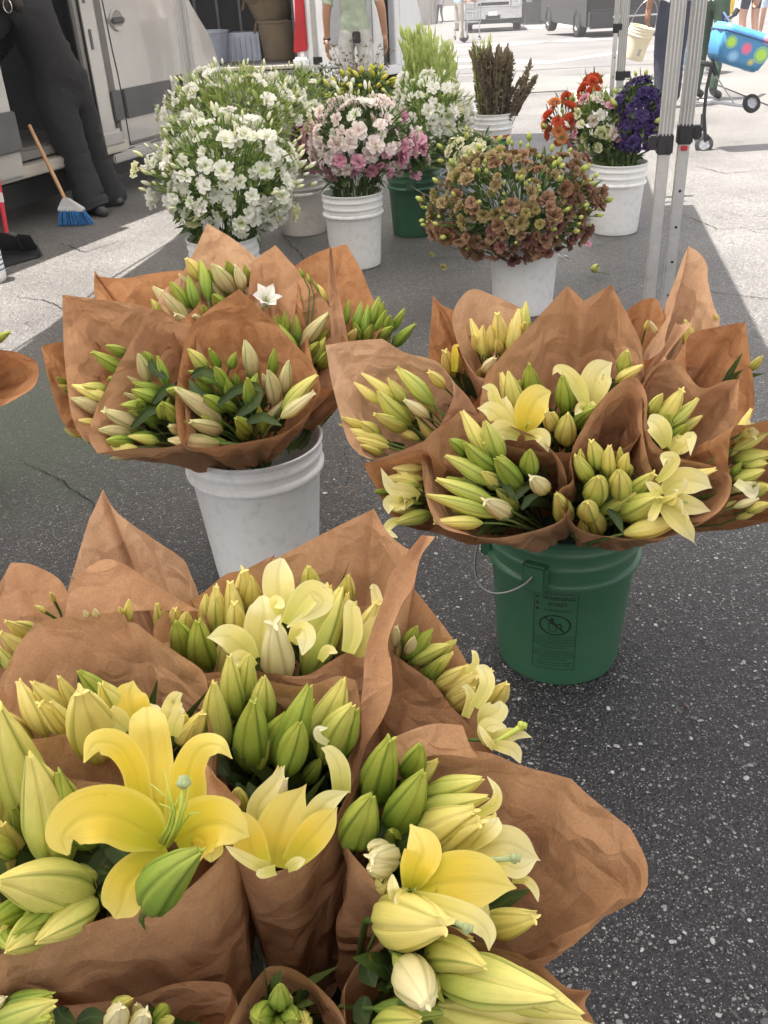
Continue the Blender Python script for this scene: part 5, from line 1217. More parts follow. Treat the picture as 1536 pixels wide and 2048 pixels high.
    for _ in range(int(blades*.35)):                # the leafy neck between the rim and the blooms
        t = rs.random(); a = rs.uniform(0, 6.28); rr = (.06+(RX*.62-.04)*t)
        p = b0.lerp(c, t*.8)+Vector((math.cos(a)*rr, math.sin(a)*rr*.8, .02))-o0
        low.blade(p, Vector((math.cos(a)*.5, math.sin(a)*.5, rs.uniform(-.3, 1))), rs.uniform(.05, .11), rs.uniform(.006, .014), rs.uniform(.2, 1.2))
    if stems:
        for _ in range(26):
            a = rs.uniform(0, 6.28); low.rod([b0+Vector((math.cos(a)*.10, math.sin(a)*.10, -.12))-o0, b0.lerp(c, .45)+Vector((math.cos(a)*RX*.45, math.sin(a)*RX*.4, 0))-o0], .003, 4)
    lf.make('leaves', M[fol], e); low.make('stem_leaves', M['foliage'], e)
    if st.V: st.make('stems', M['stem'], e)
    return e
wht = lambda d, rs: 'white' if rs.random() < .9 else 'cream'
bunch('lisianthus_bunch', 'nearest bunch of white lisianthus, spilling over the bucket behind the kraft paper', 'wl_front', 452, 352, 4.0, 142, 106, wht, 125, .044, 11, buds=('wbud', 90), fol='foliage_lime', blades=900, bl=(.055, .0035))
bunch('lisianthus_bunch', 'white lisianthus with long green buds in front of the silver van door', 'wl_back', 470, 232, 5.2, 138, 78, wht, 80, .046, 12, buds=('wbud', 80), fol='foliage_lime', blades=900, bl=(.07, .004))
bunch('lisianthus_bunch', 'sparse white lisianthus, mostly green buds, between the van and the pink bunch', 'beige', 585, 215, 5.9, 80, 66, wht, 22, .042, 13, buds=('wbud', 60), fol='foliage_lime', blades=520, bl=(.07, .004))
def pk(d, rs):
    if d.z > .1 and abs(d.x) < .8: return 'blush' if rs.random() < .85 else 'white'
    if d.x > .45 or d.z < -.4: return 'pink' if rs.random() < .65 else 'blush'
    return 'blush' if rs.random() < .8 else 'pink'
bunch('lisianthus_bunch', 'blush pink lisianthus in the clean ribbed bucket, the middle bunch', 'pink', 722, 276, 4.8, 98, 76, pk, 105, .044, 14, buds=('wbud', 20), blades=380)
bunch('lisianthus_bunch', 'deep pink lisianthus drooping left of the blush bunch', 'beige', 622, 292, 5.35, 38, 58, lambda d, rs: 'pink' if rs.random() < .9 else 'blush', 30, .046, 15, blades=120, stems=False)
bunch('lisianthus_bunch', 'rose pink lisianthus drooping over the dark green bucket', 'green2', 808, 300, 5.0, 42, 55, lambda d, rs: 'pink' if rs.random() < .8 else 'blush', 20, .043, 16, blades=120, stems=False)
bunch('lisianthus_bunch', 'white lisianthus over the dark green bucket, right of the blush bunch', 'green2', 855, 232, 5.6, 86, 75, wht, 72, .048, 17, buds=('wbud', 50), fol='foliage_lime', blades=520, bl=(.06, .004))
bunch('lisianthus_bunch', 'cream lisianthus peeping out behind the brown bunch', 'cream', 945, 310, 5.05, 52, 40, lambda d, rs: 'cream', 34, .05, 18, buds=('lime', 8), blades=150)
rz = lambda d, rs: ('gold' if rs.random() < .5 else 'rust') if d.z > .05 else rs.choice(['rust', 'rust', 'wine', 'gold'])
def brn(d, rs):
    r = rs.random()
    if r < .20: return 'lime'
    if d.z < -.15 or d.x > .6: return 'wine' if r < .5 else 'rust'
    return 'gold' if r < .66 else 'rust'
bunch('lisianthus_bunch', 'rust and gold brown lisianthus with lime buds, the big brown bunch', 'brown', 1028, 408, 3.92, 158, 100, brn, 340, .037, 19, buds=('lime', 60), blades=260, bl=(.05, .006))
bunch('dahlia_bunch', 'orange dahlias at the left of the mixed bucket', 'mixed', 1124, 246, 5.35, 32, 44, ['dahlia', 'dahlia', 'dahlia_red', 'blush', None], 22, .042, 20, blades=90, buds=('lime', 8), stems=False)
bunch('dahlia_bunch', 'two red-orange dahlias standing highest above the mixed bucket', 'mixed', 1182, 176, 5.5, 18, 22, ['dahlia_red'], 7, .045, 21, blades=30, stems=True)
bunch('lisianthus_bunch', 'pale pink and white flowers in the middle of the mixed bucket', 'mixed', 1200, 252, 5.3, 62, 62, lambda d, rs: rs.choice(['blush', 'pink', 'white', 'cream']), 55, .038, 22, buds=('wbud', 25), fol='foliage_lime', blades=320)
bunch('lisianthus_bunch', 'dark purple lisianthus behind the canopy legs', 'mixed', 1276, 228, 5.2, 46, 68, lambda d, rs: 'purple', 54, .046, 23, blades=120, buds=('lime', 8))
# yellow-green budded stems, one paler clump beside it
bunch('bud_bunch', 'bright yellow-green buds beside the thin canopy leg', 'back_white', 735, 178, 6.2, 50, 32, lambda d, rs: 'ybud', 170, .060, 24, cat='flowers', blades=120)
bunch('bud_bunch', 'pale straw-coloured buds at the foot of the thin canopy leg', 'back_white', 683, 195, 6.1, 26, 27, lambda d, rs: 'ybud' if rs.random() < .5 else 'wbud', 60, .055, 25, blades=90)
def spears(name, label, bk, base, tops, mat, Y, cat, seed, w=.006, n=60, fluff=0, lean=0, leafw=.006, fatten=0):
    rs = random.Random(seed); random.seed(seed); b0 = BL[bk].location.copy(); e = empty(name, (b0.x, b0.y, .04), 0, label, cat); o0 = Vector(e.location); L = Leaves(); K = Leaves()
    (xa, ya, xb, yb) = tops
    for i in range(n):
        u = rs.random(); a = rs.uniform(0, 6.28); top = aty(xa+(xb-xa)*u+rs.uniform(-4, 4), ya+(yb-ya)*u+rs.uniform(-4, 34), Y+rs.uniform(-.16, .16)); p0 = b0+Vector((math.cos(a)*.08, math.sin(a)*.08, .12)); u2 = (top-p0).normalized()
        mid = p0.lerp(top, .5)+Vector((rs.uniform(-.03, .03), rs.uniform(-.03, .03), 0))
        K.rod([p0-o0, mid-o0, top-o0], w*.5, 5)
        m = 9
        for k in range(m):
            t = .42+.58*k/m; q = p0.lerp(mid, t*2) if t < .5 else mid.lerp(top, t*2-1); d = (u2+Vector((rs.uniform(-.35, .35), rs.uniform(-.35, .35), .2))).normalized(); L.blade(q-o0, d, rs.uniform(.05, .10), leafw*rs.uniform(.7, 1.4), .1)
            for f in range(fluff): L.blade(q-o0+Vector((rs.uniform(-1, 1), rs.uniform(-1, 1), 0))*.008, Vector((rs.uniform(-1, 1), rs.uniform(-1, 1), rs.uniform(-.2, .9))), rs.uniform(.015, .035), .007, .4, 2)
    L.make('flower_spikes', M[mat], e); K.make('stalks', M['spear' if mat != 'amaranth' else 'amaranth'], e); return e
spears('gladiolus_bunch', 'tall yellow-green spears at the left of the spear bucket', 'glad', None, (800, 60, 845, 50), 'spear', 6.6, 'flowers', 31, n=44, fluff=1, leafw=.011)
spears('gladiolus_bunch', 'sunlit lime spears bending at the right of the spear bucket', 'glad', None, (850, 45, 915, 95), 'spear', 6.7, 'flowers', 32, n=40, fluff=1, leafw=.011)
spears('amaranth_bunch', 'dense dark maroon amaranth tied upright in its bucket', 'celosia', None, (942, 95, 1030, 100), 'amaranth', 7.4, 'flowers', 33, w=.008, n=95, fluff=8, leafw=.012)
spears('amaranth_bunch', 'single maroon amaranth plume leaning out to the right', 'celosia', None, (1050, 122, 1078, 135), 'amaranth', 7.35, 'flowers', 34, n=12, fluff=9, leafw=.010)
for px, py, k in ((955, 84, 'spear'), (975, 78, 'spear')): pass
spears('grass_bunch', 'green grass tips rising among the maroon amaranth', 'celosia', None, (938, 80, 985, 78), 'spear', 7.45, 'flowers', 35, n=26)
# brown dill-like sprays
def spray(label, px, py, Y, r, seed, mat='amaranth', bk='back_white'):
    rs = random.Random(seed); c = aty(px, py, Y); b0 = BL[bk].location.copy(); e = empty('seed_spray', (b0.x, b0.y, .04), 0, label, 'flowers'); o0 = Vector(e.location); L = Leaves()
    for i in range(90):
        p = c+Vector((rs.gauss(0, r), rs.gauss(0, r*.6), rs.gauss(0, r*.7))); L.rod([c-Vector((0, 0, r*2))-o0, p-o0], .0012, 3)
        for k in range(7): L.blade(p-o0, Vector((rs.uniform(-1, 1), rs.uniform(-1, 1), rs.uniform(-.3, 1))), .022, .003, .1, 2)
    L.rod([b0+Vector((0, 0, .2))-o0, c-Vector((0, 0, r*2))-o0], .004, 5)
    L.make('spray', M[mat], e)
spray('brown feathery seed spray in front of the man in green', 712, 140, 6.5, .10, 41); spray('dark wispy sprigs left of the straw-coloured buds', 655, 165, 6.5, .07, 42, 'foliage')
# fallen heads on the ground
def fallen(label, px, py, key, s, z=.02):
    P = atz(px, py, z); me = BLM[key][0]; e = empty('fallen_flower', (P.x, P.y, 0), 0, label, 'flower'); o = link('flower_head', me, e)
    mm = frame_to(Vector((.3, -.7, .6)), 1.0) @ Matrix.Diagonal((s, s, s, 1)); mm.translation = (0, 0, z+s*.3); o.matrix_basis = mm
    mb = MB(); mb.tube([(0, 0, z), (.04, .03, .012), (.09, .02, .006)], .0018, 5); mb.build('stem', M['stem'], e)
fallen('small pink bloom fallen on the asphalt right of the brown bunch', 1176, 490, 'pink', .022); fallen('lime bud lying below the fallen pink bloom', 1184, 546, 'lime', .04); fallen('straw-gold bud on the asphalt left of the brown bunch', 886, 538, 'gold', .024); fallen('second gold bud close to the brown bunch, lower left', 862, 512, 'gold', .02)
# ============================================================ lilies wrapped in kraft paper
def bud_mesh(name, mat, open_=0.0, bend=.06, seed=0, fat=1.0):
    """unit length along +z, half width .5*fat at the belly; three outer tepals with ribs and seams"""
    rs = random.Random(seed); nv, nu = 26, 36; tws = rs.uniform(-.5, .5); pk = rs.uniform(.32, .44); V = []; F = []; UV = []
    for j in range(nv+1):
        v = j/nv
        R = .5*fat*((1-.80*((pk-v)/pk)**2.1) if v < pk else (1-.84*((v-pk)/(1-pk))**1.5))
        for i in range(nu+1):
            th = 2*math.pi*i/nu; tw = tws*v; lob = math.cos(3*th); seam = ((th*3/(2*math.pi)+.5) % 1)-.5      # 0 at a tepal's midrib, +-.5 at the seam
            s = abs(seam)*2
            r = R*(1+.035*lob-.16*math.exp(-((1-s)/.10)**2)+.075*math.exp(-((s-.11)/.07)**2)-.09*math.exp(-(s/.045)**2)-.03*math.exp(-((s-.45)/.2)**2))
            z = v
            if v > .80:
                q = (v-.80)/.20; z = v-.06*q*(s**1.4); r += open_*q*q*q*(1-s)**1.5*.17; z -= open_*q*q*.03*(1-s)
                r *= 1-.35*q*s
            bx = bend*math.sin(math.pi*v)*1.0
            V.append((r*math.cos(th+tw)+bx, r*math.sin(th+tw), z)); UV.append((((th*3/(2*math.pi)+.5) % 1), v))
    for j in range(nv):
        for i in range(nu): q = j*(nu+1)+i; F.append((q, q+1, q+nu+2, q+nu+1))
    # the top: small inner tepals close the tip
    top = len(V)
    for i in range(nu+1): q = V[nv*(nu+1)+i]; V.append(q); UV.append((.25, .93))
    c = len(V); V.append((0, 0, 1.0-.035-.03*open_)); UV.append((.25, .97))
    for i in range(nu): F.append((top+i, top+i+1, c))
    return uvmesh(name, V, F, UV, mat)
BUD = {}
for key, mat in (('g', 'bud_green'), ('m', 'bud_mid'), ('y', 'bud_yellow'), ('c', 'bud_cream'), ('p', 'bud_pink')):
    BUD[key] = [bud_mesh('lily_bud_'+mat[4:], M[mat], o_, b_, i, f_) for i, (o_, b_, f_) in enumerate(((0, .09, 1), (.25, .03, .92), (0, -.06, 1.05), (.1, .13, .96), (.35, -.02, .88)))]
    BUD[key+'o'] = [bud_mesh('lily_bud_open_'+mat[4:], M[mat], o_, b_, i+5, 1.0) for i, (o_, b_) in enumerate(((1.0, .05), (.7, -.04), (1.3, .02), (.5, .10)))]
def petal_template(name, mat, end, L=1.0, W=.30, seed=0, ruff=.03, narrow=False):
    """grows from the origin along +z and recurves towards +x; end = last angle from the axis"""
    rs = random.Random(seed); nv, nu = 20, 10; V = []; F = []; UV = []; p = Vector((.045, 0, 0)); ph = rs.uniform(0, 6)
    for j in range(nv+1):
        v = j/nv; a = rad(12)+(end-rad(12))*(v**2.1); t = Vector((math.sin(a), 0, math.cos(a))); n = Vector((-math.cos(a), 0, math.sin(a)))
        w = W*(.20+.80*math.sin(math.pi*min(1, v*.80+.10)))*(1 if v < .72 else max(.06, math.cos((v-.72)/.28*math.pi/2)**.75))
        for i in range(nu+1):
            u = i/nu*2-1; cup = (.34-.20*v)*W*u*u-.05*W*math.exp(-(u/.14)**2)
            wob = ruff*v*abs(u)**2*math.sin(11*v+ph+(2 if u > 0 else 0))
            q = p+Vector((0, u*w, 0))+n*(cup+wob); V.append(tuple(q*L)); UV.append((i/nu, v))
        p = p+t/nv
    for j in range(nv):
        for i in range(nu): q = j*(nu+1)+i; F.append((q, q+1, q+nu+2, q+nu+1))
    return uvmesh(name, V, F, UV, mat)
PET = {}
def petals(matkey, openness):
    k = (matkey, round(openness, 1))
    if k not in PET:
        end = rad(25+130*openness); PET[k] = [petal_template('petal', M[matkey], end, 1, .20, 1), petal_template('petal', M[matkey], end*.92, 1, .26, 2), petal_template('petal', M[matkey], end*1.12, 1, .185, 3, .04), petal_template('petal', M[matkey], end*.8, 1, .25, 4, .045)]
    return PET[k]
class Bq:
    """one wrapped bouquet: its face is a tilted plane through the photo point (cx, cy) at height zc"""
    def __init__(s, label, cx, cy, zc, base, k=.8, group=None, foot=.36):
        s.c = atz(cx, cy, zc); s.k = k; s.base = Vector(base); s.foot = foot
        s.e = empty('lily_bouquet', (s.base.x, s.base.y, foot), 0, label, 'bouquet', group); s.o = Vector(s.e.location)
        s.buds = []; s.rim = []
    def P(s, px, py, off=0.0):
        """point on the face plane under that pixel, then pushed off metres away from the lens"""
        d = ray(px, py); n = Vector((0, 1, -s.k)); t = (s.c-CAM).dot(n)/d.dot(n); t = max(.25, min(t, (s.c-CAM).dot(FWD)*1.7)); return CAM+d*(t+off)
    def wrap(s, rim, mat='kraft', nu=110, nv=30, bulge=.06, seed=1, br=.032, dd=.03, amp=1.0, name='paper_wrap', _b=0):
        pts = [(p[0], p[1], len(p) > 2 and p[2]) for p in rim]
        ys = [p[1] for p in pts]; mid = (min(ys)+max(ys))/2; hh = (max(ys)-min(ys))/2
        sc = (s.c-CAM).dot(FWD)
        W3 = [s.P(x, y, -dd*sc*max(-1, min(1, (y-mid)/hh))) for x, y, c in pts]; n = len(pts)
        def cr(a, b, c_, d, t): return 0.5*((2*b)+(c_-a)*t+(2*a-5*b+4*c_-d)*t*t+(3*b-a-3*c_+d)*t**3)
        loop = []; per = []
        L = [(W3[(i+1) % n]-W3[i]).length for i in range(n)]; tot = sum(L)
        for i in range(n):
            a, b, c_, d = W3[i-1], W3[i], W3[(i+1) % n], W3[(i+2) % n]
            if pts[i][2]: a = b-(c_-b)
            if pts[(i+1) % n][2]: d = c_+(c_-b)
            m = max(2, round(nu*L[i]/tot))
            for q in range(m): loop.append(cr(a, b, c_, d, q/m))
        m = len(loop); cen = sum(loop, Vector())/m; B = Vector((s.base.x, s.base.y, s.foot)); B = B.lerp(Vector((cen.x, cen.y, s.foot)), .12)
        ax = (cen-B).normalized(); V = []; F = []; UV = []; rs = random.Random(seed); pl = [rs.uniform(-1, 1) for _ in range(m)]
        ff = [rs.randint(4, 9), rs.randint(10, 17), rs.uniform(0, 6), rs.uniform(0, 6)]
        for i, r in enumerate(loop):
            rel = r-cen; rel = rel-ax*rel.dot(ax); ru = rel.normalized() if rel.length > 1e-5 else Vector((1, 0, 0))
            b = B+ru*br; c1 = b.lerp(r, .5)+ru*bulge*(rel.length)*.55+ax*(-.02)
            for j in range(nv+1):
                v = (j/nv)**.85; p = b*(1-v)**2+c1*2*v*(1-v)+r*v*v
                th = 2*math.pi*i/m; fold = (.0045*math.sin(ff[0]*th+ff[2])+.003*math.sin(ff[1]*th+ff[3]+3*v))*math.sin(math.pi*min(1, v*1.02))**.7
                q = p*9+Vector((seed*3.1, 0, 0)); cr_ = .006*noise.noise(q*.6)+.0026*(abs(noise.noise(q*1.5))*2-.5)+.0007*(abs(noise.noise(q*5.1))*2-.5)
                p = p+ru*(fold+cr_*(1-.72*v**6))*amp*sc
                V.append(tuple(p-s.o)); UV.append((i/m*3, v))
        for i in range(m):
            i2 = (i+1) % m
            for j in range(nv): F.append((i*(nv+1)+j, i2*(nv+1)+j, i2*(nv+1)+j+1, i*(nv+1)+j+1))
        o = link(name, uvmesh(name, V, F, UV, M[mat]), s.e); s.rim = pts; s.cen = cen; return o
    def sheet(s, rows, mat='kraft_pale', off=-.03, name='paper_fold', nx=10, ny=5, amp=1.0, curl=.012):
        """rows of photo points across a free flap of paper, each point (x, y[, extra depth])"""
        G = [[s.P(p[0], p[1], off+(p[2] if len(p) > 2 else 0)) for p in r] for r in rows]
        def cr(P, t):
            n = len(P)-1; i = min(int(t*n), n-1); f = t*n-i; a = P[i-1] if i > 0 else P[0]*2-P[1]; b, c_ = P[i], P[i+1]; d = P[i+2] if i+2 <= n else P[n]*2-P[n-1]
            return 0.5*((2*b)+(c_-a)*f+(2*a-5*b+4*c_-d)*f*f+(3*b-a-3*c_+d)*f**3)
        R = [[cr(r, i/nx) for i in range(nx+1)] for r in G]; m = ny*(len(rows)-1); V = []; UV = []; F = []; sc = (s.c-CAM).dot(FWD)
        for j in range(m+1):
            for i in range(nx+1):
                p = cr([r[i] for r in R], j/m); u = i/nx
                p = p+FWD*(curl*sc*math.sin(math.pi*u)+.008*sc*noise.noise(p*12)+.004*sc*abs(noise.noise(p*27)))*amp
                V.append(tuple(p-s.o)); UV.append((u, j/m))
        for j in range(m):
            for i in range(nx): q = j*(nx+1)+i; F.append((q, q+1, q+nx+2, q+nx+1))
        return link(name, uvmesh(name, V, F, UV, M[mat]), s.e)
    def bud(s, bx, by, tx, ty, w, key='m', off=0.0, roll=None):
        rs = random.Random(int(bx*7+by*13+tx)); mx, my = (bx+tx)/2, (by+ty)/2; t = (s.P(mx, my)-CAM).dot(FWD)+off
        W = w*t/FOC; l = math.hypot(tx-bx, ty-by)*t/FOC; want = 2.9*W
        dd = math.sqrt(max(0, want*want-l*l)) if l < want else 0.0; dd = min(dd, .10) + .012
        a = CAM+ray(bx, by)*(t+dd*.5); b = CAM+ray(tx, ty)*(t-dd*.5); d = b-a; L = d.length
        o = link('lily_bud', rs.choice(BUD[key]), s.e); mm = frame_to(d.normalized(), rs.uniform(0, 6.28) if roll is None else roll) @ Matrix.Diagonal((W*1.04, W*1.04, L*1.03, 1)); mm.translation = a-s.o-d*.015; o.matrix_basis = mm
        s.buds.append((a, d.normalized(), W)); return o
    def buds_(s, lst, tr=(0, 0, 1)):
        ox, oy, k = tr
        for b in lst: s.bud(b[0]/k+ox, b[1]/k+oy, b[2]/k+ox, b[3]/k+oy, b[4]/k, b[5] if len(b) > 5 else 'm', b[6] if len(b) > 6 else 0.0)
    def centre_parts(s, P, f, size, n_st=6, name='lily_flower', style=None):
        """filaments and pistil, the flower's own mesh"""
        mb = MB(); q = f.to_track_quat('Z', 'Y').to_matrix(); rs = random.Random(int(P.x*1e4))
        mb.lathe([(.001, -.01*size), (.05*size, .0), (.07*size, .05*size), (.055*size, .14*size)], 10, mi=1)
        for k in range(n_st):
            a = k*math.pi*2/n_st+.3; d = Vector((math.cos(a), math.sin(a), 0)); pts = [d*.02*size, d*.06*size+Vector((0, 0, .25*size)), d*.15*size+Vector((0, 0, .45*size)), d*(.26+.05*rs.random())*size+Vector((0, 0, .55*size))]
            mb.tube(pts, [.012*size, .010*size, .008*size, .005*size], 6, mi=0)
        e_ = Vector((.06*rs.uniform(-1, 1), .06*rs.uniform(-1, 1), .74))*size
        mb.tube([Vector((0, 0, .02*size)), Vector((.01, 0, .4))*size, e_], [.016*size, .011*size, .012*size], 8, mi=1)
        for k in range(3):
            a = k*2.09; mb.tube([e_, e_+Vector((math.cos(a)*.03, math.sin(a)*.03, .012))*size, e_+Vector((math.cos(a)*.036, math.sin(a)*.036, .028))*size], [.018*size, .02*size, .008*size], 6, mi=2)
        mb.v = [tuple(q @ Vector(v)) for v in mb.v]
        o = link(name, mb.mesh('lily_flower', [M['filament'], M['stem'], M['stigma']], smooth='all'), s.e); o.location = P-s.o; return o
    def flower(s, px, py, fx, fy, fz, wpx, open_=.8, mat='petal_pale', off=-.02, miss=(), roll=None):
        """a lily whose throat is at (px, py); (fx, fy, fz) = facing: right, up, towards the lens; wpx = petal length in pixels"""
        P = s.P(px, py, off); t = (P-CAM).dot(FWD); L = wpx*t/FOC; f = (RGT*fx+UPV*fy-FWD*fz).normalized()
        rs = random.Random(int(px*3+py)); fl = s.centre_parts(P, f, L*.95); pm = petals(mat, open_); r0 = rs.uniform(0, 6.28) if roll is None else roll
        q = f.to_track_quat('Z', 'Y').to_matrix().to_4x4()
        for k in range(6):
            if k in miss: continue
            me = pm[(k % 2)+(2 if rs.random() < .45 else 0)]; p = link('petal', me, fl); sc_ = L*rs.uniform(.92, 1.06)
            p.matrix_basis = q @ Matrix.Rotation(r0+k*math.pi/3+rs.uniform(-.08, .08), 4, 'Z') @ Matrix.Rotation(rs.uniform(-.12, .10), 4, 'Y') @ Matrix.Diagonal((sc_, sc_*rs.uniform(.95, 1.12), sc_, 1))
        s.buds.append((P, f, L*.2)); return fl
    def petal_strip(s, parent, pts, ws, tr, mat='petal_yellow', cup=.22, ruff=.05, off=-.03, nv=26, nu=12, name='petal', twist=0.0, flip=1, roll=0.0):
        """one petal along photo points (x, y, depth in metres towards the lens), widths in the same pixels"""
        ox, oy, k = tr; P = []
        for p in pts: P.append(s.P(p[0]/k+ox, p[1]/k+oy, off-(p[2] if len(p) > 2 else 0)))
        sc = (P[0]-CAM).dot(FWD)/FOC/k; n = len(P)-1; V = []; F = []; UV = []; rs = random.Random(int(pts[0][0]+pts[-1][1]*3)); ph = rs.uniform(0, 6)
        def cr(A, t):
            i = min(int(t*n), n-1); f = t*n-i; a = A[i-1] if i > 0 else A[0]*2-A[1]; b, c_ = A[i], A[i+1]; d = A[i+2] if i+2 <= n else A[n]*2-A[n-1]
            return 0.5*((2*b)+(c_-a)*f+(2*a-5*b+4*c_-d)*f*f+(3*b-a-3*c_+d)*f**3)
        base = parent.location+s.o
        for j in range(nv+1):
            v = j/nv; p = cr(P, v); t = (cr(P, min(1, v+.02))-cr(P, max(0, v-.02))).normalized(); nn = (CAM-p).normalized(); nn = (nn-t*nn.dot(t)).normalized(); sd = t.cross(nn)
            a = roll+twist*v; sd, nn = sd*math.cos(a)+nn*math.sin(a), nn*math.cos(a)-sd*math.sin(a)
            w = cr(ws, v)*sc*.5*(.88 if mat != 'petal_yellow' else .94)*(1-.72*((v-.76)/.24)**2.2 if v > .76 else 1)
            for i in range(nu+1):
                u = i/nu*2-1; c_ = cup*w*(u*u-.35)*flip-.10*w*math.exp(-(u/.13)**2)*flip; wob = ruff*w*(.3+v)*abs(u)**2.5*(math.sin(13*v+ph+(1.7 if u > 0 else 0))+.5*math.sin(29*v+ph))
                V.append(tuple(p+sd*u*w+nn*(c_+wob)-base)); UV.append((i/nu, v))
        for j in range(nv):
            for i in range(nu): q = j*(nu+1)+i; F.append((q, q+1, q+nu+2, q+nu+1))
        return link(name, uvmesh(name, V, F, UV, M[mat]), parent)
    def hero(s, px, py, tr, off=-.03):
        ox, oy, k = tr; P = s.P(px/k+ox, py/k+oy, off); o = bpy.data.objects.new('lily_flower', None); return P
    def more(s, n, keys='mg', seed=1, push=.018, spread=1.2):
        """further buds standing behind and between those already placed"""
        rs = random.Random(seed*31+n); src = list(s.buds); sc = (s.c-CAM).dot(FWD)
        for _ in range(int(n*1.7)):
            (a, d, W), (a2, d2, W2) = rs.choice(src), rs.choice(src)
            if (a-a2).length > .12*sc: a2 = a
            p = a.lerp(a2, rs.uniform(.2, .6))+Vector((rs.uniform(-1, 1), 0, rs.uniform(-1, .6)))*W*spread; W_ = min(W, W2)*rs.uniform(.75, 1.0)
            if W_ < .008: continue
            dd = (d+d2*.5+Vector((rs.uniform(-.25, .25), rs.uniform(-.2, .2), rs.uniform(-.2, .2)))).normalized(); p = p+FWD*push*sc
            o = link('lily_bud', rs.choice(BUD[rs.choice(keys)]), s.e); mm = frame_to(dd, rs.uniform(0, 6.28)) @ Matrix.Diagonal((W_, W_, W_*rs.uniform(2.9, 3.6), 1)); mm.translation = p-s.o; o.matrix_basis = mm; s.buds.append((p, dd, W_))
    def fill(s, n_leaf=46, seed=3, leaf=.055, wide=.0085, depth_=(.02, .09), toplit=0):
        """stems down into the bucket and dark leaves between the buds"""
        rs = random.Random(seed); random.seed(seed); st = Leaves(); lv = []
        B = Vector((s.base.x, s.base.y, s.foot-.05))
        for a, d, W in s.buds:
            m = (a-d*.06).lerp(B, .25); st.rod([a-s.o+d*.004, a-d*.03-s.o, m-s.o, B+Vector((rs.uniform(-.02, .02), rs.uniform(-.02, .02), 0))-s.o], max(.0018, W*.075), 6)
        if st.V: st.make('stems', M['stem'], s.e)
        xs = [p[0] for p in s.rim]; ys = [p[1] for p in s.rim]; cx, cy = sum(xs)/len(xs), sum(ys)/len(ys); L = Leaves(); sc = (s.c-CAM).dot(FWD)
        poly = [(cx+(x-cx)*.93, cy+(y-cy)*.93) for x, y, _ in s.rim]
        def inside(P):
            v = P-CAM; z = v.dot(FWD); x = 768+FOC*v.dot(RGT)/z; y = 1024-FOC*v.dot(UPV)/z; r = False
            for i in range(len(poly)):
                (x1, y1), (x2, y2) = poly[i-1], poly[i]
                if (y1 > y) != (y2 > y) and x < (x2-x1)*(y-y1)/(y2-y1)+x1: r = not r
            return r
        for _ in range(n_leaf*3 if s.buds else 0):
            a, d0, W = rs.choice(s.buds); up = (a-B).normalized(); p = a-up*rs.uniform(.01, .06)*sc+FWD*rs.uniform(0, .025)*sc+Vector((rs.uniform(-1, 1), 0, rs.uniform(-1, 1)))*.014*sc; d = (up*.8+d0*.3+Vector((rs.uniform(-.7, .7), rs.uniform(-.3, .5), rs.uniform(-.5, .3)))).normalized()
            if not (inside(p+d*leaf*.6) and inside(p-d*leaf*.4) and inside(p)): continue
            L.blade(p-d*leaf*.6-s.o, d, leaf*rs.uniform(.8, 1.7), wide*rs.uniform(.6, 1.3), rs.uniform(.1, 1.0), 4)
        if L.V: L.make('leaves', M['leaf'], s.e)
    def leaf(s, pts, w, tr, off=-.01):
        """one large leaf along photo points"""
        ox, oy, k = tr; P = [s.P(p[0]/k+ox, p[1]/k+oy, off) for p in pts]; d0 = bpy.data.objects
        sc = (P[0]-CAM).dot(FWD)/FOC/k; V = []; UV = []; F = []; n = 10
        for j in range(n+1):
            v = j/n; i = min(int(v*(len(P)-1)), len(P)-2); f = v*(len(P)-1)-i; p = P[i].lerp(P[i+1], f); t = (P[i+1]-P[i]).normalized(); nn = (CAM-p).normalized(); sd = t.cross(nn).normalized(); ww = w*sc*.5*math.sin(math.pi*min(.97, .12+.85*v))
            for u in (-1, -.5, 0, .5, 1): V.append(tuple(p+sd*u*ww+nn*(.25*ww*u*u)-s.o)); UV.append((.5+u*.45, v))
        for j in range(n):
            for i in range(4): q = 5*j+i; F.append((q, q+1, q+6, q+5))
        return link('leaf', uvmesh('leaf', V, F, UV, M['leaf']), s.e)
Z1 = (0, 430, 1.8286); Z2 = (630, 480, 3.268); Z3 = (1060, 480, 3.227); Z6 = (0, 960, 1.969); Z7 = (700, 1040, 2.56); Z8 = (0, 1400, 2.194); Z9 = (650, 1400, 2.194)

# ------------------------------------------------------------ cluster over the white bucket (pink and green buds)
bw = BK['white']; gW = 'lily bouquets over the white bucket'
q = Bq('kraft-wrapped lily buds at the front of the white bucket, sharp paper peak behind them', 500, 770, .60, bw+Vector((.02, -.05, 0)), .75, gW)
q.wrap([(366, 700), (382, 655), (420, 617), (478, 577, 1), (560, 655), (634, 745), (630, 805), (574, 862), (492, 884), (410, 895), (362, 884), (352, 800)], 'kraft_deep', seed=2)
q.buds_([(755, 565, 688, 490, 52, 'm'), (795, 615, 690, 570, 35, 'g'), (800, 560, 765, 488, 42, 'g'), (840, 560, 862, 503, 40, 'g'), (830, 640, 785, 555, 48, 'g'), (925, 590, 895, 458, 54, 'p'), (918, 705, 905, 596, 54, 'g'), (1005, 695, 980, 568, 62, 'p'), (1040, 655, 1055, 533, 52, 'p'), (1035, 705, 1160, 585, 62, 'm'), (1030, 740, 1155, 645, 50, 'co'), (805, 750, 640, 632, 80, 'p'), (825, 715, 745, 662, 50, 'g'), (810, 790, 695, 755, 66, 'p'), (800, 835, 615, 822, 62, 'p'), (910, 790, 862, 742, 62, 'g'), (670, 800, 618, 770, 40, 'po'), (600, 740, 590, 690, 52, 'g'), (690, 660, 610, 640, 45, 'g')], Z1)
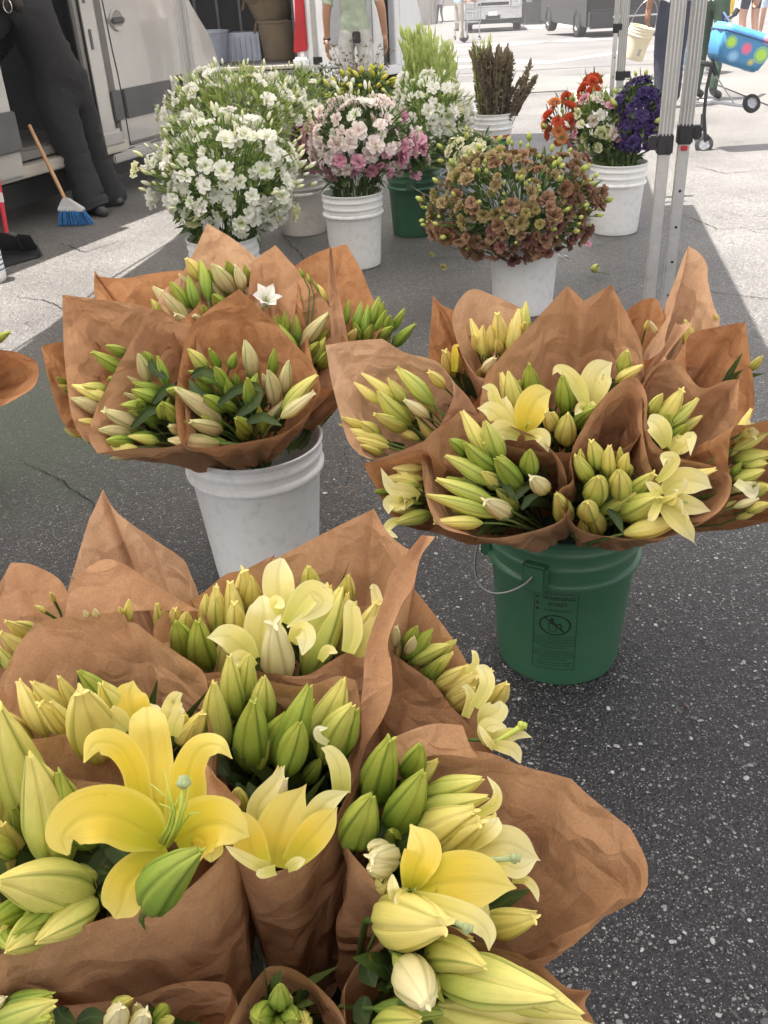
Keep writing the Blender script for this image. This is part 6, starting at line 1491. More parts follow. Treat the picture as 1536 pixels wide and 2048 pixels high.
for l in ([(790, 700), (860, 640), (930, 620), (960, 650)], [(900, 760), (960, 735), (1030, 770)], [(860, 740), (930, 690), (960, 640)], [(780, 690), (720, 650), (690, 600)], [(700, 590), (740, 570), (790, 590)]): q.leaf(l, 36, Z1)
q.more(16, 'gggp', 1); q.fill(50, 2)
q = Bq('kraft-wrapped pink-flushed lily buds left of the peaked bouquet, folded paper edge on its left', 290, 780, .60, bw+Vector((-.05, -.04, 0)), .75, gW)
q.wrap([(285, 648, 1), (335, 645), (388, 652, 1), (392, 700), (372, 800), (365, 885), (262, 897), (195, 906, 1), (178, 870), (200, 800), (245, 715)], 'kraft', seed=3)
q.buds_([(545, 615, 505, 508, 52, 'p'), (612, 630, 575, 515, 46, 'g'), (560, 560, 525, 500, 40, 'g'), (590, 675, 482, 640, 48, 'g'), (655, 755, 590, 685, 56, 'g'), (545, 705, 443, 695, 40, 'g'), (505, 775, 375, 712, 60, 'po'), (485, 800, 362, 785, 50, 'p'), (500, 850, 360, 862, 40, 'yo'), (580, 830, 470, 808, 45, 'm'), (490, 830, 390, 825, 50, 'g'), (530, 700, 500, 680, 40, 'g')], Z1)
for l in ([(480, 780), (540, 720), (620, 700)], [(560, 690), (600, 640), (640, 620)], [(610, 600), (560, 560), (530, 500)]): q.leaf(l, 34, Z1)
q.more(10, 'ggp', 2); q.fill(36, 5)
q = Bq('tall square-cornered kraft bouquet at the left of the white bucket, buds pointing left', 215, 740, .62, bw+Vector((-.09, .02, 0)), .7, gW)
q.wrap([(125, 590, 1), (215, 600), (290, 612), (350, 645), (300, 750), (235, 850), (190, 885), (150, 850), (130, 740)], 'kraft', seed=4)
q.buds_([(455, 575, 335, 500, 62, 'g'), (470, 515, 388, 478, 42, 'g'), (405, 680, 263, 622, 46, 'y'), (385, 722, 262, 670, 52, 'p'), (365, 778, 283, 752, 38, 'y'), (430, 610, 396, 598, 36, 'g'), (345, 830, 287, 775, 40, 'co'), (400, 640, 300, 622, 44, 'm')], Z1)
q.fill(14, 6)
q = Bq('narrow kraft bouquet with a bud poking out, outermost on the left of the white bucket', 135, 770, .58, bw+Vector((-.11, .05, 0)), .7, gW)
q.wrap([(82, 692, 1), (125, 684), (200, 690), (195, 800), (172, 878, 1), (130, 850), (100, 770)], 'kraft_deep', seed=5)
q.buds_([(250, 625, 209, 593, 32, 'g'), (300, 812, 236, 783, 28, 'y'), (255, 640, 215, 622, 30, 'm')], Z1)
q.fill(6, 7)
q = Bq('low kraft bouquet with a small curled corner at the back left of the white bucket', 290, 595, .66, bw+Vector((-.06, .09, 0)), .7, gW)
q.wrap([(190, 540, 1), (197, 552), (250, 556), (310, 546), (378, 545), (400, 600), (340, 650), (250, 640), (197, 610), (188, 570)], 'kraft_deep', seed=6)
q.fill(6, 8)
q = Bq('kraft bouquet behind with a pale paper peak and upright green and cream buds', 405, 590, .66, bw+Vector((-.01, .08, 0)), .7, gW)
q.wrap([(368, 540), (415, 447, 1), (470, 480), (522, 525, 1), (510, 600), (450, 655), (370, 650), (318, 600)], 'kraft_pale', seed=7)
q.buds_([(735, 240, 680, 158, 46, 'yo'), (762, 310, 733, 165, 44, 'g'), (862, 285, 775, 180, 62, 'p'), (890, 275, 860, 183, 46, 'c'), (852, 235, 830, 168, 38, 'g'), (690, 395, 560, 262, 60, 'p'), (692, 355, 622, 245, 52, 'g'), (722, 350, 688, 222, 46, 'g'), (612, 385, 553, 308, 36, 'm'), (825, 355, 778, 292, 50, 'g'), (690, 405, 640, 362, 44, 'co'), (745, 395, 705, 368, 36, 'co'), (760, 390, 740, 330, 40, 'g')], Z1)
q.more(7, 'ggc', 3); q.fill(26, 9)
q = Bq('kraft bouquet with an opened white lily at the centre back of the white bucket', 590, 630, .62, bw+Vector((.06, .05, 0)), .7, gW)
q.wrap([(505, 530), (550, 490, 1), (600, 545), (655, 608), (692, 700), (655, 790), (600, 780), (540, 700), (500, 620)], 'kraft', seed=8)
fl = q.flower(528, 615, .25, .45, .85, 52, .62, 'petal_white', -.05)
q.buds_([(1098, 485, 1203, 358, 62, 'p'), (1045, 445, 1040, 353, 36, 'g'), (1090, 465, 1082, 366, 36, 'g'), (1110, 525, 1165, 465, 44, 'g'), (1145, 545, 1190, 448, 42, 'm'), (1085, 500, 1020, 400, 40, 'g'), (1195, 312, 1160, 252, 20, 'y'), (1112, 232, 1093, 193, 14, 'g'), (1135, 252, 1122, 213, 14, 'g'), (1170, 560, 1195, 500, 40, 'g')], Z1)
q.more(6, 'g', 4); q.fill(20, 10)
q = Bq('green-budded kraft bouquet with a pale folded edge, back right of the white bucket', 700, 620, .62, bw+Vector((.10, .07, 0)), .7, gW)
q.wrap([(588, 532, 1), (640, 503), (693, 488, 1), (722, 540), (748, 600), (770, 640), (745, 690), (700, 760), (640, 770), (610, 640)], 'kraft_deep', seed=9)
q.sheet([[(660, 490), (662, 490)], [(657, 520), (668, 530)], [(656, 570), (677, 580)], [(660, 620), (686, 625)], [(664, 685), (697, 682)]], 'kraft_pale', -.05)
q.buds_([(1258, 405, 1275, 310, 34, 'g'), (1290, 425, 1322, 318, 38, 'g'), (1330, 445, 1348, 328, 36, 'g'), (1350, 405, 1386, 298, 40, 'g'), (1388, 405, 1402, 318, 38, 'g'), (1370, 445, 1412, 348, 42, 'g'), (1395, 435, 1428, 368, 42, 'g'), (1368, 458, 1434, 408, 42, 'g'), (1436, 482, 1520, 398, 48, 'g'), (1272, 465, 1302, 418, 36, 'yo'), (1310, 460, 1295, 395, 40, 'g'), (1345, 470, 1360, 400, 40, 'g')], Z1)
q.more(8, 'g', 5); q.fill(18, 11)
# ------------------------------------------------------------ a bouquet cut by the left edge
lb = atz(-60, 1010, 0)
bl_ = bucket((lb.x-.05, lb.y, 0), 'bucket just outside the left edge holding a cut-off kraft bouquet', M['pail_white'])
q = Bq('mottled kraft paper corner and one green bud entering from the left edge', -10, 750, .62, Vector((lb.x-.02, lb.y, 0)), .7)
q.wrap([(-140, 640, 1), (-60, 690), (0, 699), (40, 706), (72, 722, 1), (77, 745), (68, 775), (30, 800), (0, 815), (-80, 850), (-160, 800)], 'kraft_deep', seed=10)
q.buds_([(-28, 690, 20, 664, 24, 'g')])
q.fill(8, 12)

# ------------------------------------------------------------ cluster over the green bucket (yellow lilies)
bg_ = BK['green']; gG = 'lily bouquets over the green bucket'
q = Bq('kraft bouquet of long yellow-green buds at the front left of the green bucket', 990, 955, .62, bg_+Vector((-.03, -.05, 0)), .9, gG)
q.wrap([(850, 985), (845, 900), (860, 868), (900, 840), (925, 818, 1), (960, 838), (1010, 850), (1080, 880), (1125, 930), (1135, 1000), (1130, 1030), (1095, 1052), (1000, 1075), (920, 1068), (872, 1045)], 'kraft', seed=11)
q.buds_([(1115, 1400, 958, 1115, 104, 'yo'), (1225, 1440, 1108, 1185, 124, 'm'), (1015, 1410, 882, 1305, 92, 'g'), (1185, 1510, 978, 1325, 124, 'g'), (1140, 1595, 852, 1410, 116, 'm'), (1340, 1645, 1180, 1425, 150, 'g'), (1412, 1535, 1402, 1372, 118, 'g'), (1185, 1730, 790, 1562, 124, 'm'), (1180, 1805, 728, 1665, 104, 'm'), (1090, 1850, 768, 1842, 92, 'yo'), (1265, 1795, 1105, 1700, 130, 'co'), (1515, 1635, 1412, 1548, 118, 'co')], Z2)
for l in ([(1300, 1700), (1350, 1640), (1420, 1600)], [(1200, 1560), (1260, 1620), (1330, 1720)], [(1350, 1760), (1400, 1690), (1480, 1650)], [(1060, 1600), (1120, 1560), (1200, 1580)]): q.leaf(l, 50, Z2, .01)
q.more(8, 'gm', 6); q.fill(46, 13)
q = Bq('kraft bouquet with a rounded paper peak and half-open lilies, front right of the green bucket', 1270, 940, .62, bg_+Vector((.04, -.06, 0)), .9, gG)
q.wrap([(1145, 960), (1142, 910), (1162, 860), (1205, 795), (1250, 757), (1272, 754), (1294, 790), (1295, 850), (1315, 890), (1360, 915), (1420, 930), (1462, 955), (1440, 1020), (1340, 1072), (1240, 1078), (1160, 1060), (1122, 1010), (1118, 980)], 'kraft', seed=12)
q.buds_([(395, 1560, 290, 1385, 112, 'm'), (445, 1475, 395, 1292, 112, 'mo'), (515, 1530, 515, 1325, 92, 'yo'), (605, 1500, 632, 1375, 84, 'y'), (400, 1700, 445, 1530, 158, 'm'), (605, 1675, 575, 1485, 142, 'm'), (378, 1795, 370, 1690, 150, 'm'), (640, 1640, 805, 1500, 104, 'mo'), (600, 1785, 835, 1648, 172, 'mo'), (610, 1895, 990, 1795, 130, 'yo'), (835, 1600, 1205, 1478, 96, 'yo')], Z3)
fl = q.flower(1320, 1005, .75, .05, .6, 78, .7, 'petal_pale', -.03, miss=(3, 4))
for p_, w_ in (([(860, 1640, .0), (950, 1560, .01), (1080, 1560, .02), (1175, 1600, .02)], [60, 190, 170, 20]), ([(860, 1680, .01), (960, 1700, .02), (1060, 1720, .02), (1165, 1750, .01)], [50, 150, 120, 20]), ([(840, 1700, .02), (930, 1790, .03), (1010, 1870, .03), (1060, 1955, .02)], [60, 130, 110, 15]), ([(820, 1560, .01), (880, 1500, .02), (930, 1420, .03), (870, 1400, .04), (860, 1460, .05)], [40, 80, 90, 70, 15]), ([(840, 1650, .03), (800, 1600, .04), (745, 1560, .045)], [60, 80, 20]), ([(830, 1690, .03), (790, 1780, .04), (760, 1810, .045)], [60, 70, 20])):
    q.petal_strip(fl, p_, w_, Z3, 'petal_pale', off=-.015)
q.leaf([(500, 1740), (560, 1790), (600, 1890)], 60, Z3); q.leaf([(480, 1690), (520, 1640), (560, 1560)], 50, Z3, .02)
q.more(9, 'gmm', 7); q.fill(46, 14)
q = Bq('large twin-peaked kraft bouquet with a big open pale-yellow lily over the green bucket', 1110, 790, .68, bg_+Vector((0, .04, 0)), .8, gG)
q.wrap([(968, 760), (1000, 715), (1060, 650), (1135, 571, 1), (1168, 602, 1), (1222, 569, 1), (1252, 625), (1282, 690), (1288, 760), (1290, 850), (1240, 900), (1130, 905), (1030, 895), (960, 860)], 'kraft', seed=13, dd=.04)
q.buds_([(1330, 1160, 1212, 862, 100, 'yo', .02), (1345, 1165, 1262, 860, 122, 'm', .01), (1442, 1030, 1400, 808, 134, 'g', .02)], Z2)
q.buds_([(240, 1115, 208, 876, 124, 'g'), (592, 860, 628, 712, 92, 'mo'), (560, 905, 728, 808, 84, 'y'), (135, 1225, 100, 1105, 92, 'yo', -.03), (232, 1315, 244, 1118, 132, 'm', -.03), (300, 1210, 425, 1078, 116, 'g', -.01), (160, 1210, 150, 1110, 80, 'y', -.03)], Z3)
fl = q.flower(1050, 865, -.05, .35, .9, 60, .3, 'petal_pale', -.02, miss=(0, 1, 2, 3, 4, 5))
T2 = [([(1370, 1290, .01), (1390, 1160, .03), (1450, 1040, .04), (1540, 990, .03)], [60, 200, 210, 60]), ([(1300, 1290, .02), (1230, 1190, .03), (1150, 1110, .05), (1060, 1100, .05)], [60, 130, 130, 15]), ([(1330, 1290, .03), (1260, 1250, .04), (1200, 1250, .06), (1155, 1330, .06)], [60, 130, 150, 20]), ([(1370, 1290, .03), (1440, 1270, .05), (1490, 1290, .06), (1525, 1385, .05)], [50, 80, 110, 25]), ([(1310, 1290, .0), (1260, 1200, .01), (1240, 1090, .01), (1250, 1020, 0)], [60, 140, 110, 20]), ([(1260, 1190, .01), (1180, 1050, .02), (1150, 970, .03), (1090, 960, .04)], [50, 90, 70, 20])]
for p_, w_ in T2: q.petal_strip(fl, p_, w_, Z2, 'petal_yellow' if p_[0][0] == 1370 and p_[1][1] == 1160 else 'petal_pale', off=-.02)
f2 = q.flower(1195, 785, .1, .7, .6, 60, .3, 'petal_pale', 0, miss=(0, 1, 2, 3, 4, 5))
for p_, w_ in (([(400, 1090, .0), (410, 960, .01), (450, 850, .01), (530, 790, 0)], [60, 210, 200, 30]), ([(370, 1100, .01), (320, 960, .02), (250, 860, .03), (180, 830, .03), (145, 870, .02)], [50, 110, 90, 60, 15]), ([(360, 1110, .01), (330, 1080, .02), (290, 1130, .03)], [60, 80, 20]), ([(420, 1100, .01), (400, 1060, .03), (428, 1085, .04)], [60, 50, 20])): q.petal_strip(f2, p_, w_, Z3, 'petal_pale', off=-.01)
q.more(6, 'gmy', 8); q.fill(36, 15)
q = Bq('kraft bouquet leaning out left of the green bucket, buds pointing to the left', 780, 820, .64, bg_+Vector((-.07, .0, 0)), .8, gG)
q.wrap([(650, 690, 1), (700, 682), (765, 677, 1), (810, 705), (870, 722), (898, 752), (905, 790), (880, 850), (850, 880), (790, 905), (742, 918), (700, 890), (680, 830), (662, 760)], 'kraft_pale', seed=14)
q.buds_([(622, 1205, 412, 985, 124, 'm'), (525, 1030, 303, 868, 78, 'y'), (605, 1065, 478, 905, 84, 'm'), (775, 1075, 530, 828, 114, 'mo'), (848, 965, 742, 858, 74, 'yo'), (745, 1160, 582, 1043, 74, 'co'), (592, 1235, 385, 1135, 114, 'm'), (425, 1285, 298, 1190, 82, 'm'), (335, 1235, 178, 1158, 72, 'y'), (475, 1325, 195, 1235, 78, 'yo'), (445, 1395, 298, 1340, 62, 'm'), (480, 1355, 230, 1290, 66, 'y')], Z2)
q.more(9, 'my', 9); q.fill(22, 16)
q = Bq('kraft bouquet with a pointed left ear behind the leaning bouquet, small half-open lily', 915, 680, .68, bg_+Vector((-.04, .07, 0)), .75, gG)
q.wrap([(866, 590, 1), (885, 610), (912, 625), (935, 668), (955, 690), (968, 740), (955, 800), (900, 810), (862, 770), (858, 700)], 'kraft_deep', seed=15)
q.buds_([(890, 885, 848, 718, 96, 'yo'), (935, 860, 918, 715, 76, 'y')], Z2)
f3 = q.flower(903, 745, 0, .9, .4, 40, .3, 'petal_yellow', 0, miss=(0, 1, 2, 3, 4, 5)); q.petal_strip(f3, [(910, 860), (915, 760, .01), (915, 700, .015), (945, 685, .02)], [40, 50, 34, 12], Z2)
q.fill(8, 17)
q = Bq('kraft bouquet with rounded top at the back of the green bucket, tight yellow buds', 1000, 665, .70, bg_+Vector((0, .09, 0)), .75, gG)
q.wrap([(905, 640), (920, 598), (947, 578), (985, 590), (1030, 610), (1055, 630), (1062, 680), (1060, 740), (1010, 760), (950, 750), (920, 700)], 'kraft_pale', seed=16)
q.buds_([(1095, 745, 1013, 512, 66, 'yo'), (1112, 770, 1098, 558, 84, 'y'), (1215, 722, 1190, 475, 112, 'yo'), (1300, 705, 1332, 445, 84, 'yo'), (1262, 722, 1290, 515, 66, 'y'), (1202, 735, 1190, 648, 58, 'y'), (1362, 622, 1370, 535, 50, 'yo'), (1062, 725, 1030, 615, 62, 'y'), (1150, 740, 1145, 560, 80, 'y')], Z2)
q.buds_([(970, 745, 990, 715, 26, 'co')])
q.more(6, 'ym', 10); q.fill(16, 18)
q = Bq('little rolled kraft bouquet between the twin peaks and the tall right-hand paper', 1300, 640, .68, bg_+Vector((.05, .08, 0)), .75, gG)
q.wrap([(1255, 618, 1), (1285, 600), (1312, 598), (1326, 625), (1330, 660), (1322, 700), (1290, 720), (1265, 700), (1258, 660)], 'kraft_deep', seed=17)
q.buds_([(1315, 672, 1300, 642, 14, 'c'), (1290, 662, 1296, 640, 10, 'y')])
q.fill(4, 19)
q = Bq('tallest kraft cone at the right of the green bucket, narrow pale tip', 1380, 620, .70, bg_+Vector((.07, .07, 0)), .7, gG)
q.wrap([(1330, 690), (1345, 620), (1368, 540), (1376, 492, 1), (1398, 505), (1414, 530), (1416, 562), (1428, 610), (1440, 650), (1420, 710), (1380, 740), (1340, 730)], 'kraft_pale', seed=18)
q.buds_([(1436, 648, 1428, 628, 12, 'y'), (1380, 700, 1370, 640, 26, 'y')])
q.fill(6, 20)
q = Bq('square-topped kraft bouquet on the far right of the green bucket, one bud past its edge', 1430, 740, .66, bg_+Vector((.09, .03, 0)), .8, gG)
q.wrap([(1378, 672), (1430, 655), (1491, 644, 1), (1500, 720), (1508, 790), (1502, 835), (1460, 870), (1410, 850), (1385, 790), (1372, 730)], 'kraft_deep', seed=19)
q.buds_([(1425, 840, 1502, 748, 62, 'm')], Z3)
q.sheet([[(1385, 645), (1350, 645)], [(1330, 715), (1330, 690)], [(1310, 745), (1305, 722)], [(1292, 780), (1282, 760)]], 'kraft_pale', -.12)
q.fill(6, 21)
q = Bq('straight-edged kraft bouquet with buds and a cupped petal, right of the green bucket', 1380, 880, .64, bg_+Vector((.08, -.02, 0)), .85, gG)
q.wrap([(1285, 800), (1300, 740), (1350, 720), (1400, 775), (1450, 762), (1478, 758, 1), (1474, 850), (1465, 930), (1462, 985), (1440, 1030), (1380, 1040), (1310, 950), (1290, 880)], 'kraft', seed=20)
q.buds_([(775, 1130, 855, 995, 84, 'm'), (835, 1185, 988, 958, 122, 'yo'), (905, 1205, 1088, 1022, 84, 'm'), (860, 1210, 900, 1125, 74, 'g'), (895, 1275, 1012, 1190, 78, 'g'), (920, 1350, 960, 1260, 60, 'yo')], Z3)
f4 = q.flower(1330, 890, 0, .3, .9, 40, .3, 'petal_cream', 0, miss=(0, 1, 2, 3, 4, 5))
for p_, w_ in (([(880, 1340), (850, 1240, .02), (800, 1180, .02), (758, 1170, .01)], [60, 150, 140, 60]), ([(920, 1370), (990, 1330, .02), (1040, 1270, .03), (1035, 1390, .03)], [50, 100, 80, 20]), ([(900, 1350), (980, 1300, .01), (960, 1260, .02)], [60, 90, 20])): q.petal_strip(f4, p_, w_, Z3, 'petal_pale', off=-.02)
q.more(6, 'my', 11); q.fill(20, 22)
q = Bq('spray of pale-yellow lilies pushing out past the right edge of the picture', 1500, 930, .62, bg_+Vector((.11, .0, 0)), .8, gG)
q.wrap([(1462, 870), (1500, 850), (1560, 840), (1640, 860), (1660, 960), (1600, 1030), (1520, 1040), (1462, 1020)], 'kraft_deep', seed=21, dd=-.05)
q.buds_([(1315, 1350, 1545, 1235, 84, 'yo'), (1310, 1420, 1560, 1380, 118, 'mo'), (1300, 1550, 1512, 1485, 94, 'm'), (1300, 1610, 1455, 1565, 62, 'co'), (1315, 1725, 1482, 1668, 54, 'co'), (1325, 1310, 1432, 1085, 64, 'yo'), (1400, 1625, 1545, 1595, 104, 'mo'), (1400, 1745, 1545, 1700, 84, 'y'), (1305, 1510, 1366, 1435, 52, 'g'), (1380, 1460, 1530, 1440, 90, 'm')], Z3)
f5 = q.flower(1480, 870, .5, .3, .8, 40, .6, 'petal_pale', -.03)
q.petal_strip(f5, [(1330, 1560), (1390, 1600, .01), (1440, 1640, .01), (1480, 1570, .03)], [60, 70, 60, 15], Z3, 'petal_cream', off=-.03)
q.more(8, 'mcy', 12); q.fill(8, 23)
q = Bq('loose yellow lily buds spilling low on the left of the green bucket', 810, 995, .58, bg_+Vector((-.09, -.02, 0)), .9, gG)
q.wrap([(728, 930), (760, 920), (850, 900), (870, 960), (875, 1040), (850, 1062), (790, 1040), (760, 990)], 'kraft_deep', seed=22, dd=-.03)
q.buds_([(715, 1490, 510, 1492, 78, 'y'), (705, 1560, 452, 1555, 74, 'yo'), (695, 1610, 515, 1592, 62, 'm'), (755, 1790, 515, 1850, 100, 'mo'), (478, 1645, 388, 1640, 44, 'g'), (700, 1640, 520, 1480, 60, 'yo'), (740, 1690, 620, 1715, 60, 'g')], Z2)
f6 = q.flower(815, 1000, -.6, -.1, .7, 36, .5, 'petal_pale', -.02)
for p_, w_ in (([(680, 1680), (600, 1640, .01), (500, 1620, .02), (430, 1490, .03)], [60, 100, 90, 20]), ([(640, 1700), (560, 1720, .01), (490, 1720, .02), (480, 1790, .02)], [50, 110, 110, 30]), ([(560, 1830), (500, 1850, .01), (470, 1900, .02), (540, 1945, .03)], [40, 70, 60, 30])): q.petal_strip(f6, p_, w_, Z2, 'petal_pale', off=-.02)
q.more(6, 'ym', 13); q.fill(10, 24)
# ------------------------------------------------------------ foreground cluster
fc = atz(610, 1990, .37); BK['front'] = Vector((fc.x, fc.y, 0))
for o in SC.objects:
    if o.get('category') == 'bucket' and 'bottom of the picture' in o['label']: o.location = BK['front']
bf = BK['front']; gF = 'lily bouquets at the front of the picture'
q = Bq('tall crumpled kraft cone with a pointed peak at the back left of the foreground', 250, 1170, .74, bf+Vector((-.05, .10, 0)), 1.4, gF)
q.wrap([(127, 1240), (140, 1170), (176, 1045), (183, 1030), (206, 978, 1), (228, 1018), (274, 1056), (355, 1112), (374, 1140), (378, 1195), (402, 1215, 1), (390, 1260), (300, 1290), (180, 1280)], 'kraft_pale', seed=31, nu=150, amp=1.8)
q.sheet([[(186, 1086), (190, 1084)], [(150, 1150), (200, 1120), (245, 1128)], [(135, 1200), (230, 1170), (320, 1175)], [(128, 1240), (260, 1225), (401, 1222)]][1:], 'kraft', -.03, nx=16, ny=8)
q.buds_([(345, 545, 330, 512, 22, 'c', -.06), (385, 540, 372, 508, 26, 'c', -.06), (505, 560, 508, 470, 34, 'yo', -.05), (480, 530, 470, 500, 24, 'y', -.06), (178, 520, 136, 494, 22, 'y', -.03)], Z6)
q.fill(10, 31)
q = Bq('brown paper flap with yellow bud tips at the far left of the foreground', 40, 1210, .70, bf+Vector((-.10, .06, 0)), 1.4, gF)
q.wrap([(-40, 1230), (0, 1165), (22, 1125, 1), (60, 1128), (105, 1148), (130, 1172), (138, 1210), (128, 1290), (60, 1350), (-40, 1380), (-80, 1300)], 'kraft', seed=32)
q.buds_([(125, 625, 20, 555, 62, 'y', -.03), (120, 690, -5, 600, 66, 'yo', -.03), (75, 765, -25, 640, 56, 'm', -.03), (150, 590, 60, 560, 50, 'm', -.02), (60, 720, -30, 700, 60, 'g', -.02), (215, 478, 197, 443, 22, 'yo', -.05)], Z6)
q.fill(10, 32)
# middle back: pale open lilies
q = Bq('pale-yellow open lilies at the back of the foreground, broad paper sheet behind', 590, 1220, .72, bf+Vector((.02, .10, 0)), 1.4, gF)
q.wrap([(400, 1190), (450, 1150), (493, 1138), (548, 1110, 1), (552, 1116), (660, 1060), (749, 1017, 1), (776, 1064), (808, 1092), (840, 1108, 1), (826, 1170), (790, 1235), (755, 1290), (720, 1316), (694, 1305), (655, 1326), (609, 1351), (543, 1348), (487, 1338), (406, 1346), (345, 1330), (308, 1270), (330, 1225)], 'kraft', nu=170, seed=33, dd=.045)
q.buds_([(645, 620, 618, 486, 64, 'm', .01), (680, 590, 690, 505, 66, 'yo', .01), (742, 710, 690, 556, 98, 'g', -.03), (815, 755, 780, 552, 122, 'g', -.03), (745, 620, 735, 520, 66, 'y'), (830, 610, 852, 415, 84, 'yo'), (800, 600, 810, 450, 60, 'y'), (925, 620, 905, 398, 84, 'yo'), (935, 640, 922, 480, 84, 'yo', -.02), (962, 510, 958, 350, 92, 'yo', .01), (1000, 520, 990, 378, 72, 'y', .01), (1228, 450, 1215, 340, 80, 'm'), (1345, 470, 1372, 375, 74, 'm'), (1210, 780, 1345, 425, 132, 'm', -.02), (1160, 640, 1290, 415, 100, 'yo', -.01), (1265, 620, 1298, 415, 84, 'y'), (1355, 660, 1370, 445, 76, 'y'), (1405, 720, 1490, 480, 104, 'yo', -.01), (1330, 700, 1400, 480, 90, 'y')], Z6)
q.buds_([(1105, 790, 1078, 555, 132, 'co', -.05)], Z6)
fa = q.flower(510, 1300, -.15, .6, .8, 60, .5, 'petal_pale', -.03, miss=(0, 1, 2, 3, 4, 5))
for p_, w_ in (([(1020, 700, .0), (1030, 600, .01), (1040, 520, .02), (1030, 455, .01)], [80, 160, 150, 60]), ([(1000, 710, .02), (950, 650, .03), (890, 615, .05), (815, 620, .05)], [60, 120, 110, 15]), ([(1000, 740, .03), (960, 710, .04), (930, 715, .05), (905, 768, .06)], [50, 80, 80, 15]), ([(1060, 700, .0), (1090, 620, .01), (1110, 570, .01)], [60, 100, 30])): q.petal_strip(fa, p_, w_, Z6, 'petal_pale')
fb = q.flower(570, 1240, 0, .6, .8, 60, .5, 'petal_pale', .0, miss=(0, 1, 2, 3, 4, 5))
for p_, w_ in (([(1120, 560, -.01), (1100, 450, 0), (1095, 370, 0), (1110, 308, -.01)], [70, 140, 130, 60]), ([(1130, 570, .02), (1180, 490, .03), (1230, 440, .03), (1270, 490, .02), (1130, 580, .03)], [60, 110, 110, 90, 30]), ([(1150, 640, .03), (1180, 590, .04), (1205, 620, .05), (1190, 690, .05)], [50, 80, 90, 30]), ([(1100, 530, .02), (1085, 480, .03), (1120, 500, .04)], [40, 60, 40])): q.petal_strip(fb, p_, w_, Z6, 'petal_pale')
fd = q.flower(700, 1290, .3, .5, .8, 60, .5, 'petal_pale', -.01, miss=(0, 1, 2, 3, 4, 5))
for p_, w_ in (([(1400, 700), (1440, 620, .01), (1490, 540, .01), (1475, 430, .02), (1455, 425, .03)], [60, 90, 70, 40, 15]), ([(1370, 680, .02), (1390, 600, .02), (1385, 500, .03), (1395, 480, .04)], [60, 90, 70, 20]), ([(1260, 710, .04), (1290, 670, .05), (1330, 680, .06)], [30, 50, 15])): q.petal_strip(fd, p_, w_, Z6, 'petal_pale')
q.more(12, 'ymyc', 20); q.fill(40, 33)
# right back
q = Bq('kraft bouquet on the right edge of the foreground, pale lilies hanging over the asphalt', 870, 1330, .68, bf+Vector((.07, .08, 0)), 1.4, gF)
q.wrap([(758, 1215), (800, 1160), (825, 1173, 1), (856, 1212), (903, 1274), (937, 1335), (950, 1390), (975, 1440), (987, 1499, 1), (970, 1481), (934, 1446), (895, 1403), (872, 1372), (848, 1352), (790, 1310), (757, 1280)], 'kraft', nu=140, seed=34, dd=.01, bulge=.15)
q.buds_([(228, 645, 240, 545, 62, 'co'), (290, 665, 342, 545, 84, 'g'), (275, 705, 422, 560, 88, 'g'), (315, 735, 502, 638, 82, 'm'), (385, 805, 525, 678, 84, 'm'), (415, 815, 462, 728, 64, 'g'), (300, 690, 330, 600, 70, 'c')], Z7)
q.buds_([(440, 860, 602, 750, 92, 'yo'), (500, 920, 662, 780, 130, 'yo'), (700, 960, 806, 835, 96, 'yo'), (640, 880, 728, 765, 60, 'yo'), (520, 960, 640, 860, 100, 'y')], Z7)
fe = q.flower(960, 1480, .8, .1, .5, 50, .5, 'petal_pale', -.02, miss=(0, 1, 2, 3, 4, 5))
for p_, w_ in (([(590, 1010), (620, 920, .01), (600, 860, .02), (570, 855, .03)], [50, 60, 40, 15]), ([(600, 790, 0), (640, 740, .01), (640, 690, .02), (622, 665, .02)], [60, 46, 36, 12]), ([(640, 960, .01), (700, 850, .02), (690, 780, .02), (650, 745, .02)], [70, 90, 80, 40]), ([(670, 1060, 0), (710, 1010, .01), (760, 970, .01), (770, 925, .01)], [50, 140, 120, 40]), ([(700, 1130, .01), (780, 1110, .02), (860, 1095, .02), (930, 1112, .02)], [40, 90, 60, 15]), ([(700, 1140, .02), (780, 1160, .03), (840, 1180, .03), (872, 1245, .03)], [40, 70, 80, 30]), ([(700, 1150, .01), (690, 1080, .02), (720, 1050, .02), (800, 1060, .02)], [40, 90, 90, 40]), ([(740, 1170, .03), (700, 1120, .035), (660, 1050, .035)], [40, 46, 20])): q.petal_strip(fe, p_, w_, Z7, 'petal_pale')
mb = MB(); P = [q.P(x/2.56+700, y/2.56+1040, -.055) for x, y in ((720, 1150), (790, 1110), (850, 1075), (882, 1052))]; mb.tube([p-q.o for p in P], [.0018, .0022, .0026, .0036], 8)
for k in range(3): mb.tube([P[-1]-q.o, P[-1]-q.o+Vector((math.cos(k*2.1), -.3, math.sin(k*2.1)))*.0045], [.0038, .003], 8)
mb.build('pistil', M['filament'], q.e, smooth='all')
